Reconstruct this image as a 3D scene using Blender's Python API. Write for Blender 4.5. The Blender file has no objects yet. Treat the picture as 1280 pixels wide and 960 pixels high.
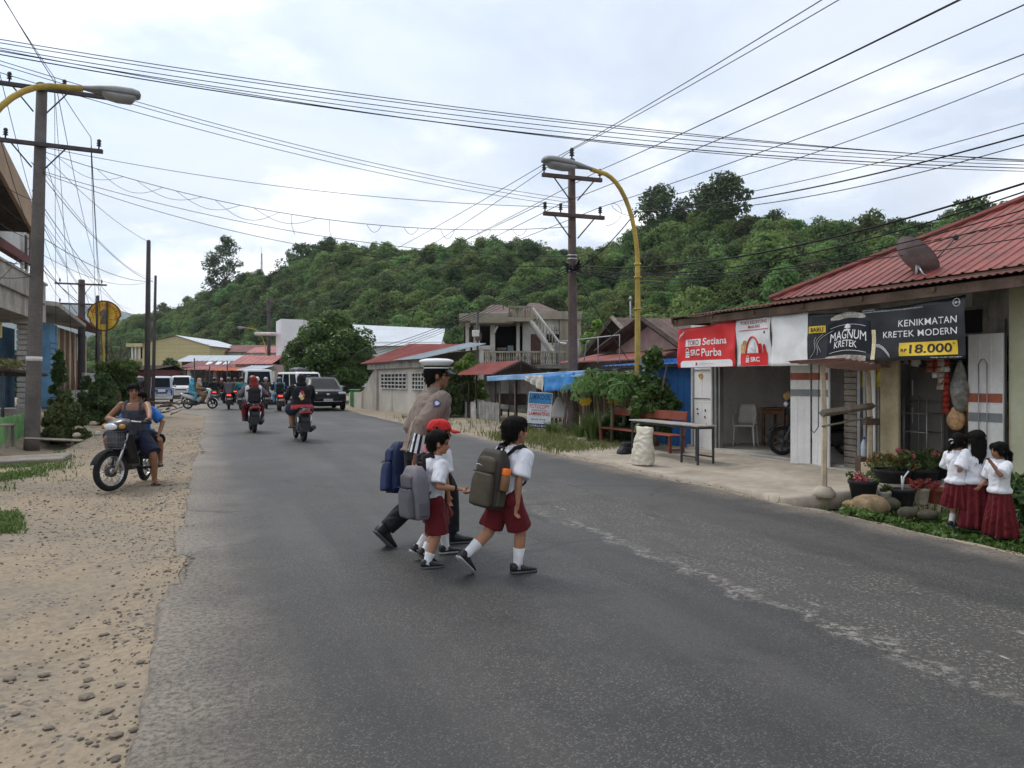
import bpy,bmesh,math,random
import numpy as np
from mathutils import Vector,Matrix,Euler,Quaternion,noise
SC=bpy.context.scene
COL=SC.collection
PI=math.pi
rad=math.radians
cam_d=bpy.data.cameras.new('camera');cam=bpy.data.objects.new('camera',cam_d);COL.objects.link(cam)
cam.location=(0,0,1.5);cam.rotation_euler=(rad(90),0,0)
cam_d.sensor_width=36;cam_d.lens=27.0;cam_d.shift_y=-5/1280
cam_d.clip_start=0.05;cam_d.clip_end=9000
SC.camera=cam
SC.view_settings.view_transform='Standard';SC.view_settings.look='None'
SC.view_settings.gamma=1.0;SC.view_settings.use_curve_mapping=False
SC.view_settings.exposure=0.32
SC.cycles.use_denoising=True
SC.cycles.max_bounces=6;SC.cycles.transparent_max_bounces=12;SC.cycles.volume_bounces=0
SUN_EL,SUN_AZ=56,-50
W=bpy.data.worlds.new('World');SC.world=W;W.use_nodes=True
def build_sky():
 nt=W.node_tree;N=nt.nodes;L=nt.links;N.clear()
 out=N.new('ShaderNodeOutputWorld');bg=N.new('ShaderNodeBackground');bg.inputs[1].default_value=0.118
 sky=N.new('ShaderNodeTexSky');sky.sky_type='NISHITA';sky.sun_disc=False
 sky.sun_elevation=rad(SUN_EL);sky.sun_rotation=rad(SUN_AZ)
 tc=N.new('ShaderNodeTexCoord');sep=N.new('ShaderNodeSeparateXYZ');L.new(tc.outputs['Generated'],sep.inputs[0])
 def math_(op,a,b=None,clamp=False):
  m=N.new('ShaderNodeMath');m.operation=op;m.use_clamp=clamp
  for i,x in enumerate((a,b)):
   if x is None:continue
   if isinstance(x,(int,float)):m.inputs[i].default_value=x
   else:L.new(x,m.inputs[i])
  return m.outputs[0]
 z=math_('MAXIMUM',sep.outputs[2],0.0)
 za=math_('ADD',z,0.16)
 cx=math_('DIVIDE',sep.outputs[0],za);cy=math_('DIVIDE',sep.outputs[1],za)
 cmb=N.new('ShaderNodeCombineXYZ');L.new(cx,cmb.inputs[0]);L.new(cy,cmb.inputs[1])
 def nz(scale,det,rough,dist,off):
  mp=N.new('ShaderNodeMapping');mp.inputs['Location'].default_value=off
  L.new(cmb.outputs[0],mp.inputs[0])
  n=N.new('ShaderNodeTexNoise');n.inputs['Scale'].default_value=scale;n.inputs['Detail'].default_value=det
  n.inputs['Roughness'].default_value=rough;n.inputs['Distortion'].default_value=dist
  L.new(mp.outputs[0],n.inputs['Vector']);return n.outputs['Fac']
 def ramp(f,stops,interp='EASE'):
  r=N.new('ShaderNodeValToRGB');r.color_ramp.interpolation=interp
  e=r.color_ramp.elements
  e[0].position,e[0].color=stops[0][0],(*stops[0][1],1)
  e[1].position,e[1].color=stops[1][0],(*stops[1][1],1)
  for p,c in stops[2:]:
   q=e.new(p);q.color=(*c,1)
  L.new(f,r.inputs[0]);return r.outputs[0]
 def mix(f,a,b,bt='MIX'):
  m=N.new('ShaderNodeMix');m.data_type='RGBA';m.blend_type=bt
  for s,x in ((m.inputs[0],f),(m.inputs[6],a),(m.inputs[7],b)):
   if isinstance(x,(int,float)):s.default_value=x
   elif isinstance(x,tuple):s.default_value=(*x,1)
   else:L.new(x,s)
  return m.outputs[2]
 g=lambda v:(v,v,v)
 veil=ramp(nz(0.55,7,.58,.5,(3.1,1.7,0)),[(.34,g(.35)),(.60,g(.98))])
 base=mix(veil,sky.outputs[0],(5.9,6.45,7.35))
 cloud=ramp(nz(0.9,8,.56,.35,(7.4,2.2,0)),[(.44,g(0)),(.64,g(1))])
 c2=mix(math_('MULTIPLY',cloud,.95),base,(10.2,10.25,10.3))
 belly=ramp(nz(1.5,7,.6,.6,(1.3,9.2,0)),[(.46,g(0)),(.68,g(1))])
 c3=mix(math_('MULTIPLY',belly,.62),c2,(5.35,5.75,6.4))
 v3=N.new('ShaderNodeMapping');v3 .inputs['Scale'].default_value=(1,1,1.7);L.new(tc.outputs['Generated'],v3 .inputs[0])
 n3=N.new('ShaderNodeTexNoise');n3 .inputs['Scale'].default_value=4.2;n3 .inputs['Detail'].default_value=7;n3 .inputs['Roughness'].default_value=.6
 L.new(v3 .outputs[0],n3 .inputs['Vector'])
 edge=math_('SUBTRACT',math_('ADD',0.155,math_('MULTIPLY',math_('SUBTRACT',n3 .outputs['Fac'],.5),.42)),sep.outputs[2])
 bank=ramp(edge,[(0.0,g(0)),(.028,g(1))])
 c4=mix(math_('MULTIPLY',bank,.8),c3,mix(ramp(edge,[(0,g(0)),(.14,g(1))]),(8.8,8.95,9.2),(6.8,7.15,7.8)))
 dp=N.new('ShaderNodeVectorMath');dp.operation='DOT_PRODUCT';L.new(tc.outputs['Generated'],dp.inputs[0])
 e,a=rad(SUN_EL),rad(SUN_AZ);dp.inputs[1].default_value=(math.cos(e)*math.sin(a),math.cos(e)*math.cos(a),math.sin(e))
 glow=math_('ADD',1.0,math_('MULTIPLY',math_('POWER',math_('MAXIMUM',dp.outputs['Value'],0.0),5.0),.55))
 gv=N.new('ShaderNodeVectorMath');gv.operation='SCALE';L.new(c4,gv.inputs[0]);L.new(glow,gv.inputs['Scale']);c4=gv.outputs[0]
 L.new(c4,bg.inputs[0]);L.new(bg.outputs[0],out.inputs[0])
build_sky()
sun_d=bpy.data.lights.new('sun','SUN');sun=bpy.data.objects.new('sun',sun_d);COL.objects.link(sun)
sun_d.energy=1.3;sun_d.angle=rad(14);sun_d.color=(1,.94,.86)
_e,_a=rad(SUN_EL),rad(SUN_AZ)
sun.rotation_euler=(-Vector((math.cos(_e)*math.sin(_a),math.cos(_e)*math.cos(_a),math.sin(_e)))).to_track_quat('-Z','Y').to_euler()
sun.location=(0,0,60)
TH=math.atan2(.363,.932)
DN=Vector((math.cos(TH),math.sin(TH),0));DD=Vector((-math.sin(TH),math.cos(TH),0))
def R(u,v,z=0):return DD*u+DN*v+Vector((0,0,z))
def UV(x,y):return (x*DD.x+y*DD.y,x*DN.x+y*DN.y)
RZ_RIGHT=TH-PI/2
RZ_LEFT=TH+PI/2
def onv(px,v):
 k=(px-640)/960;Y=v/(DN.x*k+DN.y);return Y*(DD.x*k+DD.y),Y
def ground(px,py,h=0):
 Y=(1.5-h)*960/(py-475);return Vector(((px-640)/960*Y,Y,h))
def at(px,py,Y):return Vector(((px-640)/960*Y,Y,1.5-(py-475)/960*Y))
def zat(py,Y):return 1.5-(py-475)/960*Y
def srgb(r,g,b):
 f=lambda c:(c/255/12.92)if c<=10 else ((c/255+.055)/1.055)**2.4
 return (f(r),f(g),f(b))
_M={}
class NT:
 def __init__(s,m):
  s.nt=m.node_tree;s.N=s.nt.nodes;s.L=s.nt.links
  s.tc=s.N.new('ShaderNodeTexCoord')
 def put(s,sock,x):
  if isinstance(x,(int,float)):sock.default_value=x
  elif isinstance(x,(tuple,list)):sock.default_value=(*x,1)if len(x)==3 and len(sock.default_value)==4 else x
  else:s.L.new(x,sock)
 def noise(s,scale,det=4,rough=.55,dist=0,vec=None,sc=None):
  n=s.N.new('ShaderNodeTexNoise');n.inputs['Scale'].default_value=scale;n.inputs['Detail'].default_value=det
  n.inputs['Roughness'].default_value=rough;n.inputs['Distortion'].default_value=dist
  v=vec or s.tc.outputs['Object']
  if sc:
   mp=s.N.new('ShaderNodeMapping');mp.inputs['Scale'].default_value=sc;s.L.new(v,mp.inputs[0]);v=mp.outputs[0]
  s.L.new(v,n.inputs['Vector']);return n.outputs['Fac']
 def vor(s,scale,feat='F1',vec=None,out='Distance'):
  n=s.N.new('ShaderNodeTexVoronoi');n.feature=feat;n.inputs['Scale'].default_value=scale
  s.L.new(vec or s.tc.outputs['Object'],n.inputs['Vector']);return n.outputs[out]
 def rng(s,f,a,b,c=0.,d=1.,smooth=True):
  m=s.N.new('ShaderNodeMapRange');m.clamp=True
  if smooth:m.interpolation_type='SMOOTHSTEP'
  s.put(m.inputs[0],f)
  for i,x in enumerate((a,b,c,d)):m.inputs[i+1].default_value=x
  return m.outputs[0]
 def math(s,op,a,b=0.):
  m=s.N.new('ShaderNodeMath');m.operation=op;s.put(m.inputs[0],a);s.put(m.inputs[1],b);return m.outputs[0]
 def mix(s,f,a,b,bt='MIX'):
  m=s.N.new('ShaderNodeMix');m.data_type='RGBA';m.blend_type=bt
  s.put(m.inputs[0],f);s.put(m.inputs[6],a);s.put(m.inputs[7],b);return m.outputs[2]
 def bump(s,h,strength,dist=.02,normal=None):
  b=s.N.new('ShaderNodeBump');b.inputs['Strength'].default_value=strength;b.inputs['Distance'].default_value=dist
  s.put(b.inputs['Height'],h)
  if normal:s.L.new(normal,b.inputs['Normal'])
  return b.outputs[0]
def newmat(name):
 m=bpy.data.materials.new(name);m.use_nodes=True
 return m,NT(m),m.node_tree.nodes['Principled BSDF']
def mat(name,col=(.5,.5,.5),rough=.75,var=.18,vs=2.2,bump=.15,bs=30,metal=0.,spec=.2,dirt=None,dcol=(.09,.075,.06),ds=1.6,streak=False,coat=0.,trans=0.):
 """procedural: base colour with two sizes of mottling, optional dirt patches, fine relief"""
 if name in _M:return _M[name]
 m,t,b=newmat(name)
 f1=t.noise(vs,5,.6);f2=t.noise(vs*9,4,.6)
 s1=t.rng(f1,.3,.7,1-var,1+var);s2=t.rng(f2,.3,.7,1-var*.5,1+var*.5)
 k=t.math('MULTIPLY',s1,s2)
 vm=t.N.new('ShaderNodeVectorMath');vm.operation='SCALE';vm.inputs[0].default_value=col;t.L.new(k,vm.inputs['Scale'])
 c=vm.outputs[0]
 if dirt:
  d=t.noise(ds,7,.65,.6,sc=(1,1,.22)if streak else None)
  c=t.mix(t.rng(d,.72-dirt*.4,.86-dirt*.22,0,.85),c,dcol)
 t.L.new(c,b.inputs['Base Color'])
 b.inputs['Roughness'].default_value=rough;b.inputs['Metallic'].default_value=metal
 b.inputs['Specular IOR Level'].default_value=spec;b.inputs['Coat Weight'].default_value=coat
 if trans:b.inputs['Transmission Weight'].default_value=trans
 if bump:t.L.new(t.bump(t.noise(bs,5,.6),bump,.01),b.inputs['Normal'])
 _M[name]=m;return m
def leafmat(name,c1,c2,trans=.35,rough=.6,hue=.12):
 """leaf colour varies over the crown and from plant to plant"""
 if name in _M:return _M[name]
 m,t,b=newmat(name)
 oi=t.N.new('ShaderNodeObjectInfo');geo=t.N.new('ShaderNodeNewGeometry')
 f=t.math('ADD',t.math('MULTIPLY',geo.outputs['Random Per Island'],.55),t.math('MULTIPLY',t.rng(t.noise(.9,3),.3,.7),.45))
 c=t.mix(f,c1,c2)
 hs=t.N.new('ShaderNodeHueSaturation')
 t.L.new(c,hs.inputs['Color'])
 t.L.new(t.rng(oi.outputs['Random'],0,1,.5-hue*.22,.5+hue*.16,False),hs.inputs['Hue'])
 t.L.new(t.rng(t.math('FRACT',t.math('MULTIPLY',oi.outputs['Random'],7.31)),0,1,1-hue*3,1+hue*4.2,False),hs.inputs['Value'])
 t.L.new(hs.outputs[0],b.inputs['Base Color'])
 b.inputs['Roughness'].default_value=rough;b.inputs['Specular IOR Level'].default_value=.3
 tr=t.N.new('ShaderNodeBsdfTranslucent');t.L.new(hs.outputs[0],tr.inputs[0])
 mx=t.N.new('ShaderNodeMixShader');mx.inputs[0].default_value=trans
 t.L.new(b.outputs[0],mx.inputs[1]);t.L.new(tr.outputs[0],mx.inputs[2])
 t.L.new(mx.outputs[0],t.N['Material Output'].inputs[0])
 _M[name]=m;return m
def basis(t,hint=None):
 t=Vector(t).normalized()
 h=Vector(hint)if hint is not None else (Vector((0,0,1))if abs(t.z)<.95 else Vector((0,1,0)))
 a=h.cross(t)
 if a.length<1e-6:a=Vector((1,0,0)).cross(t)
 a.normalize();b=t.cross(a).normalized();return a,b
class MB:
 def __init__(s):s.v=[];s.f=[];s.sm=[];s.mi=[];s.cur=0
 def add(s,vs,fs,smooth=False,M=None):
  o=len(s.v)
  s.v+=[tuple(M@Vector(p))if M is not None else tuple(p)for p in vs]
  for f in fs:s.f.append(tuple(i+o for i in f));s.sm.append(smooth);s.mi.append(s.cur)
  return s
 def box(s,c,d,rot=None,taper=1.,M=None):
  x,y,z=d[0]/2,d[1]/2,d[2]/2;k=taper
  vs=[(-x,-y,-z),(x,-y,-z),(x,y,-z),(-x,y,-z),(-x*k,-y*k,z),(x*k,-y*k,z),(x*k,y*k,z),(-x*k,y*k,z)]
  T=Matrix.Translation(Vector(c))@(Euler(rot).to_matrix().to_4x4()if rot else Matrix())
  if M is not None:T=M@T
  return s.add(vs,[(3,2,1,0),(4,5,6,7),(0,1,5,4),(1,2,6,5),(2,3,7,6),(3,0,4,7)],False,T)
 def bbox(s,c,d,r=.02,rot=None,M=None):
  """box with chamfered edges"""
  x,y,z=d[0]/2,d[1]/2,d[2]/2;r=min(r,x*.95,y*.95,z*.95)
  ring=lambda X,Y,Z,q:[(-X+q,-Y,Z),(X-q,-Y,Z),(X,-Y+q,Z),(X,Y-q,Z),(X-q,Y,Z),(-X+q,Y,Z),(-X,Y-q,Z),(-X,-Y+q,Z)]
  vs=ring(x-r,y-r,-z,r*.4)+ring(x,y,-z+r,r)+ring(x,y,z-r,r)+ring(x-r,y-r,z,r*.4)
  fs=[tuple(reversed(range(8))),tuple(range(24,32))]
  for k in range(3):
   for i in range(8):j=(i+1)%8;fs.append((k*8+i,k*8+j,k*8+8+j,k*8+8+i))
  T=Matrix.Translation(Vector(c))@(Euler(rot).to_matrix().to_4x4()if rot else Matrix())
  if M is not None:T=M@T
  return s.add(vs,fs,False,T)
 def loft(s,rings,cap=True,smooth=True,closed=True):
  n=len(rings[0]);vs=[p for r in rings for p in r];fs=[]
  for k in range(len(rings)-1):
   for i in range(n if closed else n-1):
    j=(i+1)%n;fs.append((k*n+i,k*n+j,(k+1)*n+j,(k+1)*n+i))
  if cap:fs.append(tuple(reversed(range(n))));fs.append(tuple(range((len(rings)-1)*n,len(rings)*n)))
  return s.add(vs,fs,smooth)
 def tube(s,pts,r,n=8,cap=True,smooth=True,flat=1.,hint=None):
  pts=[Vector(p)for p in pts];rings=[]
  rr=r if isinstance(r,(list,tuple))else [r]*len(pts);a0=None
  for i,p in enumerate(pts):
   t=(pts[min(i+1,len(pts)-1)]-pts[max(i-1,0)])
   if t.length<1e-9:t=Vector((0,0,1))
   t.normalize()
   if a0 is None:a,b=basis(t,hint)
   else:
    a=a0-t*a0 .dot(t);a.normalize();b=t.cross(a)
   a0=a
   rings.append([p+a*(math.cos(2*PI*k/n)*rr[i])+b*(math.sin(2*PI*k/n)*rr[i]*flat)for k in range(n)])
  return s.loft(rings,cap,smooth)
 def lathe(s,prof,n=16,M=None,smooth=True,cap=True):
  rings=[[(r*math.cos(2*PI*k/n),r*math.sin(2*PI*k/n),z)for k in range(n)]for r,z in prof]
  if M is not None:rings=[[tuple(M@Vector(p))for p in r]for r in rings]
  return s.loft(rings,cap,smooth)
 def ell(s,c,r,rot=None,n=12,m=8,M=None):
  T=Matrix.Translation(Vector(c))@(rot if isinstance(rot,Matrix)else (Euler(rot).to_matrix().to_4x4()if rot else Matrix()))
  if M is not None:T=M@T
  rings=[]
  for i in range(1,m):
   a=-PI/2+PI*i/m
   rings.append([T@Vector((r[0]*math.cos(a)*math.cos(2*PI*k/n),r[1]*math.cos(a)*math.sin(2*PI*k/n),r[2]*math.sin(a)))for k in range(n)])
  o=len(s.v);s.loft(rings,False)
  s.v.append(tuple(T@Vector((0,0,-r[2]))));s.v.append(tuple(T@Vector((0,0,r[2]))));b=len(s.v)-2
  for k in range(n):
   j=(k+1)%n;s.f+=[(o+j,o+k,b),(o+(m-2)*n+k,o+(m-2)*n+j,b+1)];s.sm+=[True]*2;s.mi+=[s.cur]*2
  return s
 def cone(s,a,b,ra,rb,n=12,flat=1.,hint=None):
  """limb segment with round ends"""
  a,b=Vector(a),Vector(b);d=b-a;L=max(d.length,1e-6);t=d/L
  A,B=basis(t,hint);rings=[]
  st=[(-.95,.31),(-.7,.71),(-.35,.94),(0,1)]
  for q,w in st:rings.append((a+t*(q*ra),ra*w))
  for q,w in reversed(st):rings.append((b-t*(q*rb),rb*w))
  return s.loft([[p+A*(math.cos(2*PI*k/n)*w)+B*(math.sin(2*PI*k/n)*w*flat)for k in range(n)]for p,w in rings],True)
 def prism(s,poly,h,M=None,smooth=False):
  """poly in local xy, extruded 0..h in z"""
  n=len(poly);vs=[(x,y,0)for x,y in poly]+[(x,y,h)for x,y in poly]
  fs=[tuple(reversed(range(n))),tuple(range(n,2*n))]+[(i,(i+1)%n,n+(i+1)%n,n+i)for i in range(n)]
  return s.add(vs,fs,smooth,M)
 def sheet(s,grid,thick=0.,smooth=True,hint=(0,0,1)):
  """grid of points; thick>0 gives it a back side"""
  nr,nc=len(grid),len(grid[0]);vs=[p for r in grid for p in r]
  fs=[(i*nc+j,i*nc+j+1,(i+1)*nc+j+1,(i+1)*nc+j)for i in range(nr-1)for j in range(nc-1)]
  if not thick:return s.add(vs,fs,smooth)
  h=Vector(hint)*thick;N=len(vs);vs=vs+[tuple(Vector(p)-h)for p in vs]
  fs2=fs+[tuple(N+i for i in reversed(f))for f in fs]
  per=[j for j in range(nc)]+[i*nc+nc-1 for i in range(1,nr)]+[(nr-1)*nc+j for j in range(nc-2,-1,-1)]+[i*nc for i in range(nr-2,0,-1)]
  for k in range(len(per)):a,b=per[k],per[(k+1)%len(per)];fs2 .append((b,a,N+a,N+b))
  return s.add(vs,fs2,smooth)
 def mesh(s,name):
  me=bpy.data.meshes.new(name);me.from_pydata(s.v,[],s.f)
  me.polygons.foreach_set('use_smooth',s.sm);me.polygons.foreach_set('material_index',s.mi);me.update();return me
 def build(s,name,m,parent=None,**tagk):
  me=s.mesh(name)
  for x in (m if isinstance(m,(list,tuple))else [m]):me.materials.append(x)
  return link(name,me,parent,**tagk)
def link(name,me,parent=None,**k):
 o=bpy.data.objects.new(name,me);COL.objects.link(o)
 if parent is not None:o.parent=parent
 return tag(o,**k)
def tag(o,label=None,cat=None,group=None,kind=None):
 if label:o['label']=label
 if cat:o['category']=cat
 if group:o['group']=group
 if kind:o['kind']=kind
 return o
def thing(name,label,cat,loc=(0,0,0),rz=0,group=None):
 o=bpy.data.objects.new(name,None);COL.objects.link(o);o.location=loc;o.rotation_euler=(0,0,rz)
 o.empty_display_size=.2
 return tag(o,label,cat,group)
def dup(root,loc=None,rz=None,label=None,group=None,scale=None):
 r=root.copy();COL.objects.link(r)
 if loc is not None:r.location=loc
 if rz is not None:r.rotation_euler=(0,0,rz)
 if scale is not None:r.scale=(scale,)*3 if isinstance(scale,(int,float))else scale
 if label:r['label']=label
 if group:r['group']=group
 for ch in list(root.children):
  c=ch.copy();COL.objects.link(c);c.parent=r
  for g in list(ch.children):
   d=g.copy();COL.objects.link(d);d.parent=c
 return r
TMP=bpy.data.scenes.new('scratch')
def evaluate(ob):
 TMP.collection.objects.link(ob);vl=TMP.view_layers[0];vl.update()
 dg=vl.depsgraph;me=bpy.data.meshes.new_from_object(ob.evaluated_get(dg))
 d=ob.data;bpy.data.objects.remove(ob)
 if d.users==0:(bpy.data.meshes if isinstance(d,bpy.types.Mesh)else bpy.data.curves).remove(d)
 return me
def fuse(mb,name,m,parent=None,vox=.012,smooth=4,dec=None,wrinkle=0.,ws=14.,seed=0,sq=(1,1,1),**k):
 """join the shapes of mb into one continuous skin"""
 ob=bpy.data.objects.new('scratch',mb.mesh('scratch'))
 r=ob.modifiers.new('r','REMESH');r.mode='VOXEL';r.voxel_size=vox
 if smooth:
  q=ob.modifiers.new('s','SMOOTH');q.factor=.5;q.iterations=smooth
 if dec:
  q=ob.modifiers.new('d','DECIMATE');q.ratio=dec
 me=evaluate(ob);me.name=name
 if wrinkle:
  n=len(me.vertices);co=np.empty(n*3,np.float32);no=np.empty(n*3,np.float32)
  me.vertices.foreach_get('co',co);me.vertices.foreach_get('normal',no);co=co.reshape(-1,3);no=no.reshape(-1,3)
  off=Vector((seed*3.7,seed*1.3,seed*2.1));d=np.empty(n,np.float32)
  for i in range(n):
   p=Vector((co[i][0]*sq[0],co[i][1]*sq[1],co[i][2]*sq[2]))*ws+off
   d[i]=(1-abs(noise.noise(p))*2)*.6+noise.noise(p*.45)*.8
  co=co+no*(d*wrinkle)[:,None]
  me.vertices.foreach_set('co',co.reshape(-1));me.update()
 me.polygons.foreach_set('use_smooth',[True]*len(me.polygons))
 me.materials.clear();me.materials.append(m)
 return link(name,me,parent,**k)
_TXT={}
def text(s,box,m,parent=None,name='lettering',flat=None,M=None,extrude=.0015,font_shear=0.,bold=0.,sp=1.):
 """lettering fitted to box=(x0,z0,x1,z1) of the local xz plane at y=flat, facing -y"""
 cu=bpy.data.curves.new('scratch','FONT');cu.body=s;cu.size=1;cu.extrude=0;cu.offset=bold;cu.shear=font_shear;cu.space_character=sp
 cu.resolution_u=3
 me=evaluate(bpy.data.objects.new('scratch',cu));me.name=name
 n=len(me.vertices);co=np.empty(n*3,np.float32);me.vertices.foreach_get('co',co);co=co.reshape(-1,3)
 lo,hi=co.min(0),co.max(0);x0,z0,x1,z1=box
 out=np.zeros_like(co)
 out[:,0]=x0+(co[:,0]-lo[0])/(hi[0]-lo[0])*(x1-x0);out[:,2]=z0+(co[:,1]-lo[1])/(hi[1]-lo[1])*(z1-z0);out[:,1]=flat or 0
 if M is not None:out=np.array([tuple(M(Vector(p)))for p in out],np.float32)
 me.vertices.foreach_set('co',out.reshape(-1).astype(np.float32));me.update()
 me.materials.clear();me.materials.append(m)
 return link(name,me,parent)
def nz3(x,y,z=0.):return noise.noise(Vector((x,y,z)))
def fbm(x,y,z=0.,o=4):return noise.fractal(Vector((x,y,z)),1.,2.,o)
def leaves(centres,per,size,seed,asp=.55,up=.35,name='foliage',jitter=1.,shell=.5):
 """many small leaf faces round clump centres [(centre, radius)]"""
 rs=np.random.RandomState(seed);V=[]
 for (c,r)in centres:
  n=int(per*(r if isinstance(r,(int,float))else max(r))**1.0)if per<0 else per
  d=rs.normal(size=(n,3));d/=np.linalg.norm(d,axis=1)[:,None]
  q=d*(shell+(1-shell)*rs.rand(n,1)**.6)*np.array(r if not isinstance(r,(int,float))else (r,r,r*.8))
  p=np.array(c)+q
  nrm=d*.7+rs.normal(size=(n,3))*.6*jitter;nrm[:,2]+=up;nrm/=np.linalg.norm(nrm,axis=1)[:,None]
  t=np.cross(nrm,rs.normal(size=(n,3)));t/=np.linalg.norm(t,axis=1)[:,None];b=np.cross(nrm,t)
  s=size*(.6+.8*rs.rand(n,1))
  V.append(np.stack([p-t*s,p-b*s*asp-nrm*s*.12,p+t*s,p+b*s*asp-nrm*s*.12],1))
 V=np.concatenate(V).reshape(-1,3);n=len(V)//4
 me=bpy.data.meshes.new(name);me.vertices.add(n*4);me.vertices.foreach_set('co',V.reshape(-1).astype(np.float32))
 me.loops.add(n*4);me.loops.foreach_set('vertex_index',np.arange(n*4,dtype=np.int32))
 me.polygons.add(n);me.polygons.foreach_set('loop_start',np.arange(0,n*4,4,dtype=np.int32))
 me.update(calc_edges=True);return me
 # THE GROUND
rnd=random.Random(5)
def lerp(a,b,t):return a+(b-a)*t
def sst(a,b,x):
 t=min(1,max(0,(x-a)/(b-a)));return t*t*(3-2*t)
VL,VR=-.28,6.43
def edge_l(u):return VL-7*sst(33,54,u)+.07*fbm(u*.9,1.3)+.035*fbm(u*3.1,4.1)
def edge_r(u):return VR+.10*fbm(u*.7,7.3)+.06*fbm(u*2.6,3.1)+(sst(20,26,u)-sst(34,45,u))*-.35-1.9*sst(52,82,u)
def road_z(u,v):
 m=(v-VL)/(VR-VL);return .006*fbm(u*.35,v*.6)
def asphalt():
 m,t,b=newmat('asphalt')
 g=t.tc.outputs['Object']
 sp=t.N.new('ShaderNodeSeparateXYZ');t.L.new(g,sp.inputs[0]);V,U=sp.outputs[0],sp.outputs[1]
 big=t.noise(.28,5,.6);mid=t.noise(1.6,6,.65);track=t.noise(1.,5,.6,0,sc=(1.3,.10,1))
 c=t.mix(t.rng(big,.3,.72),(.020,.020,.020),(.048,.0465,.0445))
 c=t.mix(t.rng(track,.42,.62,0,.7),c,(.058,.056,.053))
 c=t.mix(t.rng(mid,.50,.72,0,.7),c,(.021,.0205,.0205))
 g1=t.vor(130,out='Color');sg=t.N.new('ShaderNodeSeparateColor');t.L.new(g1,sg.inputs[0])
 c=t.mix(t.math('MULTIPLY',t.rng(sg.outputs[0],.74,.95,0,.85),t.rng(t.noise(.9,4),.3,.65,.35,1)),c,(.125,.12,.112))
 c=t.mix(t.rng(sg.outputs[1],.86,.96,0,.7),c,(.02,.02,.02))
 e=t.math('ADD',V,t.math('MULTIPLY',t.math('SUBTRACT',t.noise(2.2,5,.6),.5),.75))
 strip=t.math('MULTIPLY',t.rng(e,3.45,3.62),t.rng(e,4.98,4.75))
 strip=t.math('MULTIPLY',strip,t.rng(U,12.5,8.5))
 c=t.mix(t.math('MULTIPLY',strip,.8),c,(.050,.046,.042))
 chips=t.math('MULTIPLY',t.rng(t.noise(34,4,.78),.535,.60),t.rng(t.noise(1.9,5,.7,.4,sc=(1.6,.7,1)),.38,.58,.22,1))
 c=t.mix(t.math('MULTIPLY',t.math('MULTIPLY',chips,strip),.85),c,(.21,.198,.178))
 lip=t.math('MULTIPLY',t.math('MULTIPLY',t.rng(e,3.40,3.50),t.rng(e,3.64,3.53)),t.rng(U,9.5,6.5))
 c=t.mix(t.math('MULTIPLY',t.math('MULTIPLY',lip,t.math('MULTIPLY',t.rng(t.noise(13,5,.78),.46,.58),t.rng(t.noise(1.5,3),.36,.55,.25,1))),.75),c,(.28,.26,.23))
 crk=t.math('MULTIPLY',t.math('MULTIPLY',t.rng(t.noise(2.6,3,.6,.3,sc=(2.6,.45,1)),.665,.71),strip),.9)
 c=t.mix(t.math('MULTIPLY',crk,t.rng(t.noise(14,4,.7),.4,.6)),c,(.33,.30,.26))
 dv=t.math('ADD',V,t.math('MULTIPLY',t.math('SUBTRACT',t.noise(1.1,6,.7),.5),1.3))
 dl=t.math('MULTIPLY',t.rng(dv,VL+.85,VL-.25),t.rng(t.noise(30,4,.7),.35,.62,.15,1))
 dr=t.math('MULTIPLY',t.rng(dv,VR-.5,VR+.2),t.rng(t.noise(30,4,.7),.35,.6,.15,1))
 c=t.mix(t.math('MULTIPLY',t.math('MAXIMUM',dl,dr),.8),c,(.27,.225,.17))
 oil=t.math('MULTIPLY',t.rng(t.noise(2.4,4,.6,.3,sc=(1.5,.35,1)),.66,.76),t.rng(t.noise(17,4,.6),.35,.55))
 c=t.mix(t.math('MULTIPLY',oil,.75),c,(.022,.022,.024))
 spots=t.rng(t.noise(5.5,2,.5),.735,.78);c=t.mix(t.math('MULTIPLY',spots,.6),c,(.025,.024,.024))
 dust=t.rng(t.noise(.8,7,.72,1.0),.62,.74,0,.35);c=t.mix(dust,c,(.10,.093,.083))
 ck=t.vor(.55,'DISTANCE_TO_EDGE',vec=None)
 mp=t.N.new('ShaderNodeMixRGB');mp.blend_type='ADD';mp.inputs[0].default_value=.35
 t.L.new(g,mp.inputs[1]);nn=t.N.new('ShaderNodeTexNoise');nn.inputs['Scale'].default_value=2.5;nn.inputs['Detail'].default_value=6;t.L.new(g,nn.inputs[0]);t.L.new(nn.outputs[1],mp.inputs[2])
 ck=t.vor(.42,'DISTANCE_TO_EDGE',vec=mp.outputs[0])
 ckm=t.math('MULTIPLY',t.rng(ck,.012,.004),t.rng(t.noise(.5,3),.48,.6));c=t.mix(t.math('MULTIPLY',ckm,.7),c,(.02,.02,.02))
 t.L.new(c,b.inputs['Base Color'])
 t.L.new(t.rng(big,.3,.7,.55,.72),b.inputs['Roughness']);b.inputs['Specular IOR Level'].default_value=.32
 h=t.math('ADD',t.math('MULTIPLY',t.vor(130),-.5),t.math('MULTIPLY',t.noise(60,4,.7),.7))
 h=t.math('ADD',h,t.math('MULTIPLY',t.math('MULTIPLY',strip,t.noise(24,4,.7)),1.6))
 t.L.new(t.bump(h,.55,.006),b.inputs['Normal'])
 return m
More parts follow.
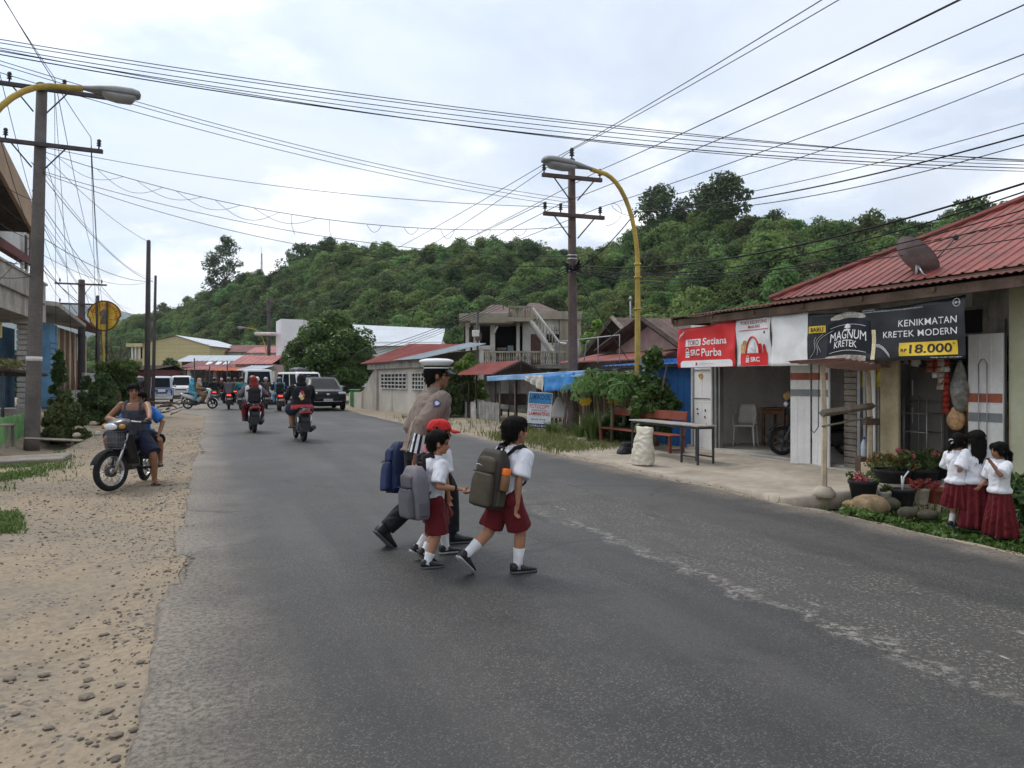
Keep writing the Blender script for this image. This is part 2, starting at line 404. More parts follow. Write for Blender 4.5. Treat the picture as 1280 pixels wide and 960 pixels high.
def soil(name,base,sand,grey,gravel_scale=38,bump=.5):
 m,t,b=newmat(name)
 big=t.noise(.35,6,.6);mid=t.noise(1.7,6,.62,.4);fine=t.noise(22,5,.7)
 c=t.mix(t.rng(big,.32,.68),base,sand)
 c=t.mix(t.rng(mid,.52,.74,0,.65),c,grey)
 c=t.mix(t.rng(fine,.35,.7,0,.5),c,tuple(x*.5 for x in base));c=t.mix(t.rng(t.noise(5,6,.7,.5),.56,.7,0,.38),c,tuple(x*.5 for x in base))
 col=t.vor(gravel_scale,out='Color');sg=t.N.new('ShaderNodeSeparateColor');t.L.new(col,sg.inputs[0])
 peb=t.math('MULTIPLY',t.rng(sg.outputs[0],.55,.8),t.rng(t.noise(1.3,5,.65),.47,.62))
 c=t.mix(t.math('MULTIPLY',peb,.8),c,t.mix(sg.outputs[1],(.075,.07,.066),(.24,.215,.185)))
 t.L.new(c,b.inputs['Base Color']);b.inputs['Roughness'].default_value=.95;b.inputs['Specular IOR Level'].default_value=.15
 h=t.math('ADD',t.math('MULTIPLY',t.noise(9,7,.7),1.3),t.math('MULTIPLY',t.math('MULTIPLY',t.vor(gravel_scale),peb),-1.5))
 t.L.new(t.bump(h,bump,.02),b.inputs['Normal'])
 return m
M_ASPH=asphalt()
M_DIRT=soil('shoulder_dirt',(.245,.208,.158),(.325,.255,.175),(.175,.158,.132))
M_VERGE=soil('verge_dirt',(.28,.245,.19),(.345,.285,.205),(.17,.16,.13))
M_LAND=mat('land_soil',(.10,.115,.06),.95,.3,.2,.4,6)
def strip(name,us,cols,zf,m,kind='structure'):
 """sheet in the road frame; cols(u) -> list of v"""
 mb=MB();mb.sheet([[(v,u,zf(u,v))for v in cols(u)]for u in us])
 o=mb.build(name,m,kind=kind);o.rotation_euler=(0,0,TH);return o
def grade(a,b,n,p=1.8):return [a+(b-a)*(i/n)**p for i in range(n+1)]
us=[-6+.25*i for i in range(80)]+grade(14,170,110,1.5)[1:]
def rcols(u):
 a,b=edge_l(u),edge_r(u)
 return [a-.10,a-.02,a]+[lerp(a,b,i/26)for i in range(1,26)]+[b,b+.02,b+.12]
strip('road',us,rcols,lambda u,v:road_z(u,v)if edge_l(u)-.001<=v<=edge_r(u)+.001 else (-.012 if edge_l(u)-.03<v<edge_r(u)+.03 else -.17),M_ASPH)
def zl(u,v):
 d=edge_l(u)-v
 z=-.02-.05*sst(0,.5,d)+.035*fbm(u*.5,v*.5,2.)+.014*fbm(u*2.3,v*2.3,5.)+.02*max(0,fbm(u*1.1,v*1.1,9.))
 return z+.10*sst(3.2,5.,d)*(1-sst(30,60,u))-(.35*sst(1.2,.35,abs(v+4.2))*sst(16,18,u)*(1-sst(24.5,26,u)))
lus=[-4+.11*i for i in range(150)]+grade(12.5,80,90,1.4)[1:]
strip('dirt_shoulder',lus,lambda u:[edge_l(u)+.06-.02*i*1. for i in range(3)]+[edge_l(u)-.08-11*(i/64)**1.6 for i in range(65)],zl,M_DIRT)
def zr(u,v):
 d=v-edge_r(u)
 dip=.17*sst(.25,.9,d)*sst(9.2,8.4,u)*(1-sst(2.4,3.2,d)*.6)
 return -.035-.02*sst(0,.4,d)-dip+.02*fbm(u*.9,v*.9,3.)+.01*fbm(u*3,v*3,8.)+.09*sst(.9,2.5,d)*sst(17.5,19,u)
strip('right_verge',[-2+.12*i for i in range(170)]+grade(18.4,90,80,1.4)[1:],lambda u:[edge_r(u)-.06+.03*i for i in range(3)]+[edge_r(u)+.03+6.5*(i/48)**1.35 for i in range(49)],zr,M_VERGE)
mb=MB();rg=[]
for r in [2.5,6,14,30,60,120,250,500,1000,2000,4500]:
 rg.append([(r*math.cos(2*PI*k/96),r*math.sin(2*PI*k/96),-.40)for k in range(96)])
mb.loft(rg,False,True);mb.f.append(tuple(range(96)));mb.sm.append(True);mb.mi.append(0);mb.build('ground',M_LAND,kind='structure')
M_CONC=mat('apron_concrete',(.33,.29,.235),.9,.2,.7,.3,26,dirt=.55,dcol=(.20,.165,.12),ds=.9)
def apron_edge(u):return edge_r(u)+.42+.12*fbm(u*1.3,2.2)
mb=MB()
ua=[7.9+.2*i for i in range(52)]
mb.sheet([[(lerp(apron_edge(u),9.62,i/14),u,lerp(-.025,.05,sst(0,.8,i/14))+.006*fbm(u*1.5,i*.4))for i in range(15)]for u in ua],.2)
o=mb.build('concrete_apron',M_CONC,kind='structure');o.rotation_euler=(0,0,TH)
M_STONE,_t,_b=newmat('road_stone')
_g=_t.N.new('ShaderNodeNewGeometry');_c=_t.mix(_t.rng(_g.outputs['Random Per Island'],.05,.95,0,1,False),(.30,.25,.19),(.115,.10,.082));_c=_t.mix(_t.rng(_t.noise(45,4,.7),.3,.7,0,.5),_c,(.09,.075,.06))
_t.L.new(_c,_b.inputs['Base Color']);_b.inputs['Roughness'].default_value=.95;_b.inputs['Specular IOR Level'].default_value=.15;_t.L.new(_t.bump(_t.noise(120,4,.7),.6,.004),_b.inputs['Normal'])
M_STONE2=mat('pale_stone',(.33,.28,.215),.92,.3,5,.5,40)
def pebble(mb,c,r,rr,flat=.6):
 n=6;a0=rr.random()*6;rings=[]
 for z,w in ((-.55,.55),(-.1,1),(.45,.8),(.8,.35)):
  rings.append([(c[0]+math.cos(a0+2*PI*k/n)*r*w*(.8+.4*rr.random()),c[1]+math.sin(a0+2*PI*k/n)*r*w*(.75+.5*rr.random()),c[2]+z*r*flat)for k in range(n)])
 mb.loft(rings,True,False)
mb=MB();rr=random.Random(11);cnt=0
while cnt<17000:
 u=1.2+26*rr.random()**1.5;d=6.0*rr.random()**1.35;v=edge_l(u)-d+.12
 w=max(0,fbm(u*.55,v*.8,12.)+.12)*(1.6 if u>7.5 else 1.0)+(.5*sst(1.0,.1,d)+.8*sst(6.5,10,u)*sst(4.2,.5,d))
 if rr.random()>w*1.5:continue
 r=rr.uniform(.004,.011)*(1+1.1*(rr.random()<.07))
 pebble(mb,(v,u,zl(u,v)+r*.25),r,rr);cnt+=1
for _ in range(900):
 u=1.5+20*rr.random()**1.5;v=edge_r(u)+.05+.7*rr.random()**1.6;r=rr.uniform(.007,.016)
 pebble(mb,(v,u,zr(u,v)+r*.3),r,rr)
o=mb.build('gravel',M_STONE,kind='stuff');o.rotation_euler=(0,0,TH)
clods=[]
for (px,py,r)in [(55,838,.05),(12,846,.055),(105,825,.04),(330,588,.03),(210,723,.045),(165,672,.03),(135,890,.05),(305,940,.045),(128,790,.035),(240,846,.04),(60,905,.04),(170,745,.035),(158,800,.032),(195,700,.03),(20,890,.035),(108,868,.06),(90,780,.03),(150,860,.045),(180,640,.035),(196,662,.04),(215,610,.03),(175,835,.04),(145,925,.05),(70,690,.03)]:
 if px>225:px-=130
 p=ground(px,py,-.05);u,v=UV(p.x,p.y)
 mb=MB();pebble(mb,(0,0,0),r*.66,rr,.34);
 o=mb.build('loose_stone',M_STONE,label='dark stone lying loose on the sandy roadside',cat='stone',group='loose stones on the dirt shoulder')
 o.location=R(u,v,zl(u,v)+r*.18);o.rotation_euler=(0,0,rr.random()*6)
M_GRASS=leafmat('grass_blades',(.05,.105,.02),(.13,.18,.045),.3,.6,.05)
def blades(name,spots,hgt,seed,m=M_GRASS,wid=.006,lean=.5):
 rs=random.Random(seed);mb=MB()
 for (u,v,z)in spots:
  h=hgt*rs.uniform(.45,1.2);a=rs.random()*6.28;w=wid*rs.uniform(.7,1.5);l=lean*h*rs.random()
  dx,dy=math.cos(a),math.sin(a)
  p0=(v-dy*w,u+dx*w,z-.02);p1=(v+dy*w,u-dx*w,z-.02)
  m0=(v-dy*w*.8+dx*l*.35,u+dx*w*.8+dy*l*.35,z+h*.6);m1=(v+dy*w*.8+dx*l*.35,u-dx*w*.8+dy*l*.35,z+h*.6)
  mb.add([p0,p1,m1,m0,(v+dx*l,u+dy*l,z+h)],[(0,1,2,3),(3,2,4)],False)
 o=mb.build(name,m,kind='stuff');o.rotation_euler=(0,0,TH);return o
sp=[]
while len(sp)<9000:
 px,py=rr.uniform(-60,105),rr.uniform(560,668)
 p=ground(px,py,0);u,v=UV(p.x,p.y)
 dens=sst(110,30,px)*(sst(600,585,py)if px>20 else sst(612,590,py))+sst(40,5,px)*sst(660,652,py)*sst(632,640,py)
 if rr.random()<dens*(.5+fbm(u,v)):sp.append((u,v,zl(u,v)))
blades('grass',sp,.065,3,M_GRASS,.008,1.1)
sp=[]
while len(sp)<7000:
 u=rr.uniform(13.5,31);d=rr.uniform(.25,3.0);v=edge_r(u)+d
 ok=sst(14.2,15.5,u)*(1-.98*sst(18.5,21,u)*(1-sst(30.5,31.5,u)*sst(33.5,32.5,u)))*sst(.1,.9,d+fbm(u*.8,3)*.6)*(.35+.65*sst(0,.5,fbm(u*.7,v*.7,3.)+.35))
 if rr.random()<ok:sp.append((u,v,zr(u,v)))
M_GRASS2=leafmat('verge_grass',(.07,.10,.025),(.20,.20,.07),.3,.7,.05)
blades('verge_grass',sp,.17,4,M_GRASS2,.010,1.1)
# THE WOODED HILL
SKY=[(-700,2,300,200),(60,4,300,190),(200,19,270,170),(262,24,250,150),(320,26.5,230,135),(365,26.5,215,125),(420,30,205,115),(500,30,200,108),(600,31,195,100),(690,27,185,92),(760,25.5,172,80),(830,27,158,70),(900,27.5,150,62),(960,25,142,58),(1040,22,135,54),(1130,20.5,128,52),(1210,19.5,122,50),(1290,19.5,116,48),(1500,18,105,46),(2600,15,95,44)]
def skyl(px):
 for a,b in zip(SKY,SKY[1:]):
  if px<=b[0]:
   t=max(0,(px-a[0])/(b[0]-a[0]));t=t*t*(3-2*t);return [lerp(a[i],b[i],t)for i in (1,2,3)]
 return list(SKY[-1][1:])
def hill_at(px,s):
 """s: 0 at the foot, 1 at the ridge, 1.8 down the far side"""
 H,D1,D0=skyl(px);az=math.atan2(px-640,960)
 k=lerp(D0,D1,s);x,y=k*math.tan(az),k
 if abs(px-640)>1000:x,y=k*math.sin(az)*1.6,k*math.cos(az)*1.6
 z=H*(sst(-.12,1.02,s)**1.15 if s<=1 else 1-.8*sst(1,1.9,s))+fbm(x*.03,y*.03,2.)*3.2*sst(0,.3,s)
 return (x,y,z-.8*(1-s if s<1 else 0))
mb=MB()
hp=[-600+22*i for i in range(140)]
mb.sheet([[hill_at(p,s/22)for p in hp]for s in range(-2,41)])
M_HILL=mat('hill_undergrowth',(.030,.048,.017),.95,.4,.12,.6,1.2)
mb.build('hill',M_HILL,kind='structure')
mb=MB();g=[]
for j in range(8):
 g.append([(-3400+90*i,2300+j*90,(sst(0,7,j)*(150+190*max(0,1-abs(i-15)/15)+26*fbm(i*.35,j*.5)))-4)for i in range(40)])
mb.sheet(g);mb.build('far_mountain',mat('far_forest',(.04,.075,.06),.95,.3,.01,0),kind='structure')
M_LEAF_HILL=leafmat('hill_leaves',(.050,.098,.026),(.150,.225,.066),.42,.65,.17)
M_LEAF_DARK=leafmat('dark_leaves',(.028,.058,.017),(.080,.125,.036),.3,.55,.08)
M_LEAF_LITE=leafmat('light_leaves',(.075,.15,.022),(.17,.27,.05),.4,.55,.06)
M_LEAF_MID=leafmat('mid_leaves',(.04,.085,.018),(.10,.16,.036),.35,.55,.08)
M_BARK=mat('bark',(.13,.105,.08),.95,.4,5,.8,24)
def crown_clumps(rs,R_,H_,z0,n,r0,skirt=.35,top=1.):
 c=[]
 while len(c)<n:
  a,q,h=rs.random()*6.283,rs.random()**.5,rs.random()
  w=math.sin(PI*min(1,(h*(1-skirt)+skirt)**top))**.7
  c.append(((math.cos(a)*q*R_*w,math.sin(a)*q*R_*w,z0+h*H_),r0*rs.uniform(.6,1.25)))
 return c
rs=random.Random(21);srcs=[]
for i,(Rr,Hh,n)in enumerate([(3.2,4.6,30),(3.8,4.2,34),(2.9,4.9,30),(3.4,3.6,28),(2.8,3.2,22)]):
 cl=crown_clumps(rs,Rr,Hh,1.0,n,1.35,.33)
 me=leaves(cl,120,.20,40+i,.6,.4,'tree_crown');me.materials.append(M_LEAF_HILL)
 srcs.append(bpy.data.objects.new('wood_crown',me))
pts,scl,rot,idx=[],[],[],[]
rs=random.Random(77);np_=0
for s_ in range(0,30):
 s=s_/22
 for k in range(0,215):
  px=-260+k*9.5+rs.uniform(-5,5);ss=s+rs.uniform(-.024,.024)
  H,D1,D0=skyl(px);d=lerp(D0,D1,ss)
  if rs.random()>(d/215)*1.15:continue
  if px<180 and rs.random()<.2:continue
  x,y,z=hill_at(px,ss)
  sc=rs.uniform(.66,1.12)*(1.25 if rs.random()<.10 else 1)*lerp(.86,1.02,(d-60)/150)
  pts.append((x,y,z-.2*sc));scl.append((sc*rs.uniform(.85,1.2),sc*rs.uniform(.85,1.2),sc*rs.uniform(.8,1.12)))
  rot.append(rs.random()*6.28);idx.append(rs.randrange(5))
me=bpy.data.meshes.new('wood_points');me.vertices.add(len(pts));me.vertices.foreach_set('co',np.array(pts,np.float32).reshape(-1))
a=me.attributes.new('sc','FLOAT_VECTOR','POINT');a.data.foreach_set('vector',np.array(scl,np.float32).reshape(-1))
a=me.attributes.new('rz','FLOAT_VECTOR','POINT');a.data.foreach_set('vector',np.array([(0,0,r)for r in rot],np.float32).reshape(-1))
a=me.attributes.new('ix','INT','POINT');a.data.foreach_set('value',np.array(idx,np.int32))
wood=link('hillside_forest',me,kind='stuff')
ng=bpy.data.node_groups.new('scatter_crowns','GeometryNodeTree')
ng.interface.new_socket('Geometry',in_out='INPUT',socket_type='NodeSocketGeometry');ng.interface.new_socket('Geometry',in_out='OUTPUT',socket_type='NodeSocketGeometry')
gi,go=ng.nodes.new('NodeGroupInput'),ng.nodes.new('NodeGroupOutput')
jn=ng.nodes.new('GeometryNodeJoinGeometry');iop=ng.nodes.new('GeometryNodeInstanceOnPoints');iop.inputs['Pick Instance'].default_value=True
for s_ in reversed(srcs):
 oi=ng.nodes.new('GeometryNodeObjectInfo');oi.inputs['Object'].default_value=s_;oi.inputs['As Instance'].default_value=True
 ng.links.new(oi.outputs['Geometry'],jn.inputs[0])
def nattr(n,ty):
 q=ng.nodes.new('GeometryNodeInputNamedAttribute');q.data_type=ty;q.inputs['Name'].default_value=n;return q.outputs[0]
e2r=ng.nodes.new('FunctionNodeEulerToRotation')
ng.links.new(nattr('rz','FLOAT_VECTOR'),e2r.inputs[0])
ng.links.new(gi.outputs[0],iop.inputs['Points']);ng.links.new(jn.outputs[0],iop.inputs['Instance'])
ng.links.new(nattr('ix','INT'),iop.inputs['Instance Index']);ng.links.new(e2r.outputs[0],iop.inputs['Rotation']);ng.links.new(nattr('sc','FLOAT_VECTOR'),iop.inputs['Scale'])
ng.links.new(iop.outputs[0],go.inputs[0])
md=wood.modifiers.new('scatter','NODES');md.node_group=ng
def limb_tree(root,h,r0,crown_z,spread,rs,nl=6,m=None,lean=0.):
 mb=MB();top=Vector((lean*h,0,crown_z));pts=[Vector((0,0,-.2)),Vector((lean*h*.3+.05*h*.1,.02*h,crown_z*.45)),top]
 mb.tube(pts,[r0*1.25,r0*.85,r0*.6],9)
 ends=[]
 for i in range(nl):
  a=i*2*PI/nl+rs.uniform(-.4,.4);q=spread*rs.uniform(.45,.85);z=crown_z+(h-crown_z)*rs.uniform(.2,.75)
  e=Vector((math.cos(a)*q+top.x,math.sin(a)*q,z));st=top-Vector((0,0,crown_z*rs.uniform(0,.25)))
  mid=st.lerp(e,.5)+Vector((0,0,-.08*(h-crown_z)))
  mb.tube([st,mid,e],[r0*.42,r0*.28,r0*.08],6);ends.append(e)
 mb.build('trunk',m or M_BARK,root);return ends
def tree(label,loc,h,crown_r,crown_h,r0,seed,m,nclump,per,lsize,rc,name='broadleaf_tree',group=None,skirt=.3,open_=False):
 rs=random.Random(seed);root=thing(name,label,'tree',loc,rs.random()*6.28,group)
 cz=h-crown_h
 ends=limb_tree(root,h,r0,max(.3,cz+.25*crown_h),crown_r,rs)
 cl=crown_clumps(rs,crown_r,crown_h-rc,cz+rc*.4,nclump,rc,skirt)
 if open_:cl=[((e.x+rs.uniform(-1,1)*rc*.8,e.y+rs.uniform(-1,1)*rc*.8,e.z+rs.uniform(-.6,1.)*rc),rc*rs.uniform(.5,1))for e in ends for _ in range(max(1,nclump//len(ends)))]
 me=leaves(cl,per,lsize,seed+5,.5,.35,'crown');me.materials.append(m);link('crown',me,root);return root
def hilltree(label,px,s,h,cr,ch,seed,n=34,rc=1.5,per=60,open_=False,m=M_LEAF_HILL):
 x,y,z=hill_at(px,s)
 return tree(label,(x,y,z-.5),h,cr,ch,.4,seed,m,n,per,.36,rc,'hill_tree',None,.35,open_)
hilltree('tall open dark tree standing alone at the low end of the ridge',281,.84,22,5.6,17,3,62,1.9,75,False,M_LEAF_DARK)
hilltree('small slender tree on the ridge just before the lone tall tree',203,.9,10,3.4,7,4,18,1.4)
hilltree('broad rounded tree, highest of the trees on the hill',905,.86,12,6.0,8.5,5,55,1.9,80,False,M_LEAF_DARK)
hilltree('rounded hill tree just beside the highest one',826,.88,12,5.0,8.5,6,44,1.7,80,False,M_LEAF_DARK)
hilltree('dark flat-topped hill tree above the red roof',1215,.86,8.5,6.2,6,8,44,1.5,80,False,M_LEAF_DARK)
hilltree('spreading dark tree with layered branches on the hill behind the satellite dish',1108,.70,7.5,5.5,5,9,36,1.2,70,False,M_LEAF_DARK)
hilltree('bushy tree at the start of the high ridge',380,.93,11,6.0,9,10,44,1.9,70,False,M_LEAF_DARK)
x,y,z=hill_at(327,1.12);t=thing('radio_mast','thin lattice radio mast rising behind the wooded ridge','mast',(x,y,z));t.scale=(.7,.7,.66)
mb=MB()
for a in (0,2.09,4.19):mb.tube([(.7*math.cos(a),.7*math.sin(a),0),(.25*math.cos(a),.25*math.sin(a),22)],.11,5)
for i in range(16):
 z0,z1=i*1.35,i*1.35+1.35;r0,r1=.7-.45*z0/22,.7-.45*z1/22
 for k in range(3):a,b=k*2.09,(k+1)*2.09;mb.tube([(r0*math.cos(a),r0*math.sin(a),z0),(r1*math.cos(b),r1*math.sin(b),z1)],.05,4)
mb.build('lattice',mat('mast_steel',(.2,.17,.17),.6,.1,1,0),t)
mb=MB();mb.tube([(0,0,22),(0,0,25)],.06,5);mb.build('antenna',_M['mast_steel'],t)
# THE SHOP
M_WHITEP=mat('white_wall_paint',(.62,.60,.555),.8,.12,1.2,.12,22,dirt=.35,dcol=(.30,.26,.20),ds=1.4,streak=True)
M_OLIVE=mat('olive_wall_paint',(.56,.56,.385),.85,.1,1.0,.12,22,dirt=.25,dcol=(.26,.25,.16),ds=1.2,streak=True)
M_CEM=mat('old_cement',(.36,.335,.295),.92,.22,1.6,.35,20,dirt=.6,dcol=(.11,.10,.085),ds=1.2,streak=True)
M_REDROOF=mat('red_metal_roof',(.215,.056,.047),.6,.3,1.4,.08,30,spec=.35,dirt=.75,dcol=(.15,.06,.05),ds=1.9)
M_RUST=mat('rusted_roof_sheet',(.15,.072,.062),.95,.3,2.,.15,30,spec=.08,dirt=.5,dcol=(.10,.055,.045),ds=1.5)
M_PINKSH=mat('faded_pink_sheet',(.40,.24,.235),.7,.2,2.,.1,30,dirt=.4,dcol=(.2,.12,.11))
M_WOODD=mat('dark_fascia_wood',(.11,.075,.055),.85,.3,3,.3,30)
M_WOODP=mat('pale_post_wood',(.46,.38,.27),.85,.2,3,.3,40,dirt=.3,dcol=(.22,.17,.12))
M_WOODB=mat('brown_wood',(.17,.085,.045),.6,.25,4,.2,40)
M_WOODG=mat('grey_weathered_wood',(.21,.18,.15),.9,.3,4,.4,40)
M_STEELW=mat('white_shutter_paint',(.74,.73,.70),.5,.08,2,.05,30,dirt=.3,dcol=(.35,.29,.22),ds=2.2,streak=True)
M_ORSTRIPE=mat('brick_red_stripe_paint',(.36,.11,.065),.55,.15,3,.05,30)
M_GRSTRIPE=mat('grey_stripe_paint',(.22,.23,.235),.55,.15,3,.05,30)
M_DARKIN=mat('dim_inner_wall',(.74,.72,.69),.9,.12,1.5,.1,20,dirt=.3,dcol=(.3,.27,.24))
M_TILE=mat('tiled_floor',(.45,.42,.37),.5,.12,2,.03,20)
M_BLACKP=mat('black_plastic',(.018,.018,.019),.5,.25,4,.05,40)
M_METAL=mat('dull_steel',(.35,.35,.35),.45,.15,4,.05,30,metal=.7)
M_DKMETAL=mat('dark_painted_steel',(.05,.05,.052),.5,.2,4,.05,30)
SU0,SV0=14.15,9.7
def S(x,y=0,z=0):return R(SU0-x,SV0+y,z)
def sx(px,y=0.):
 u,Y=onv(px,SV0+y);return SU0-u
def corrugated(name,x0,x1,y0,y1,zf,m,parent,pitch=.20,amp=.018,t=.006,ny=6,hat=True):
 """sheet with ribs running along y"""
 mb=MB();n=int((x1-x0)/pitch);g=[]
 prof=[(0,0),(.30,0),(.38,1),(.62,1),(.70,0)]if hat else [(k/6,.5+.5*math.sin(2*PI*k/6))for k in range(6)]
 xs=[(x0+(i+p)*pitch,a)for i in range(n)for p,a in prof]
 for j in range(ny+1):
  y=lerp(y0,y1,j/ny);g.append([(x,y,zf(x,y)+a*amp)for x,a in xs])
 mb.sheet(g,t,False);return mb.build(name,m,parent)
shop=thing('shop_building','long single storey shop with red ribbed roof and open fronts hung with banners','building',S(0),RZ_RIGHT)
X_G0,X_G1=.98,3.50
X_S0,X_S1=5.05,6.62
XE=17.0
def wall(name,x0,x1,z0,z1,y0=0.,y1=.16,m=M_WHITEP):
 mb=MB();mb.box(((x0+x1)/2,(y0+y1)/2,(z0+z1)/2),(x1-x0,y1-y0,z1-z0));return mb.build(name,m,shop)
ZT=2.84
wall('wall',-.02,.10,-.1,ZT);wall('wall',.10,.98,2.25,ZT)
wall('wall',X_G0,X_G1,2.35,ZT);wall('wall',X_G1,4.42,2.30,ZT,.012)
wall('wall',4.42,X_S0,-.1,ZT,0,.3,M_CEM)
wall('wall',X_S0,X_S1,2.3,ZT,.012)
wall('wall',X_S1,7.15,2.08,ZT,.012,.16,M_CEM)
wall('wall',7.15,XE,-.4,ZT,0,.2,M_OLIVE)
wall('wall',-.02,.14,-.1,ZT,.16,5.2,M_DARKIN);wall('wall',.14,4.4,-.1,ZT,3.6,3.75,M_DARKIN);wall('wall',4.42,4.55,-.1,ZT,.3,5.2,M_DARKIN)
wall('wall',4.55,7.3,-.1,ZT,3.2,3.35,M_DARKIN);wall('wall',7.15,7.3,-.1,ZT,.2,3.2,M_DARKIN)
wall('wainscot',.14,4.4,-.1,1.05,3.56,3.60,M_WHITEP)
mb=MB();mb.box((3.6,2.6,.02),(7.4,5.3,.16));mb.box((3.7,-.1,.0),(6.9,.35,.14));mb.build('floor',M_TILE,shop)
mb=MB();mb.box((3.7,2.7,ZT+.03),(7.8,5.2,.05));mb.build('ceiling',M_WOODD,shop)
HX,HY,HZ,HS=14.15-12.0,.3,3.03,.525
def roofz(x,y):return HZ+HS*(y-HY)
mb=MB();pitch=.21;n=int((XE+2-HX)/pitch);prof=[(0,0),(.32,0),(.40,1),(.60,1),(.68,0)]
cols=[(HX+(i+p)*pitch,a)for i in range(n)for p,a in prof];ridge=5.4
g=[[(x,HY+min(ridge,x-HX)*j/8,roofz(x,HY+min(ridge,x-HX)*j/8)+.02*a)for x,a in cols]for j in range(9)]
mb.sheet(g,.006,False);roof=mb.build('roof',M_REDROOF,shop)
mb=MB();mb.sheet([[(HX+k*.0,HY+2*ridge*i/10,HZ)for i in range(11)],[(HX+ridge,HY+ridge,HZ+HS*ridge)]*11],0,False)
mb.add([(HX,HY+2*ridge,HZ),(XE+2,HY+2*ridge,HZ),(XE+2,HY+ridge,HZ+HS*ridge),(HX+ridge,HY+ridge,HZ+HS*ridge)],[(0,1,2,3)]);mb.build('roof',M_REDROOF,shop)
mb=MB();mb.tube([(HX,HY,HZ+.05),(HX+ridge,HY+ridge,HZ+HS*ridge+.05)],.055,6,smooth=False);mb.build('hip_cap',M_REDROOF,roof)
mb=MB();mb.bbox(((HX+XE+2)/2,HY+.02,HZ-.11),(XE+2-HX,.03,.17),.006);mb.build('fascia',M_WOODD,shop)
for q in (1.7,3.4):mb=MB();mb.tube([(HX+q,HY+q,roofz(0,HY+q)+.016),(XE+2,HY+q,roofz(0,HY+q)+.016)],.012,4);mb.build('sheet_lap',M_RUST,roof)
mb=MB();sxx,sy=6.6,3.9
mb.sheet([[(sxx+.2*i,sy+.30*j,roofz(0,sy+.30*j)+.026)for i in range(3)]for j in range(4)],.004,False,(0,0,1));mb.build('skylight',mat('skylight_sheet',(.55,.58,.6),.35,.1,3,0),roof)
def pz(x,y):return lerp(2.76,2.96,(y+.95)/1.25)
PX0=sx(847,-.8)-.05
corrugated('porch_roof',PX0,XE,-.95,.3,pz,M_RUST,shop,.11,.022,.005,3,False)
mb=MB();mb.box(((XE+PX0)/2,-.86,2.66),(XE-PX0-.04,.05,.13));mb.box(((XE+PX0)/2,-.35,2.75),(XE-PX0-.06,.05,.1));mb.box((PX0+.03,-.33,2.72),(.04,1.2,.16))
for i in range(14):mb.box((PX0+.15+i*1.2,-.35,2.78),(.05,1.15,.06),(.16,0,0))
mb.build('eaves_frame',M_WOODD,shop)
mb=MB();mb.box((XE-3.9,-.90,2.66),(8.9,.035,.17));mb.build('fascia',mat('weathered_fascia',(.26,.19,.14),.85,.25,2,.2,30),shop)
mb=MB();mb.box((6.62,-.005,2.30),(.40,.05,.34));w=mb.build('window',M_BLACKP,shop)
mb=MB()
for z in (2.12,2.48):mb.box((6.62,-.03,z),(.46,.05,.04))
for x in (6.40,6.84):mb.box((x,-.03,2.30),(.04,.046,.33))
mb.build('frame',M_WOODG,w)
def leaf_door(x0,x1,z0,z1,stripes,name='shutter_leaf',y=-.06,rz=0.,lettered=None,ribs=3):
 w,h=x1-x0,z1-z0
 d=thing.__wrapped__(name)if hasattr(thing,'__wrapped__')else bpy.data.objects.new(name,None)
 mb=MB();mb.bbox((w/2,.02,h/2),(w,.04,h),.006)
 for i in range(1,ribs):mb.box((w*i/ribs,-.003,h/2),(.012,.006,h-.06))
 mb.box((w/2,-.002,h*.45),(w,.006,.03))
 me=mb.mesh(name);me.materials.append(M_STEELW);o=link(name,me,shop);o.location=(x0,y,z0);o.rotation_euler=(0,0,rz)
 for (za,zb,m)in stripes:
  mb=MB();mb.box((w/2,-.008,(za+zb)/2-z0),(w*.985,.004,zb-za));mb.build('painted_stripe',m,o)
 return o
ST=[(1.50,1.62,M_ORSTRIPE),(1.22,1.34,M_GRSTRIPE)]
l1=leaf_door(.14,.80,.06,2.24,[],ribs=2)
mb=MB();mb.bbox((.03,-.003,1.0),(.05,.02,2.15),.004);mb.build('frame',M_METAL,l1)
for k in range(3):mb=MB();mb.box((.33,-.012,.45+.6*k),(.6,.008,.022));mb.build('cross_rail',M_METAL,l1)
mb=MB();pts=[(math.cos(a)*(.07+.02*math.sin(3*a)),math.sin(a)*(.06+.015*math.cos(5*a)))for a in [2*PI*i/14 for i in range(14)]]
mb.prism(pts,.003,Matrix.Translation((.30,-.012,1.52))@Matrix.Rotation(PI/2,4,'X'));mb.build('sticker',mat('yellow_sticker',(.55,.34,.06),.5,.5,18,0),l1)
for k,(a,b)in enumerate([(.18,.82),(.20,.72),(.46,.80),(.45,.66),(.5,.5)]):
 mb=MB();mb.box((a,-.011,b),(.05,.004,.035),(0,.5*k,0));mb.build('paint_mark',M_BLACKP,l1)
mb=MB();mb.bbox((.88,.02,1.15),(.07,.1,2.3),.006);mb.bbox((.97,.05,1.15),(.05,.1,2.3),.006);mb.build('door_track',M_METAL,shop)
leaf_door(3.46,3.80,.05,2.22,ST,y=-.34,rz=.5);leaf_door(3.78,4.28,.05,2.22,ST,y=-.16,rz=-.22)
leaf_door(6.62,7.12,.0,2.12,[(1.20,1.32,M_ORSTRIPE),(.94,1.06,M_GRSTRIPE)],y=-.07)
mb=MB();mb.tube([(4.10,-.30,1.9),(4.10,-.32,.72),(4.02,-.33,.62),(3.93,-.33,.66)],.008,6);mb.build('door_cord',M_DKMETAL,shop)
mb=MB()
for x,h in ((6.80,1.72),(6.92,1.72)):mb.tube([(x,-.10,.25),(x,-.10,h)],.007,6)
mb.tube([(6.80,-.10,1.72),(6.84,-.10,1.78),(6.88,-.10,1.78),(6.92,-.10,1.72)],.007,6);mb.build('draw_rods',M_METAL,shop)
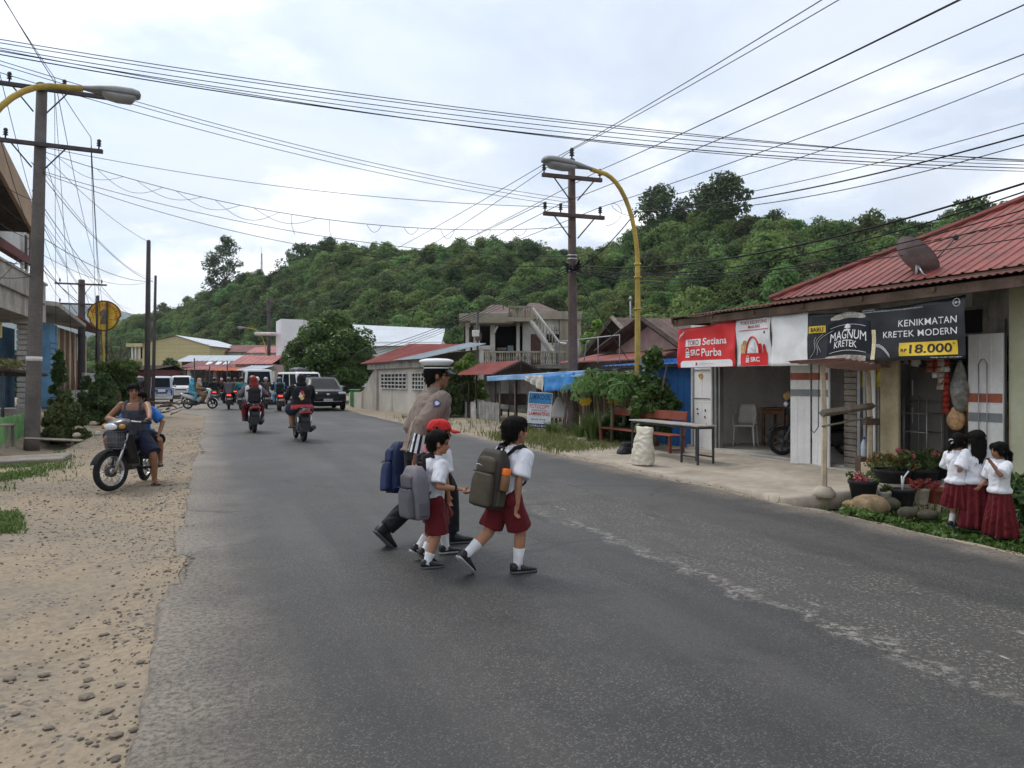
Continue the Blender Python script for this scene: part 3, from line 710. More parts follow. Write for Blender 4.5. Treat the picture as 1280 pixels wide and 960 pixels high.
mb=MB();mb.tube([(7.145,-.05,0),(7.145,-.05,2.3)],.014,6);mb.build('drain_pipe',M_DKMETAL,shop)
mb=MB()
for i in range(22):mb.box((4.52,-.03,.1+i*.1),(.26,.05,.084),(.15,0,0))
mb.build('louvre_panel',M_WOODG,shop)
mb=MB();mb.bbox((4.70,-.03,1.1),(.06,.08,2.2),.008);mb.bbox((4.80,-.02,1.1),(.05,.06,2.2),.008);mb.build('door_frame',M_METAL,shop)
mb=MB();mb.bbox((4.98,-.05,1.12),(.09,.03,1.5),.008);mb.build('white_board',M_STEELW,shop)
mb=MB();mb.bbox((4.95,.0,1.6),(.5,.04,.42),.008);mb.build('notice_board',mat('yellow_notice',(.50,.40,.07),.7,.35,6,.05,30),shop)
mb=MB();mb.bbox((5.28,-.02,1.0),(.34,.06,1.9),.01);mb.build('cream_panel',mat('cream_board',(.45,.38,.24),.8,.15,3,.1),shop)
M_BRED=mat('banner_red',(.66,.028,.030),.45,.08,3,.04,60,spec=.4,dirt=.2,dcol=(.30,.03,.03),ds=2.5)
M_BWHITE=mat('banner_white',(.74,.74,.73),.5,.06,3,.04,60,dirt=.25,dcol=(.45,.43,.39),ds=1.8)
M_BBLACK=mat('banner_black',(.016,.018,.022),.38,.15,3,.04,60,spec=.45)
M_INKW=mat('white_ink',(.78,.78,.77),.5,.03,3,0);M_INKK=mat('black_ink',(.03,.03,.033),.5,.05,3,0)
M_INKR=mat('dark_red_ink',(.30,.03,.03),.5,.05,3,0);M_INKY=mat('yellow_ink',(.72,.50,.055),.45,.10,4,0)
M_INKG=mat('grey_ink',(.32,.32,.33),.5,.05,3,0);M_GOLD=mat('gold_ink',(.70,.62,.40),.4,.3,5,0)
BY=-.80
BX0,BX1=sx(847,BY),sx(1207,BY)
bx=lambda px:sx(px,BY)
def sag(x,z,s):return .018*math.sin(x*7+s*3)*math.sin(z*5+s)+.034*fbm(x*1.7,z*1.9,s,3)
def banner(name,label,x0,x1,z0,z1,m,seed,sagz=.03,zl=None):
 t=thing(name,label,'banner',S(0,BY,0),RZ_RIGHT);mb=MB();nx,nz=30,14;g=[]
 for j in range(nz+1):
  row=[]
  for i in range(nx+1):
   q=i/nx;top=lerp(zl or z1,z1,q)-sagz*4*q*(1-q);x=lerp(x0,x1,q);z=lerp(z0,top,j/nz)
   row.append((x,sag(x,z,seed),z))
  g.append(row)
 mb.sheet(g,.004,True,(0,-1,0));mb.build('cloth',m,t)
 t['_w']=0;del t['_w']
 def onb(p):return Vector((p.x,sag(p.x,p.z,seed)+p.y,p.z))
 return t,onb
def patch(t,onb,x0,x1,z0,z1,m,name='printed_panel',lay=1,round_=0.):
 mb=MB();nx,nz=12,6;g=[]
 for j in range(nz+1):
  k=0
  q=j/nz
  if round_ and q>.5:k=round_*(1-math.sqrt(max(0,1-((q-.5)*2)**2)))
  g.append([tuple(onb(Vector((lerp(x0+k,x1-k,i/nx),-.004-.002*lay,lerp(z0,z1,q)))))for i in range(nx+1)])
 mb.sheet(g,0);return mb.build(name,m,t)
def btext(t,onb,s,x0,x1,z0,z1,m,lay=2,**k):
 return text(s,(x0,z0,x1,z1),m,t,'lettering',-.004-.002*lay,lambda p:onb(p),**k)
Z0=1.745
t,onb=banner('shop_banner','red banner reading TOKO Setiana SRC Purba under the porch eave',bx(847),bx(920)-.005,Z0,2.60,M_BRED,1.0,.02,2.54)
x0,x1=bx(847),bx(920);fx=lambda q:lerp(x0,x1,q);fz=lambda q:lerp(Z0,2.60,q)
patch(t,onb,fx(.14),fx(.43),fz(.50),fz(.66),M_INKW)
btext(t,onb,'TOKO',fx(.18),fx(.40),fz(.52),fz(.64),M_INKR,3,bold=.01)
btext(t,onb,'Setiana',fx(.46),fx(.86),fz(.51),fz(.67),M_INKW,bold=.012)
btext(t,onb,'SRC',fx(.23),fx(.43),fz(.28),fz(.42),M_INKW,bold=.03)
btext(t,onb,'Purba',fx(.46),fx(.76),fz(.25),fz(.43),M_INKW,bold=.012)
def bagmark(t,onb,xa,xb,za,zb,m,lay=2):
 w,h=xb-xa,zb-za
 for k in range(3):patch(t,onb,xa,xb,za+h*(.0+.24*k),za+h*(.17+.24*k),m,'bag_emblem',lay)
 mb=MB();mb.tube([tuple(onb(Vector((xa+w*(.5+.36*math.cos(a)),-.008,za+h*(.72+.26*math.sin(a))))))for a in [PI*i/8 for i in range(9)]],h*.045,5);mb.build('bag_emblem',m,t)
bagmark(t,onb,fx(.14),fx(.21),fz(.24),fz(.46),M_INKW)
patch(t,onb,fx(.06),fx(.96),fz(.01),fz(.165),M_BWHITE,'printed_panel',1,.08)
btext(t,onb,'AKU SENANG BELANJA DI',fx(.40),fx(.64),fz(.065),fz(.095),M_INKG);patch(t,onb,fx(.33),fx(.365),fz(.05),fz(.115),M_INKR,'bag_emblem',2)
for k in range(3):
 mb=MB();mb.tube([tuple(onb(Vector((fx(.03+.025*k),-.008,fz(.70+.03*k))))),tuple(onb(Vector((fx(.06+.03*k),-.008,fz(.80+.025*k)))))],.010,5);mb.build('printed_stripe',M_INKW,t)
t,onb=banner('poster_banner','white poster of a red grocery bag beside the blank white sheet',bx(920),bx(964)-.006,Z0,2.61,M_BWHITE,2.0,.01,2.59)
x0,x1=bx(920),bx(964)
patch(t,onb,fx(.08),fx(.95),fz(.76),fz(.97),M_BWHITE,'printed_panel',1);patch(t,onb,fx(.09),fx(.95),fz(.745),fz(.758),M_BRED,'printed_stripe',2)
btext(t,onb,'TOKO KELONTONG',fx(.12),fx(.91),fz(.875),fz(.945),M_INKR,bold=.02);btext(t,onb,'MASA KINI',fx(.33),fx(.70),fz(.785),fz(.85),M_INKR,bold=.02)
patch(t,onb,fx(.13),fx(.88),fz(.01),fz(.27),M_BRED);btext(t,onb,'SRC',fx(.44),fx(.68),fz(.09),fz(.19),M_INKW,bold=.03);bagmark(t,onb,fx(.31),fx(.40),fz(.08),fz(.22),M_INKW)
mb=MB();mb.tube([tuple(onb(Vector((fx(.50+.19*math.cos(a)),-.012,fz(.27+.34*math.sin(a))))))for a in [PI*i/12 for i in range(13)]],.014,6);mb.build('bag_handle',M_BRED,t)
for (a,b,c,d,m)in [(.14,.30,.27,.47,'groc_tan'),(.20,.32,.40,.54,'groc_olive'),(.44,.58,.27,.52,'groc_pale'),(.48,.56,.36,.44,'groc_blue'),(.66,.76,.27,.46,'groc_red'),(.78,.86,.27,.44,'groc_red')]:
 mc={'groc_tan':(.5,.33,.14),'groc_olive':(.3,.3,.08),'groc_pale':(.6,.62,.64),'groc_blue':(.16,.28,.45),'groc_red':(.5,.03,.03)}[m]
 patch(t,onb,fx(a),fx(b),fz(c),fz(d),mat(m,mc,.5,.35,14,0),'printed_groceries',2,.02)
mb=MB();mb.ell(tuple(onb(Vector((fx(.84),-.006,fz(.68))))),(.022,.003,.022));mb.build('printed_dot',mat('navy_ink',(.02,.03,.10),.5),t)
t,onb=banner('blank_banner','plain white sheet hung between the poster and the black banner',bx(964),bx(1010)-.004,Z0-.01,2.59,M_BWHITE,3.0,.015,2.60)
x0,x1=bx(1010),bx(1207);ZB=1.77
t,onb=banner('black_banner','large black cigarette banner reading MAGNUM KRETEK and RP 18.000',x0,x1,ZB,2.585,M_BBLACK,4.0,.05,2.56)
fz=lambda q:lerp(ZB,2.58,q)
btext(t,onb,'KENIKMATAN',fx(.632),fx(.962),fz(.58),fz(.69),M_INKW,bold=.003,sp=1.05);btext(t,onb,'KRETEK MODERN',fx(.537),fx(.962),fz(.40),fz(.51),M_INKW,bold=.003,sp=1.05)
patch(t,onb,fx(.640),fx(.962),fz(.075),fz(.30),M_INKY)
btext(t,onb,'RP',fx(.651),fx(.684),fz(.145),fz(.20),M_INKK,3,bold=.02);btext(t,onb,'18.000',fx(.698),fx(.932),fz(.115),fz(.265),M_INKK,3,bold=.02);btext(t,onb,'*',fx(.937),fx(.950),fz(.235),fz(.27),M_INKK,3)
patch(t,onb,fx(.010),fx(.135),fz(.585),fz(.72),M_INKY);btext(t,onb,'BARU',fx(.028),fx(.118),fz(.605),fz(.69),M_INKK,3,bold=.02)
px0,px1=fx(.15),fx(.455)
def dome(name,za,zb,bul,m,lay,xa=px0,xb=px1,up=1):
 mb=MB();g=[]
 for j in range(7):
  row=[]
  for i in range(17):
   q=i/16;c=bul*(1-(2*q-1)**2);z=lerp(za+(c if up&2 else 0),zb+(c if up&1 else 0),j/6)
   row.append(tuple(onb(Vector((lerp(xa,xb,q),-.004-.002*lay,z)))))
  g.append(row)
 mb.sheet(g,0);return mb.build(name,m,t)
M_PACK=mat('pack_navy',(.012,.015,.022),.4,.2,3,0);M_PSILV=mat('pack_silver',(.42,.40,.33),.4,.55,2.4,0)
dome('printed_pack_top',fz(.80),fz(.84),.075,M_PSILV,1,fx(.17),fx(.42));dome('printed_pack_foot',fz(.015),fz(.10),.03,M_PSILV,1,fx(.14),fx(.43))
dome('printed_pack',fz(.13),fz(.72),.085,M_PACK,2,up=3)
patch(t,onb,fx(.462),fx(.487),fz(.03),fz(.56),M_GOLD,'printed_edge',2)
def arc_text(s,xa,xb,z,h,bend,m,**k):
 mid=(xa+xb)/2;hw=(xb-xa)/2
 text(s,(xa,z,xb,z+h),m,t,'lettering',-.004-.002*4,lambda p:onb(Vector((p.x,p.y,p.z+bend*(1-((p.x-mid)/hw)**2)))),**k)
arc_text('MAGNUM',fx(.170),fx(.430),fz(.37),fz(.17)-fz(0),.055,M_INKW);arc_text('KRETEK',fx(.203),fx(.372),fz(.255),fz(.125)-fz(0),.03,M_INKW)
for zc,bd in ((fz(.64),.05),(fz(.165),.045)):
 mb=MB();mb.tube([tuple(onb(Vector((lerp(fx(.17),fx(.43),q/12),-.013,zc+bd*(1-(q/6-1)**2)))))for q in range(13)],.0035,4);mb.build('printed_line',M_INKW,t)
mb=MB()
for k in range(7):
 a=rad(20+k*140/6);cx_,cz_=fx(.297),fz(.60);mb.cone(tuple(onb(Vector((cx_,-.013,cz_+.02)))),tuple(onb(Vector((cx_+.055*math.cos(a),-.013,cz_+.02+.062*math.sin(a))))),.006,.011,6)
mb.box(tuple(onb(Vector((fx(.297),-.013,fz(.60))))),(.12,.004,.022));mb.build('crest',M_INKW,t)
mb=MB()
for k in range(3):
 mb.tube([tuple(onb(Vector((fx(.02+.03*k+.09*(q/10)**2*(1+.2*k)+.03*math.sin(q*.5+k)),-.011,fz(.10+.05*k+.045*q)))))for q in range(10)],.003,4)
 mb.tube([tuple(onb(Vector((fx(.49+.012*q),-.011,fz(.30-.0032*q*q-.02*k)))))for q in range(9)],.003,4)
mb.build('printed_swirl',M_INKW,t)
btext(t,onb,'PERINGATAN',fx(.40),fx(.485),fz(.905),fz(.925),M_INKW);btext(t,onb,'KARENA MEROKOK, SAYA TERKENA KANKER TENGGOROKAN. LAYANAN BERHENTI MEROKOK',fx(.20),fx(.78),fz(.865),fz(.888),M_INKW)
btext(t,onb,'Harga mulai sebungkus',fx(.82),fx(.985),fz(.025),fz(.045),M_INKW)
mb=MB();c=onb(Vector((fx(.955),-.010,fz(.90))));mb.tube([(c.x+.05*math.cos(a),c.y,c.z+.05*math.sin(a))for a in [2*PI*i/16 for i in range(17)]],.005,5);mb.build('age_mark',M_INKW,t)
btext(t,onb,'18+',fx(.935),fx(.975),fz(.88),fz(.92),M_INKW,3,bold=.02)
M_PLW=mat('worn_white_plastic',(.66,.62,.56),.5,.12,4,.03,40,dirt=.4,dcol=(.25,.19,.13))
def plastic_chair(name,label,loc,rz,m):
 t=thing(name,label,'chair',loc,rz)
 mb=MB();mb.bbox((0,0,.43),(.42,.42,.035),.012);mb.build('seat',m,t)
 mb=MB();g=[]
 for j in range(7):
  z=.46+.42*j/6;w=.20*(1-.25*(j/6)**3);g.append([(w*(i/4-1),.19+.05*j/6+.03*(1-(i/4-1)**2),z)for i in range(9)])
 mb.sheet(g,.02,True,(0,1,0));mb.build('backrest',m,t)
 for sx_ in (-1,1):
  for sy_ in (-1,1):mb=MB();mb.tube([(sx_*.19,sy_*.18,.42),(sx_*.22,sy_*.22,0)],[.028,.02],6);mb.build('leg',m,t)
  mb=MB();mb.tube([(sx_*.21,-.19,.42),(sx_*.235,-.17,.62),(sx_*.235,.05,.64),(sx_*.20,.21,.66)],.018,6);mb.build('armrest',m,t)
 return t
plastic_chair('plastic_chair','worn pale plastic chair standing in the open garage bay',S(sx(932,.9),.9,.10),RZ_RIGHT+.7,M_PLW)
plastic_chair('plastic_chair','brown plastic chair behind the wooden side table in the garage',S(sx(958,2.2),2.2,.10),RZ_RIGHT-.5,mat('brown_plastic',(.13,.075,.05),.5,.2,4))
t=thing('side_table','small brown wooden side table inside the open garage bay','table',S(sx(974,1.5),1.5,.10),RZ_RIGHT+.25)
mb=MB();mb.bbox((0,0,.80),(.60,.50,.035),.008);mb.build('tabletop',M_WOODB,t)
for a in (-1,1):
 for b in (-1,1):mb=MB();mb.bbox((a*.25,b*.20,.39),(.055,.055,.78),.006);mb.build('leg',M_WOODB,t)
mb=MB();mb.bbox((0,-.2,.2),(.46,.03,.05),.005);mb.bbox((0,.2,.2),(.46,.03,.05),.005);mb.bbox((0,0,.72),(.52,.42,.09),.005);mb.build('rails',M_WOODB,t)
BU=onv(752,8.55)[0]
t=thing('wooden_bench','long red-brown wooden bench with a plank backrest beside the blue shack','bench',R(BU,8.55,.0),RZ_RIGHT);t.scale=(1,1,.83)
M_BENCH=mat('red_brown_paint',(.20,.055,.035),.6,.2,3,.12,40,dirt=.3,dcol=(.10,.05,.035))
BL=3.05
mb=MB();mb.bbox((BL/2,.1,.46),(BL,.36,.035),.008);mb.build('seat',M_BENCH,t)
mb=MB();mb.bbox((BL/2,.30,.93),(BL+.04,.03,.22),.006,(-.12,0,0));mb.build('backrest',M_BENCH,t)
for x in (.06,BL-.06):
 mb=MB();mb.tube([(x,.26,0),(x,.27,.48),(x,.33,1.03)],.032,4,smooth=False);mb.build('leg',M_BENCH,t)
 mb=MB();mb.bbox((x,-.05,.22),(.055,.055,.44),.006);mb.build('leg',M_BENCH,t)
 mb=MB();mb.bbox((x,.1,.12),(.04,.32,.04),.005);mb.build('stretcher',M_BENCH,t)
TU=onv(792,7.95)[0]
t=thing('long_table','long narrow dark metal table set before the red-brown bench','table',R(TU,7.95,.0),RZ_RIGHT);t.scale=(1,1,.91);TLn=2.35
mb=MB();mb.bbox((TLn/2,.1,.76),(TLn,.42,.03),.006);mb.build('tabletop',mat('worn_table_top',(.32,.29,.27),.5,.2,3),t)
for x in (.06,TLn-.55,TLn-.05):
 for y in (-.06,.26):mb=MB();mb.bbox((x,y,.37),(.035,.035,.74),.004);mb.build('leg',M_DKMETAL,t)
mb=MB();mb.bbox((TLn-.3,-.06,.16),(.5,.03,.03),.004);mb.bbox((TLn-.3,.26,.16),(.5,.03,.03),.004);mb.bbox((TLn/2,.1,.72),(TLn-.05,.34,.035),.004);mb.build('rails',M_DKMETAL,t)
def sack(label,loc,rz,w,d,h,m,seed):
 mb=MB();rings=[]
 for j in range(15):
  q=j/14;a=w/2*(1.06-.10*q+.05*math.sin(q*7));b=d/2*(.95 if q<.12 else 1.05-.80*q**1.6);z=h*q
  rings.append([(a*math.copysign(abs(math.cos(2*PI*k/22))**.75,math.cos(2*PI*k/22))*(1+.10*nz3(k*.6,j*.5,seed))+.07*q,b*math.copysign(abs(math.sin(2*PI*k/22))**.8,math.sin(2*PI*k/22))*(1+.16*nz3(k*.7,j*.6,seed+3)),z+(.02*nz3(k,j,5)if j else 0))for k in range(22)])
 mb.loft(rings);o=fuse(mb,'sack',m,None,.014,1,None,.020,7,seed,(1,1,1.6),label=label,cat='sack');o.location=loc;o.rotation_euler=(0,0,rz);return o
M_SACK=mat('woven_sack',(.56,.52,.43),.8,.1,3,.5,12,dirt=.2,dcol=(.3,.24,.16))
p=ground(803,580);sack('full white woven sack standing on the concrete before the long table',(p.x,p.y,.0),RZ_RIGHT+.1,.44,.30,.66,M_SACK,3)
p=ground(795,568);o=sack('black rubbish bag slumped on the ground behind the white sack',(p.x-.2,p.y+.15,0),.4,.3,.3,.22,M_BLACKP,7)
t=thing('stall_frame','makeshift pale wooden post stall with a scrap pink tin awning before the shop','stall',(0,0,0))
A_=ground(1030,618);B_=ground(1087,597)
for P_,h,r in ((A_,1.70,.038),(B_,1.62,.042)):
 mb=MB();mb.tube([P_+Vector((0,0,-.02)),P_+Vector((.01,0,h*.5)),P_+Vector((-.02,0,h))],[r*1.05,r,r*.9],5,smooth=False);mb.build('post',M_WOODP,t)
mb=MB();mb.lathe([(.14,-.03),(.15,.03),(.10,.09),(.04,.11)],10,Matrix.Translation(A_));mb.build('post_footing',M_CONC,t)
for za,th in ((1.10,.10),(.93,.028)):
 mb=MB();dd=(B_-A_).normalized();mb.tube([A_-dd*.12+Vector((0,-.04,za-.03)),B_+dd*.1+Vector((0,-.04,za))],th/2,4,smooth=False);mb.build('crossbar',M_WOODG,t)
mb=MB();mb.bbox(tuple(B_+Vector((.02,.0,.86))),(.22,.14,.1),.01);mb.build('bracket',M_WOODD,t)
mb=MB();g=[];dx=(B_-A_);
for j in range(7):
 row=[]
 for i in range(37):
  q=-.35+1.75*i/36;P_=A_+dx*q*.8+Vector((DN.x,DN.y,0))*(lerp(-.35,.55,j/6));row.append((P_.x,P_.y,1.72-.05*q+.04*j/6+.013*math.sin(i*1.9)+.02*fbm(q*2,j*.3)))
 g.append(row)
mb.sheet(g,.004,True);mb.build('tin_awning',M_PINKSH,t)
mb=MB();P_=B_+Vector((.03,-.03,0));mb.bbox((P_.x,P_.y,.12),(.28,.2,.24),.01,(0,0,.4));mb.build('wood_block',M_WOODP,t)
def hang_pack(n,x,y,z0,z1,w,m,label,group):
 t=thing('snack_strip',label,'snacks',S(x,y,0),RZ_RIGHT,group);rs=random.Random(int(x*100));k=int((z0-z1)/.085)
 for i in range(k):
  mb=MB();z=z0-i*.085;g=[[(lerp(-w,w,a/3)+rs.uniform(-.008,.008),rs.uniform(-.02,.02)-.015*(1-abs(a/1.5-1))*(1-abs(b-1)),z-.04*b)for a in range(4)]for b in range(3)]
  mb.sheet(g,.01,True,(0,1,0));mb.build('snack_sachet',m if rs.random()<.8 else M_INKW,t)
M_SN1=mat('red_snack_foil',(.42,.045,.03),.35,.4,12,0);M_SN2=mat('brown_snack_foil',(.28,.10,.06),.35,.4,12,0);M_SN3=mat('pale_snack_foil',(.5,.4,.33),.35,.4,12,0)
for i,(px,y,z0,z1,w,m,lb)in enumerate([(1162,.12,1.95,1.55,.06,M_SN2,'brown'),(1169,.15,1.95,1.50,.055,M_SN1,'red'),(1176,.10,1.95,1.35,.06,M_SN3,'pale'),(1183,.12,1.95,.95,.055,M_SN1,'longest red')]):
 hang_pack(i,sx(px,y),y,z0,z1,w,m,'strip of %s snack sachets hanging in the store doorway'%lb,'snack strips in the store doorway')
mb=MB();rings=[]
for j in range(12):
 q=j/11;r=.13*math.sin(PI*(.08+.85*q))**.7*(.45+.9*q if q<.6 else 1);rings.append([(r*(1+.22*nz3(k*1.1,j*.6,2))*math.cos(2*PI*k/14),r*(1+.2*nz3(k*1.1,j*.6,5))*math.sin(2*PI*k/14),1.72-.72*q)for k in range(14)])
mb.loft(rings);o=mb.build('plastic_bag',mat('clear_plastic_bag',(.20,.19,.165),.35,.5,9,.3,30,spec=.5),label='bulging clear plastic bag hanging in the store doorway beside the shutter',cat='bag');o.location=S(sx(1200,-.1),-.1,.05);o.rotation_euler=(0,0,.4)
mb=MB();mb.ell((0,0,0),(.12,.1,.15),None,12,8);mb.ell((.02,.02,.1),(.08,.07,.1),None,10,6);o=mb.build('cracker_bag',mat('cracker_bag',(.50,.30,.15),.4,.35,14,.3,20),label='bag of tan crackers hanging below the clear plastic bag',cat='bag');o.location=S(sx(1195,-.12),-.12,.95)
t=thing('fridge','grey-brown two-door fridge standing inside the store','fridge',S(5.42,.55,.1),RZ_RIGHT)
M_FR=mat('fridge_grey',(.20,.185,.165),.4,.1,3,.02)
mb=MB();mb.bbox((.05,.3,.82),(.62,.6,1.64),.02);mb.build('cabinet',M_FR,t)
mb=MB();mb.bbox((.05,-.02,1.35),(.60,.05,.54),.015);d=mb.build('door',M_FR,t);mb=MB();mb.bbox((-.19,-.055,1.28),(.03,.03,.25),.008);mb.build('handle',M_METAL,d)
mb=MB();mb.bbox((.05,-.02,.55),(.60,.05,1.0),.015);d=mb.build('door',M_FR,t);mb=MB();mb.bbox((-.19,-.055,.85),(.03,.03,.25),.008);mb.build('handle',M_METAL,d)
t=thing('wire_rack','white wire shelf rack in the store doorway','rack',S(sx(1144,.1),.1,.1),RZ_RIGHT)
for x in (-.2,.2):
 for y in (0,.3):mb=MB();mb.tube([(x,y,0),(x,y,1.15)],.008,6);mb.build('upright',M_METAL,t)
for z in (.25,.62,.9):
 mb=MB();mb.tube([(-.2,0,z),(.2,0,z),(.2,.3,z),(-.2,.3,z),(-.2,0,z)],.008,5)
 for i in range(7):mb.tube([(-.17+.057*i,0,z),(-.17+.057*i,.3,z)],.004,4)
 mb.build('shelf',M_METAL,t)
t=thing('shop_counter','dark brown wooden shop counter behind the hanging snacks','counter',S(6.25,.75,.1),RZ_RIGHT)
mb=MB();mb.bbox((0,.25,.82),(.8,.5,.22),.01);mb.build('counter_top',mat('counter_wood',(.25,.10,.05),.5,.25,3),t);mb=MB();mb.bbox((0,.27,.36),(.74,.42,.7),.01);mb.build('counter_base',M_WOODB,t)
rs=random.Random(9);shel=thing('goods_shelf','dim shelf of jars and packets along the back of the store','shelf',S(5.9,2.6,.1),RZ_RIGHT)
for k in range(4):mb=MB();mb.bbox((0,.2,.5+.45*k),(2.2,.35,.03),.004);mb.build('shelf_board',M_WOODB,shel)
for k in range(4):
 for i in range(12):
  mb=MB();h=rs.uniform(.14,.3);x=-1+i*.175;c=rs.choice([M_SN1,M_SN2,M_SN3,M_INKW,M_INKY,M_GRSTRIPE])
  if rs.random()<.5:mb.lathe([(.05,0),(.055,.02),(.055,h*.8),(.035,h*.88),(.035,h)],8,Matrix.Translation((x,.15,.515+.45*k)))
  else:mb.bbox((x,.15,.515+.45*k+h/2),(.11,.1,h),.006)
  o=mb.build('grocery_pack',c,label='%s pack on the %s board of the dim store shelf'%({M_SN1:'red foil',M_SN2:'brown',M_SN3:'pale pinkish',M_INKW:'white',M_INKY:'yellow',M_GRSTRIPE:'grey'}[c],['lowest','second lowest','second highest','topmost'][k]),cat='packet',group='groceries on the store shelf');o.location=S(5.9,2.6,.1);o.rotation_euler=(0,0,RZ_RIGHT)
for i in range(26):
 rs=random.Random(i+40);x,y,z=[(sx(1092+rs.random()*30,.5),.5,1.95),(5.95+.055*(i%13),.72+.12*(i//13%2),1.03),(sx(1130+rs.random()*28,.3),.3,1.9)][i%3]
 w_,h_=rs.uniform(.05,.09),rs.uniform(.10,.22);mb=MB();mb.sheet([[(lerp(-w_,w_,a/4),-.03*math.sin(PI*a/4)*math.sin(PI*b/4),lerp(0,h_,b/4)*(1 if i%3==1 else -1))for a in range(5)]for b in range(5)],.02,True,(0,1,0))
 o=mb.build('grocery_pack',rs.choice([M_SN1,M_SN2,M_SN3,M_INKW,M_INKY,M_ORSTRIPE]),label=['small packet hanging under the store lintel beside the notice board','snack packet standing on the brown shop counter','small packet hanging over the fridge in the store doorway'][i%3],cat='packet',group=['packets hung beside the notice board','packets on the shop counter','packets hung over the fridge'][i%3]);o.location=S(x,y,z);o.rotation_euler=(0,rs.uniform(-.2,.2),RZ_RIGHT+rs.uniform(-.4,.4))
t=thing('water_bottle','clear blue capped water bottle on a block beside the stall post','bottle',S(sx(1080,-.2),-.2,.30),0)
mb=MB();mb.lathe([(.045,0),(.05,.02),(.05,.18),(.03,.24),(.018,.26),(.018,.28)],12);mb.build('bottle_body',mat('water_bottle_plastic',(.45,.52,.58),.15,.1,3,0,spec=.6),t)
mb=MB();mb.lathe([(.021,.275),(.021,.31)],10);mb.build('cap',mat('blue_cap',(.05,.12,.4),.4),t)
mb=MB();mb.bbox((0,0,.15),(.2,.2,.26),.01);o=mb.build('low_stool',M_WOODD,label='low dark wooden stool under the water bottle',cat='stool');o.location=S(sx(1080,-.2),-.2,.02)
t=thing('satellite_dish','grey satellite dish on a bracket over the red roof edge','dish',S(sx(1146,.45),.45,roofz(0,.45)-.03),RZ_RIGHT+.1);t.scale=(.84,)*3
mb=MB();rings=[]
Md=Matrix.Translation((-.05,.1,.42))@Matrix.Rotation(rad(-48),4,'X')@Matrix.Rotation(rad(16),4,'Y')
for j in range(6):q=j/5;rings.append([tuple(Md@Vector((.46*q*math.cos(2*PI*k/28),.46*q*math.sin(2*PI*k/28),.13*q*q-.13)))if q else tuple(Md@Vector((.002*math.cos(2*PI*k/28),.002*math.sin(2*PI*k/28),-.13)))for k in range(28)])
mb.loft(rings,False);q=[[tuple(Vector(p)+Md.to_3x3()@Vector((0,0,-.012)))for p in r]for r in rings];mb.loft([list(reversed(r))for r in q],False)
mb.build('reflector',mat('dish_grey',(.22,.19,.185),.55,.2,3,.05),t)
mb=MB();mb.tube([(-.05,.05,-.02),(-.05,.1,.34)],.03,8);mb.tube([(-.05,.1,.28),(.22,-.12,.03),(.3,.25,-.05)],.014,6);mb.tube([(-.05,.08,.25),(.22,-.12,.03)],.014,6);mb.build('mount',M_METAL,t)
mb=MB();e=Md@Vector((.30,.05,.62));s_=Md@Vector((.42,.05,-.0));mb.tube([tuple(s_),tuple(e)],.012,6);mb.ell(tuple(e),(.05,.05,.06));mb.build('receiver_arm',M_DKMETAL,t)
# RIGHT SIDE BEYOND THE SHOP
M_BLUE=mat('blue_painted_tin',(.035,.15,.40),.5,.15,2,.05,30,dirt=.3,dcol=(.05,.09,.17),ds=1.8,streak=True)
M_BLUED=mat('dark_blue_tin',(.018,.045,.20),.5,.15,2,.05,30)
M_TARP=mat('blue_tarpaulin',(.06,.25,.58),.45,.15,3,.4,9)
M_TARPL=mat('pale_blue_tarpaulin',(.25,.42,.66),.5,.12,3,.3,9)
M_PINKPL=mat('faded_pink_planks',(.42,.29,.26),.85,.15,2,.2,30,dirt=.3,dcol=(.2,.14,.12))
M_BROWNROOF=mat('brown_metal_roof',(.115,.075,.065),.7,.25,1.5,.2,30,dirt=.4,dcol=(.05,.035,.03))
M_DARKWOOD=mat('dark_stained_wood',(.055,.04,.032),.85,.3,3,.3,30)
M_PICKET=mat('whitewashed_picket',(.50,.49,.46),.85,.2,3,.3,30,dirt=.45,dcol=(.17,.15,.125),streak=True)
M_GREYROOF=mat('grey_blue_roof',(.37,.42,.45),.5,.1,.9,.04,30,dirt=.25,dcol=(.25,.26,.27))
M_WHITEROOF=mat('pale_metal_roof',(.52,.56,.60),.5,.08,.5,.03,20)
M_REDR2=mat('matt_red_roof',(.25,.07,.06),.7,.2,1,.1,20,dirt=.3,dcol=(.12,.04,.035))
M_DARKGLASS=mat('dark_glass',(.012,.014,.017),.2,.2,2,0,spec=.07)
M_BLACKIN=mat('interior_shade_black',(.02,.019,.018),.9,.3,2,0)  # near-black colour that paints shade into vents and open rooms
def ribsheet(mb,a,b,c,d,n,amp=.02,t=.006):
 """ribbed sheet on quad a-b (low edge), d-c (high edge)"""
 a,b,c,d=map(Vector,(a,b,c,d));nrm=(b-a).cross(d-a).normalized();pr=[(0,0),(.34,0),(.42,1),(.58,1),(.66,0)]
 qs=[((i+q)/n,h)for i in range(n)for q,h in pr]+[(1,0)]
 mb.sheet([[tuple(a.lerp(b,q).lerp(d.lerp(c,q),s)+nrm*(h*amp))for q,h in qs]for s in (0,.5,1)],t,False,nrm)
bs0=sx(790);t=thing('blue_shack','blue ribbed tin kiosk closed up beside the shop','kiosk',S(bs0),RZ_RIGHT);wB=-bs0
mb=MB();ribsheet(mb,(0,.25,0),(wB-.30,.25,0),(wB-.30,.25,2.0),(0,.25,2.0),9,.022);mb.build('front_wall',M_BLUE,t)
mb=MB();ribsheet(mb,(wB-.30,.28,-.02),(wB-.04,.10,-.02),(wB-.04,.10,2.06),(wB-.30,.28,2.06),3,.02);mb.build('side_panel',M_BLUED,t)
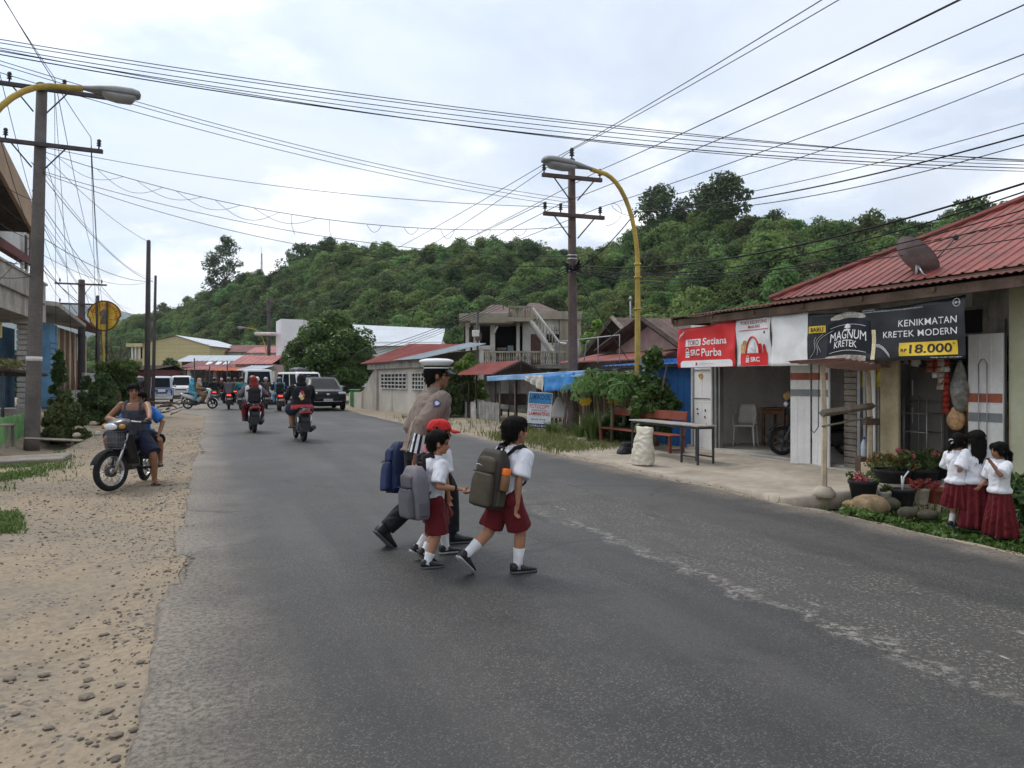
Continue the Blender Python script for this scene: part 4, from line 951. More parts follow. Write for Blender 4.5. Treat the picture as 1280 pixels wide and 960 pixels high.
mb=MB();mb.box((.0,1.3,1.0),(.05,2.0,2.0));mb.box((wB/2,2.3,1.0),(wB,.05,2.0));mb.build('wall',M_BLUED,t)
mb=MB();ribsheet(mb,(-1.3,-.15,1.86),(wB-.04,-.15,1.86),(wB-.04,2.4,2.06),(-1.3,2.4,2.06),16,.018);mb.build('roof',M_BLUE,t)
mb=MB();mb.box((wB*.5-.6,-.12,1.83),(wB+1.2,.03,.06));mb.build('eaves_board',M_DARKWOOD,t)
mb=MB();mb.bbox((.40,.20,.98),(.05,.03,.6),.004);mb.bbox((.70,.20,.98),(.05,.03,.6),.004);mb.build('window_bars',M_STEELW,t)
gx=lambda px:sx(px,2.3);HB=gx(806)
t=thing('gabled_house','low wooden house with two brown tin gables and a rusty red awning','house',S(HB,2.3),RZ_RIGHT)
def lx(px,y=0):return sx(px,2.3+y)-HB
def yz(py,px,y=0):return zat(py,onv(px,SV0+2.3+y)[1])
pk=yz(398,802);zl0,zr0=yz(440,752),yz(434,850)
L0,R0=lx(750),lx(856)
mb=MB();nP=14
for i in range(nP):
 a,b=lerp(L0*.8,R0*.85,i/nP),lerp(L0*.8,R0*.85,(i+1)/nP);h=lambda x:min(lerp(pk,zl0,x/L0)if x<0 else lerp(pk,zr0,x/R0),pk)-.12
 mb=MB();mb.add([(a,.3,0),(b-.012,.3,0),(b-.012,.3,h(b)),(a,.3,h(a)),(a,.33,0),(b-.012,.33,0),(b-.012,.33,h(b)),(a,.33,h(a))],[(0,1,2,3),(7,6,5,4),(0,3,7,4),(1,5,6,2),(3,2,6,7)]);mb.build('gable_plank',M_PINKPL,t)
mb=MB();ribsheet(mb,(R0,-.15,zr0),(R0,6,zr0),(0,6,pk),(0,-.15,pk),26);mb.build('roof',M_BROWNROOF,t)
mb=MB();ribsheet(mb,(L0,6,zl0),(L0,-.15,zl0),(0,-.15,pk),(0,6,pk),26);mb.build('roof',M_BROWNROOF,t)
mb=MB()
for (x1,z1)in ((L0,zl0),(R0,zr0)):mb.tube([(0,-.18,pk+.01),(x1,-.18,z1+.01)],.085,4,smooth=False)
mb.build('bargeboard',M_DARKWOOD,t)
p2=yz(397,772,2.5);x2=lx(772,2.5);xl2,zl2=lx(716,2.5),yz(466,716,2.5)
mb=MB();ribsheet(mb,(xl2,7,zl2),(xl2,2.3,zl2),(x2,2.3,p2),(x2,7,p2),20);mb.build('roof',M_BROWNROOF,t)
mb=MB();ribsheet(mb,(x2+1.7,2.3,p2-1.0),(x2+1.7,7,p2-1.0),(x2,7,p2),(x2,2.3,p2),20);mb.build('roof',M_BROWNROOF,t)
mb=MB();mb.tube([(x2,2.25,p2),(xl2,2.25,zl2)],.10,4,smooth=False);mb.tube([(x2,2.25,p2),(x2+1.7,2.25,p2-1.0)],.10,4,smooth=False);mb.build('bargeboard',M_WOODG,t)
mb=MB();mb.add([(xl2*.9+.1*x2,2.6,0),(x2+1.5,2.6,0),(x2+1.5,2.6,p2-1.0),(x2,2.6,p2-.1),(xl2*.9+.1*x2,2.6,zl2)],[(0,1,2,3,4)]);mb.build('gable_wall',M_DARKWOOD,t)
za,zb=yz(452,790),yz(440,790)
mb=MB();nA=40;xa0,xa1=lx(738),lx(850)
mb.sheet([[(lerp(xa0,xa1,i/(nA*4)),lerp(-1.2,.2,j/3),lerp(za,zb,j/3)+.022*math.sin(i*PI/2))for i in range(nA*4+1)]for j in range(4)],.004,True);mb.build('awning',mat('rusty_red_sheet',(.24,.085,.075),.7,.25,2,.1,30,dirt=.3,dcol=(.1,.05,.04)),t)
mb=MB()
ra,rb,rz0,rz1=lx(741),lx(822),za-.06,yz(424,780)
mb.tube([(ra,-1.25,rz0),(ra,-1.25,rz1),(rb,-1.25,rz1),(rb,-1.25,rz0)],.016,6)
for q in (.35,.68):mb.tube([(lerp(ra,rb,q),-1.25,rz0),(lerp(ra,rb,q),-1.25,rz1)],.012,6)
mb.tube([(lerp(ra,rb,.45),-1.25,rz0+.1),(lerp(ra,rb,.52),-1.3,rz1-.1),(lerp(ra,rb,.56),-1.3,rz1-.08)],.02,6);mb.build('awning_rail',M_METAL,t)
mb=MB();xv,zv=lx(788,3),yz(398,788,3);mb.tube([(xv,3,zv-.6),(xv,3,zv+.75)],.03,6);mb.lathe([(.06,zv+.7),(.07,zv+.78),(.02,zv+.85)],8,Matrix.Translation((xv,3,0)));mb.build('vent_pipe',M_METAL,t)
def u_(px,v):return onv(px,v)[0]
vE,vR,vB=9.3,10.1,10.95;uN,uF=25.4,29.5
KR=thing('picket_stall','small open stall with a red tin roof and whitewashed picket sides','stall',R(uN,vE),RZ_RIGHT)
kx=lambda u:uN-u
zE,zR_=1.73,2.19
mb=MB();ribsheet(mb,(kx(uF),-.25,zE-.03),(.25,-.25,zE-.03),(.25,.85,zR_),(kx(uF),.85,zR_),26,.014);mb.build('roof',M_REDR2,KR)
mb=MB();ribsheet(mb,(.25,1.9,zE),(kx(uF),1.9,zE),(kx(uF),.85,zR_),(.25,.85,zR_),26,.014);mb.build('roof',M_BROWNROOF,KR)
mb=MB();mb.tube([(.22,-.25,zE-.06),(.22,.85,zR_-.03),(.22,1.9,zE-.06)],.05,4,smooth=False);mb.tube([(.2,.85,zE),(.2,.85,zR_)],.035,4);mb.tube([(.2,-.2,zE-.05),(.2,1.85,zE-.05)],.035,4);mb.build('gable_frame',M_DARKWOOD,KR)
for x in (kx(29.3),kx(28.5),kx(27.6),-.1):
 for y in (0,1.65):mb=MB();mb.tube([(x,y,0),(x,y,zE-.02)],.035,6);mb.build('post',M_DARKWOOD,KR)
def pickets(xa,xb,y,h,n,root,m=M_PICKET,low=.62):
 rs=random.Random(int(abs(xa)*50));w=(xb-xa)/n
 for i in range(n):mb=MB();mb.box((xa+(i+.5)*w,y,.03+h*(1+rs.uniform(-.05,.05))/2),(w*.66,.02,h));mb.build('picket',m,root)
 if low:mb=MB();mb.box(((xa+xb)/2,y+.025,.03+h*low/2),(xb-xa,.02,h*low));mb.build('lower_boarding',m,root)
pickets(kx(29.4),kx(28.6),-.06,.62,8,KR);pickets(kx(28.1),kx(27.5),-.06,.62,6,KR)
pickets(kx(27.2),.4,-.03,.68,14,KR,mat('grey_picket',(.30,.29,.275),.9,.25,3,.3,30,dirt=.5,dcol=(.1,.09,.08),streak=True),0)
mb=MB();mb.bbox((kx(28.35),-.05,.27),(.45,.04,.56),.005);mb.build('dark_board',M_DARKWOOD,KR)
mb=MB();mb.bbox((kx(28.6),1.5,.95),(.9,.04,1.2),.01);mb.build('white_panel',M_PICKET,KR)
mb=MB();mb.bbox((kx(27),1.2,.78),(1.8,.5,.4),.02);mb.build('counter',M_DARKWOOD,KR)
mb=MB();mb.bbox((kx(26.4),1.72,1.35),(1.9,.04,.7),.01);mb.build('back_wall',M_WHITEP,KR)
T0,v0=u_(722,9.3),9.3
TS=thing('tarpaulin_stall','ramshackle plank stall under a blue tarpaulin beside the utility pole','stall',R(T0,v0),RZ_RIGHT)
TX0=T0-u_(622,v0)
for i in range(20):
 mb=MB();x=lerp(TX0+.35,.5,i/20);mb.box((x,1.5,.85+.05*(i%3)),(.19,.025,1.7));mb.build('wall_plank',M_WOODB if i%4 else M_DARKWOOD,TS)
for x,y in ((TX0+.2,0),(TX0+1.4,.1),(-.9,.05),(.35,0),(TX0+.2,1.4),(.5,1.4)):
 mb=MB();mb.tube([(x,y,0),(x+.03,y,1.62)],.03,6);mb.build('post',M_WOODG,TS)
mb=MB();g=[]
for j in range(9):
 row=[]
 for i in range(29):
  q=i/28;x=lerp(TX0-.1,1.15,q);row.append((x,lerp(-.35,1.6,j/8),1.62+.12*q+.10*j/8-.05*math.sin(q*PI*3)**2*math.sin(PI*j/8)+.02*fbm(x*2,j*.5)))
 g.append(row)
mb.sheet(g,.006);mb.build('tarpaulin_roof',M_TARPL,TS)
def cloth(x0,x1,y,z0a,z0b,z1a,z1b,m,name,seed,amp=.03,back=0.):
 mb=MB();g=[]
 for j in range(9):
  g.append([(lerp(x0,x1,i/22),y+back*j/8+amp*math.sin(i*.9+seed+j*.25)*(j/8)+.02*fbm(i*.3,j*.4,seed),lerp(lerp(z1a,z1b,i/22),lerp(z0a,z0b,i/22),j/8))for i in range(23)])
 mb.sheet(g,.005,True,(0,1,0));mb.build(name,m,TS)
cloth(T0-u_(682,v0-.3),T0-u_(721,v0-.3),-.37,1.15,1.25,1.63,1.72,M_TARP,'tarpaulin_flap',1)
cloth(T0-u_(660,v0-.3),T0-u_(683,v0-.3),-.385,1.50,1.14,1.62,1.64,mat('grubby_white_cloth',(.50,.48,.44),.8,.15,3,.3,9),'cloth_flap',2)
mb=MB();rings=[]
for j in range(9):
 q=j/8;r=.46*(1-q*.85)*(1+.1*math.sin(q*7));rings.append([(r*math.cos(2*PI*k/16)*(1+.14*nz3(k*.9,j*.5,4)),.16*(1-q*.5)*math.sin(2*PI*k/16),.62*q)for k in range(16)])
mb.loft(rings);o=mb.build('white_tarp_heap',mat('white_sheet',(.55,.54,.51),.8,.1,3,.3,12),label='crumpled white sheet hung by the utility pole under the blue tarpaulin',cat='sheet');p=at(699,524,22.6);o.location=(p.x,p.y,.38);o.rotation_euler=(0,0,RZ_RIGHT+.6)
cloth(TX0-.1,1.15,-.36,1.46,1.58,1.63,1.75,M_TARPL,'tarpaulin_valance',5,.012)
p=ground(672,541);SG=thing('leaning_sign','white and blue painted sign leaning by the tarpaulin stall','sign',(p.x,p.y,.02),-.12);SG.rotation_euler=(rad(-8),rad(3),-.25)
sw,sh=.70,1.04
mb=MB();mb.bbox((0,.015,sh/2+.1),(sw,.025,sh),.004);mb.build('board',mat('sign_white',(.60,.61,.62),.6,.1,3,.05),SG)
def sp_(z0,z1,m,n='painted_band'):mb=MB();mb.box((0,-.002,(z0+z1)/2),(sw*.95,.004,z1-z0));mb.build(n,m,SG)
M_SB=mat('sign_blue',(.05,.22,.42),.6,.25,3,0);M_SN=mat('sign_navy',(.02,.045,.13),.6,.2,3,0);M_SR=mat('sign_red',(.50,.045,.045),.6,.2,3,0)
sp_(.82,1.12,M_SB);sp_(.815,.825,M_SN);sp_(.12,.24,M_SN)
for s_,z0,z1,m,w in (('UMIKOOL',.93,1.09,M_SN,.60),('FOTOCOPY',.67,.79,M_SR,.58),('LAMINATING',.47,.58,M_SR,.60),('PRINT FOTO 3X4',.60,.64,M_SN,.44),('JILID ATK',.33,.38,M_SN,.44),('KARU KIR',.155,.205,M_INKW,.52)):
 text(s_,(-w/2,z0,w/2,z1),m,SG,'lettering',-.006,bold=.015)
mb=MB();mb.tube([(-.28,.02,.1),(-.3,.04,-.06)],.02,5);mb.build('leg',M_WOODP,SG);mb=MB();mb.tube([(.28,.02,.1),(.29,.04,-.06)],.02,5);mb.build('leg',M_WOODP,SG)
WA,WD=Vector((-9.08,43.6,0)),Vector((5.48,-11.5,0)).normalized()
def wl(px):k=(px-640)/960;return (WA.x-k*WA.y)/(k*WD.y-WD.x)
WB=thing('walled_building','low whitewashed building with block vents and a stained concrete eave','building',tuple(WA),math.atan2(WD.y,WD.x));wx=wl;LW=wl(533)
hW=2.05
mb=MB();mb.box((LW/2+wx(468)/2,.1,hW/2-.1),(LW-wx(468),.2,hW+.2));mb.add([(wx(447),0,-.2),(wx(468),0,-.2),(wx(468),0,hW),(wx(462),0,hW*.8),(wx(455),0,hW*.48),(wx(447),0,hW*.36)],[(0,1,2,3,4,5)]);mb.box((wx(441.5),.1,.3),(wx(447)-wx(436),.18,1.0))
mb.build('wall',mat('grimy_whitewash',(.50,.475,.42),.9,.12,.8,.2,20,dirt=.55,dcol=(.24,.20,.145),ds=.7,streak=True),WB)
mb=MB();mb.box(((LW+wx(462))/2,.02,hW+.15),(LW-wx(462),.3,.32));mb.box(((LW+wx(462))/2,-.1,hW+.29),(LW-wx(462)+.2,.2,.05));mb.build('eave_beam',M_CEM,WB)
mb=MB();mb.box((wx(472),-.05,hW/2-.05),(.32,.12,hW+.1));mb.build('pilaster',M_CEM,WB)
for pa,pb in ((477,509),(516,531)):
 xa,xb=wx(pa),wx(pb);za,zb=1.10,1.80;n=7 if pa<500 else 4
 mb=MB();mb.box(((xa+xb)/2,-.004,(za+zb)/2),(xb-xa,.02,zb-za));f=mb.build('vent_shade_panel',M_BLACKIN,WB)  # dark panel on the solid wall, vent shade put in as colour
 for i in range(n+1):mb=MB();mb.box((lerp(xa,xb,i/n),-.03,(za+zb)/2),(.075,.05,zb-za+.06));mb.build('vent_bar',M_PICKET,f)
 for j in range(5):mb=MB();mb.box(((xa+xb)/2,-.034,lerp(za,zb,j/4)),(xb-xa+.06,.05,.05));mb.build('vent_bar',M_PICKET,f)
xs=wx(500)
mb=MB();ribsheet(mb,(wx(457),-.3,hW+.31),(LW,-.3,hW+.31),(LW,2.4,hW+.98),(wx(457),2.4,hW+1.42),40,.02);mb.build('roof',M_REDR2,WB)
mb=MB();ribsheet(mb,(xs,-.34,hW+.345),(LW+.3,-.34,hW+.33),(LW+.5,2.5,hW+.99),(xs+2.2,2.5,hW+1.12),30,.02);mb.build('roof',M_GREYROOF,WB)
mb=MB();mb.box((LW-.1,1.3,hW/2),(.2,2.4,hW));mb.box((LW/2,2.5,hW/2+.4),(LW,.2,hW+.7));mb.build('wall',M_WHITEP,WB)
Yh=46.;HH=thing('concrete_house','unfinished two-storey concrete house with balcony rails and outer stairs','house',(at(650,475,Yh).x,Yh,0),.06)
hk=Yh/960
hX=lambda px:(px-650)*hk
hZ=lambda py:1.5-(py-475)*hk
def hb(n,x0,x1,y0,y1,d0,d1,m,parent=HH):
 """box from pixel extents of the elevation, d = depth behind the front"""
 mb=MB();mb.box(((hX(x0)+hX(x1))/2,(d0+d1)/2,(hZ(y0)+hZ(y1))/2),(abs(hX(x1)-hX(x0)),d1-d0,abs(hZ(y0)-hZ(y1))));return mb.build(n,m,parent)
M_HW=mat('weathered_white',(.60,.58,.54),.9,.12,1,.15,20,dirt=.4,dcol=(.2,.17,.14),ds=.8,streak=True)
M_HC=mat('raw_concrete',(.31,.27,.215),.92,.18,.9,.3,15,dirt=.5,dcol=(.13,.11,.09),ds=.6,streak=True)
M_MOSS=mat('blackened_concrete',(.16,.145,.125),.95,.4,1.4,.3,15,dirt=.6,dcol=(.05,.048,.042),ds=1.5,streak=True)
hb('wall',574,727,460,515,.2,7,M_MOSS)
hb('floor_slab',569,705,456,461,-1.6,6.9,M_MOSS)
hb('back_wall',580,727,400,456,5.0,5.2,M_BLACKIN)  # near-black so the open rooms look shaded, shade painted in
hb('wall',582,588,403,456,.3,.6,M_HW);hb('wall',590.5,602,432,456,.32,.55,M_HW);hb('wall',582,585,404,456,.6,5,M_HW)
hb('window',586.5,592,409,430,.22,.32,M_DARKWOOD)
hb('wall',592,600,404,456,.33,.56,M_HW);hb('wall',602,613,432,437,.0,.5,M_HW);hb('wall',602.5,614,437,456,.36,.56,M_HW)
for pa,pb in ((613,619),(646,650)):hb('column',pa,pb,402,456,.25,.6,M_HW)
hb('wall',654,664,402,456,.35,.6,M_HW);hb('door',664,677,417,456,.42,.5,mat('brown_door',(.12,.065,.05),.7,.25,3,.1),HH)
hb('wall',664,700,399,417,.36,.6,M_HW);hb('wall',677,684,417,456,.38,.6,M_HW);hb('wall',684,700,428,456,.38,.6,M_HW)
w=hb('window',684,700,408,428,.45,.5,M_DARKGLASS)
for i in range(6):hb('window_bar',684.4+i*3.05,685+i*3.05,408,428,.36,.41,M_DKMETAL,w)
for i in range(3):hb('window_bar',684,700,412+i*6,412.5+i*6,.355,.40,M_DKMETAL,w)
hb('end_wall',700,727,395,470,.0,6.5,M_HC)
hb('wall',600,654,402,456,4.2,4.4,M_BLACKIN)  # shade of the large opening painted onto this inner wall
mb=MB();mb.bbox(((hX(574)+hX(640))/2,1.2,(hZ(394)+hZ(403))/2),(hX(640)-hX(574),4.2,hZ(394)-hZ(403)),.03);mb.build('roof_slab',M_HC,HH)
mb=MB();mb.bbox(((hX(588)+hX(640))/2,.2,(hZ(393.5)+hZ(406))/2),(hX(640)-hX(588),3.2,hZ(393.5)-hZ(406)),.03);mb.build('roof_slab',M_HC,HH)
hb('roof_slab',640,727.5,389,399,-.15,6.6,M_HC)
for cxp,pyp,wa,wb,dd in ((623,381,600,652,3.0),(675,378.5,651,707,3.5)):
 a,b,zt,ze=hX(wa),hX(wb),1.5-(pyp-475)*(Yh+dd+.6)/960,1.5-(391-475)*(Yh+dd-2.2)/960;mx=hX(cxp);mb=MB()
 mb.add([(a,dd-2.2,ze),(b,dd-2.2,ze),(b,dd+3.5,ze),(a,dd+3.5,ze),(mx-.3,dd+.6,zt),(mx+.3,dd+.6,zt)],[(0,1,5,4),(1,2,5),(2,3,4,5),(3,0,4)]);mb.build('hip_roof',M_BROWNROOF,HH)
def rail(x0,x1,yt,yb,d,n,m=M_MOSS,parent=HH,top=True,mt=M_HC):
 mb=MB();mb.box(((hX(x0)+hX(x1))/2,d,hZ(yt)),(hX(x1)-hX(x0),.16,.10));mb.build('handrail',mt,parent)
 for i in range(n):
  mb=MB();x=hX(lerp(x0,x1,(i+.5)/n));h=hZ(yt)-hZ(yb);mb.lathe([(.05,0),(.035,h*.2),(.065,h*.45),(.035,h*.8),(.05,h)],6,Matrix.Translation((x,d,hZ(yb))));mb.build('baluster',mt if i%3 else m,parent)
rail(570,691,441,455,-1.5,44);rail(691,704,441,455,-1.45,4)
hb('floor_slab',632,664,399,404,-1.5,.2,M_HC);rail(633.5,662,386.5,399,-1.45,9)
mb=MB();st=[(hX(661),hZ(400)),(hX(689),hZ(440))]
for k,d in enumerate((-1.45,-.55)):
 mb=MB();mb.tube([(st[0][0],d,st[0][1]-.15),(st[1][0],d,st[1][1]-.15)],.11,4,smooth=False);mb.build('stringer',M_HW,HH)
for i in range(11):
 q=(i+.5)/11;mb=MB();mb.box((lerp(st[0][0],st[1][0],q),-1.0,lerp(st[0][1],st[1][1],q)),(.16,.92,.10));mb.build('stair_tread',M_HW,HH)
mb=MB();mb.tube([(hX(663),-1.5,hZ(388)),(hX(696),-1.5,hZ(430)),(hX(704),-1.5,hZ(431))],.07,4,smooth=False);mb.build('handrail',M_HW,HH)
for i in range(8):q=(i+.6)/8.4;mb=MB();x=lerp(hX(663),hX(694),q);z=lerp(hZ(388),hZ(428),q);mb.tube([(x,-1.48,z),(x,-1.48,z-.62)],.045,5);mb.build('baluster',M_HC,HH)
hb('water_drum',636,643,431,438,1.0,1.3,mat('pale_blue_box',(.35,.42,.45),.6));hb('rubbish',622,634,434,437,.6,1.2,M_WOODG)
mb=MB();mb.tube([(hX(619),.1,hZ(415)),(hX(617),-.2,hZ(417)),(hX(621),-.6,hZ(409))],.07,6);mb.build('lamp_bracket',M_STEELW,HH)
mb=MB();mb.tube([(hX(631),2,hZ(391)),(hX(631),2,hZ(374))],.035,5);mb.build('antenna',M_DKMETAL,HH)
p=at(597,475,36.);t=thing('meter_pole','thin dark pole carrying an electricity meter before the concrete house','pole',(p.x,p.y,0));k36=36/960
mb=MB();mb.tube([(0,0,-.3),(0,0,1.5+85*k36)],.055,8);mb.build('pole_shaft',M_DKMETAL,t)
mb=MB();mb.bbox((-.08,-.12,1.5+58*k36),(.34,.18,.30),.02);mb.build('meter_box',M_HW,t);mb=MB();mb.bbox((.05,-.12,1.5+54*k36),(.3,.15,.36),.02);mb.build('meter_box',M_WOODD,t)
Yw=84.;kw=Yw/960;t=thing('warehouse','long pale warehouse with a white sheet roof rising behind the roadside tree','building',((345-640)*kw,Yw,0),.05)
wX=lambda px:(px-345)*kw;wZ=lambda py:1.5-(py-475)*kw
mb=MB();mb.add([(0,0,0),(wX(353),-.6,0),(wX(353),-.6,wZ(399)),(0,0,wZ(402)),(wX(353),-.6,0),(wX(380),-.5,0),(wX(380),-.5,wZ(400)),(wX(353),-.6,wZ(399))],[(0,1,2,3),(4,5,6,7)]);mb.box((wX(460),2.5,wZ(455)),(wX(553)-wX(368),4,5));mb.build('wall',mat('bright_white_wall',(.72,.73,.74),.85,.06,.6,.08,15,dirt=.15,dcol=(.4,.38,.35),streak=True),t)
mb=MB();ribsheet(mb,(wX(380),-.5,wZ(434)),(wX(551),-.5,wZ(431)),(wX(553),7,wZ(408.5)+.3),(wX(380),7,wZ(401)+.3),60,.03);mb.build('roof',M_WHITEROOF,t)
mb=MB();mb.box((wX(380),3.2,wZ(440)),(.2,7.2,7));mb.box((wX(553),3.2,wZ(455)),(.2,7.0,5));mb.build('wall',M_HW,t)
mb=MB();mb.tube([(0,-.2,wZ(418)),(-1.2,-1.,wZ(418)),(-1.6,-1.2,wZ(419))],.18,8);mb.bbox((-.9,-.9,wZ(418)),(2.2,.8,.35),.1);mb.build('canopy',M_HW,t)
M_LEAF_MANGO=leafmat('mango_leaves',(.036,.078,.018),(.13,.20,.05),.32,.5,.04)
def rtree(label,px,v,base_py_top,wpx,m,seed,low=.9,per=150,ls=.11,nc=60,rcf=.26,name='broadleaf_tree',skirt=.3):
 u,Y=onv(px,v);k=Y/960;h=1.5+(475-base_py_top)*k;cr=wpx*k/2
 return tree(label,R(u,v,0),h,cr*.86,h-low,.06+.03*h,seed,m,nc,per,ls,cr*rcf,name,None,skirt)
rtree('dense round mango tree at the roadside behind the black car',416,7.6,390,128,M_LEAF_MANGO,31,.9,420,.13,120,.24)
rtree('dark low tree between the far street lamp and the dense round tree',366,8.2,418,40,M_LEAF_DARK,32,.8,220,.14,30,.36)
rtree('bright green bush tree beside the red-roofed stall',586,9.9,440,46,M_LEAF_LITE,33,.6,200,.09,40,.33)
rtree('leafy dark bush filling the gap at the far end of the picket stall',561,8.75,462,46,M_LEAF_DARK,34,.1,260,.09,46,.33,'bush',.5)
rtree('light green tree between the concrete house and the gabled house',745,16.0,398,54,M_LEAF_LITE,35,1.0,170,.12,46,.32)
def palmate(mb,c,nrm,size,droop,rs):
 """one deeply lobed leaf: 7 fingers of 4 faces each"""
 t,b=basis(nrm,(rs.uniform(-1,1),rs.uniform(-1,1),.2));c=Vector(c);n=Vector(nrm).normalized()
 for k in range(7):
  a=(k-3)*.78;L=size*(1-.09*abs(k-3));d=t*math.cos(a)+b*math.sin(a);s=(b*math.cos(a)-t*math.sin(a))*(L*.12)
  p1=c+d*(L*.5)-n*(droop*L*.15);p2=c+d*L-n*(droop*L*.55)
  mb.add([c,p1-s,p2,p1+s],[(0,1,2,3)],False)
  for sg in (-1,1):e=c+d*(L*.72)+s*sg*2.3-n*(droop*L*.4);mb.add([p1+s*sg*.3,e,p1 .lerp(p2,.6)],[(0,1,2)],False)
M_PAP=leafmat('papaya_leaf',(.075,.155,.03),(.165,.28,.08),.35,.45,.03);M_PAPY=leafmat('yellow_papaya_leaf',(.50,.34,.02),(.62,.46,.03),.35,.5,.02)
u,Y=onv(765,8.75);t=thing('papaya_plant','papaya plant with big lobed leaves, two of them drooping yellow','plant',R(u,8.75,0));rs=random.Random(8);k=Y/960
zt=1.5+(475-478)*k
for sx_,sy_,hh in ((0,0,1.0),(-.35,.15,.9),(.40,.2,.95)):
 mb=MB();mb.tube([(sx_*.6,sy_,-.05),(sx_*.8,sy_,.6),(sx_,sy_,zt*hh)],[.05,.04,.03],7);mb.build('stem',mat('green_stem',(.16,.17,.09),.7,.2,6),t)
for i in range(60):
 hx=rs.choice([0,-.35,.4]);a=rs.random()*6.28;L=rs.uniform(.25,.95);zc=zt*rs.uniform(.82,1.08);e=Vector((hx+math.cos(a)*L,.1+math.sin(a)*L*.8-.15,zc+.34-L*.42))
 mb=MB();mb.tube([(hx,.1,zc-.1),Vector((hx,.1,zc+.22)).lerp(e,.5),e],.007,4);palmate(mb,e,(math.cos(a)*.55,math.sin(a)*.55-.35,.8),rs.uniform(.24,.38),rs.uniform(.7,1.3),rs);mb.build('leaf',M_PAP,t)
for px,py in ((733,500),(770,499),(765,502),(728,503)):
 e=at(px,py,Y-.25)-Vector(t.location)
 for q in range(2):mb=MB();palmate(mb,e+Vector((rs.uniform(-.09,.09),rs.uniform(-.05,.05),rs.uniform(-.03,.08))),(rs.uniform(-.3,.3),-.85,.35),.13,1.5,rs);mb.build('leaf',M_PAPY,t)
rtree('glossy dark shrub climbing beside the yellow lamp post',818,9.1,436,66,leafmat('shrub_leaves',(.03,.07,.016),(.12,.18,.04),.3,.4,.05),36,.25,90,.075,40,.30,'shrub',.45)
rtree('dark undergrowth bush behind the wooden bench',775,9.3,508,92,M_LEAF_DARK,37,.0,190,.07,46,.25,'bush',.6)
def clump(label,px,v,n,h,m,seed,spread=.35,name='grass_clump',wid=.014):
 u,Y=onv(px,v);rs=random.Random(seed);mb=MB()
 for i in range(n):
  a=rs.random()*6.28;q=rs.random()*spread;bx_,by_=math.cos(a)*q*.4,math.sin(a)*q*.4;hh=h*rs.uniform(.6,1.1);w=wid*rs.uniform(.7,1.3);lean=rs.uniform(.15,.6)*hh;P=[]
  for j in range(5):
   s=j/4;P.append((bx_+math.cos(a)*lean*s*s,by_+math.sin(a)*lean*s*s,hh*(s-.28*s**3*rs.uniform(.6,1.2))))
  for j in range(4):
   w0,w1=w*(1-j/4)**.5,w*max(0,1-(j+1)/4)**.5;A,B=P[j],P[j+1];dx,dy=-math.sin(a),math.cos(a)
   mb.add([(A[0]-dx*w0,A[1]-dy*w0,A[2]),(A[0]+dx*w0,A[1]+dy*w0,A[2]),(B[0]+dx*w1,B[1]+dy*w1,B[2]),(B[0]-dx*w1,B[1]-dy*w1,B[2])],[(0,1,2,3)])
 t=thing(name,label,'plant',R(u,v,-.03));mb.build('foliage',m,t);return t
M_TALL=leafmat('tall_grass',(.06,.12,.025),(.14,.20,.06),.35,.5,.05)
clump('tall upright grass clump at the far end of the wooden bench',741,8.5,190,1.05,M_TALL,3)
clump('wide leaved grass clump beside the utility pole foot',724,8.7,90,.62,M_TALL,4)
clump('low dry grass tuft under the leaning sign',662,8.4,120,.42,M_GRASS2,5,.6);clump('low green tuft just past the leaning sign',690,8.5,120,.55,M_TALL,6,.5)
for lb,px,py,r in (('pale rounded rock at the foot of the leaning sign',686,543,.20),('flat rock at the edge of the road by the picket stall',632,536,.26)):
 p=ground(px,py);mb=MB();pebble(mb,(0,0,0),r,rr,.7);mb.sm=[True]*len(mb.sm);o=mb.build('rock',M_STONE2,label=lb,cat='rock');o.location=(p.x,p.y,.04)
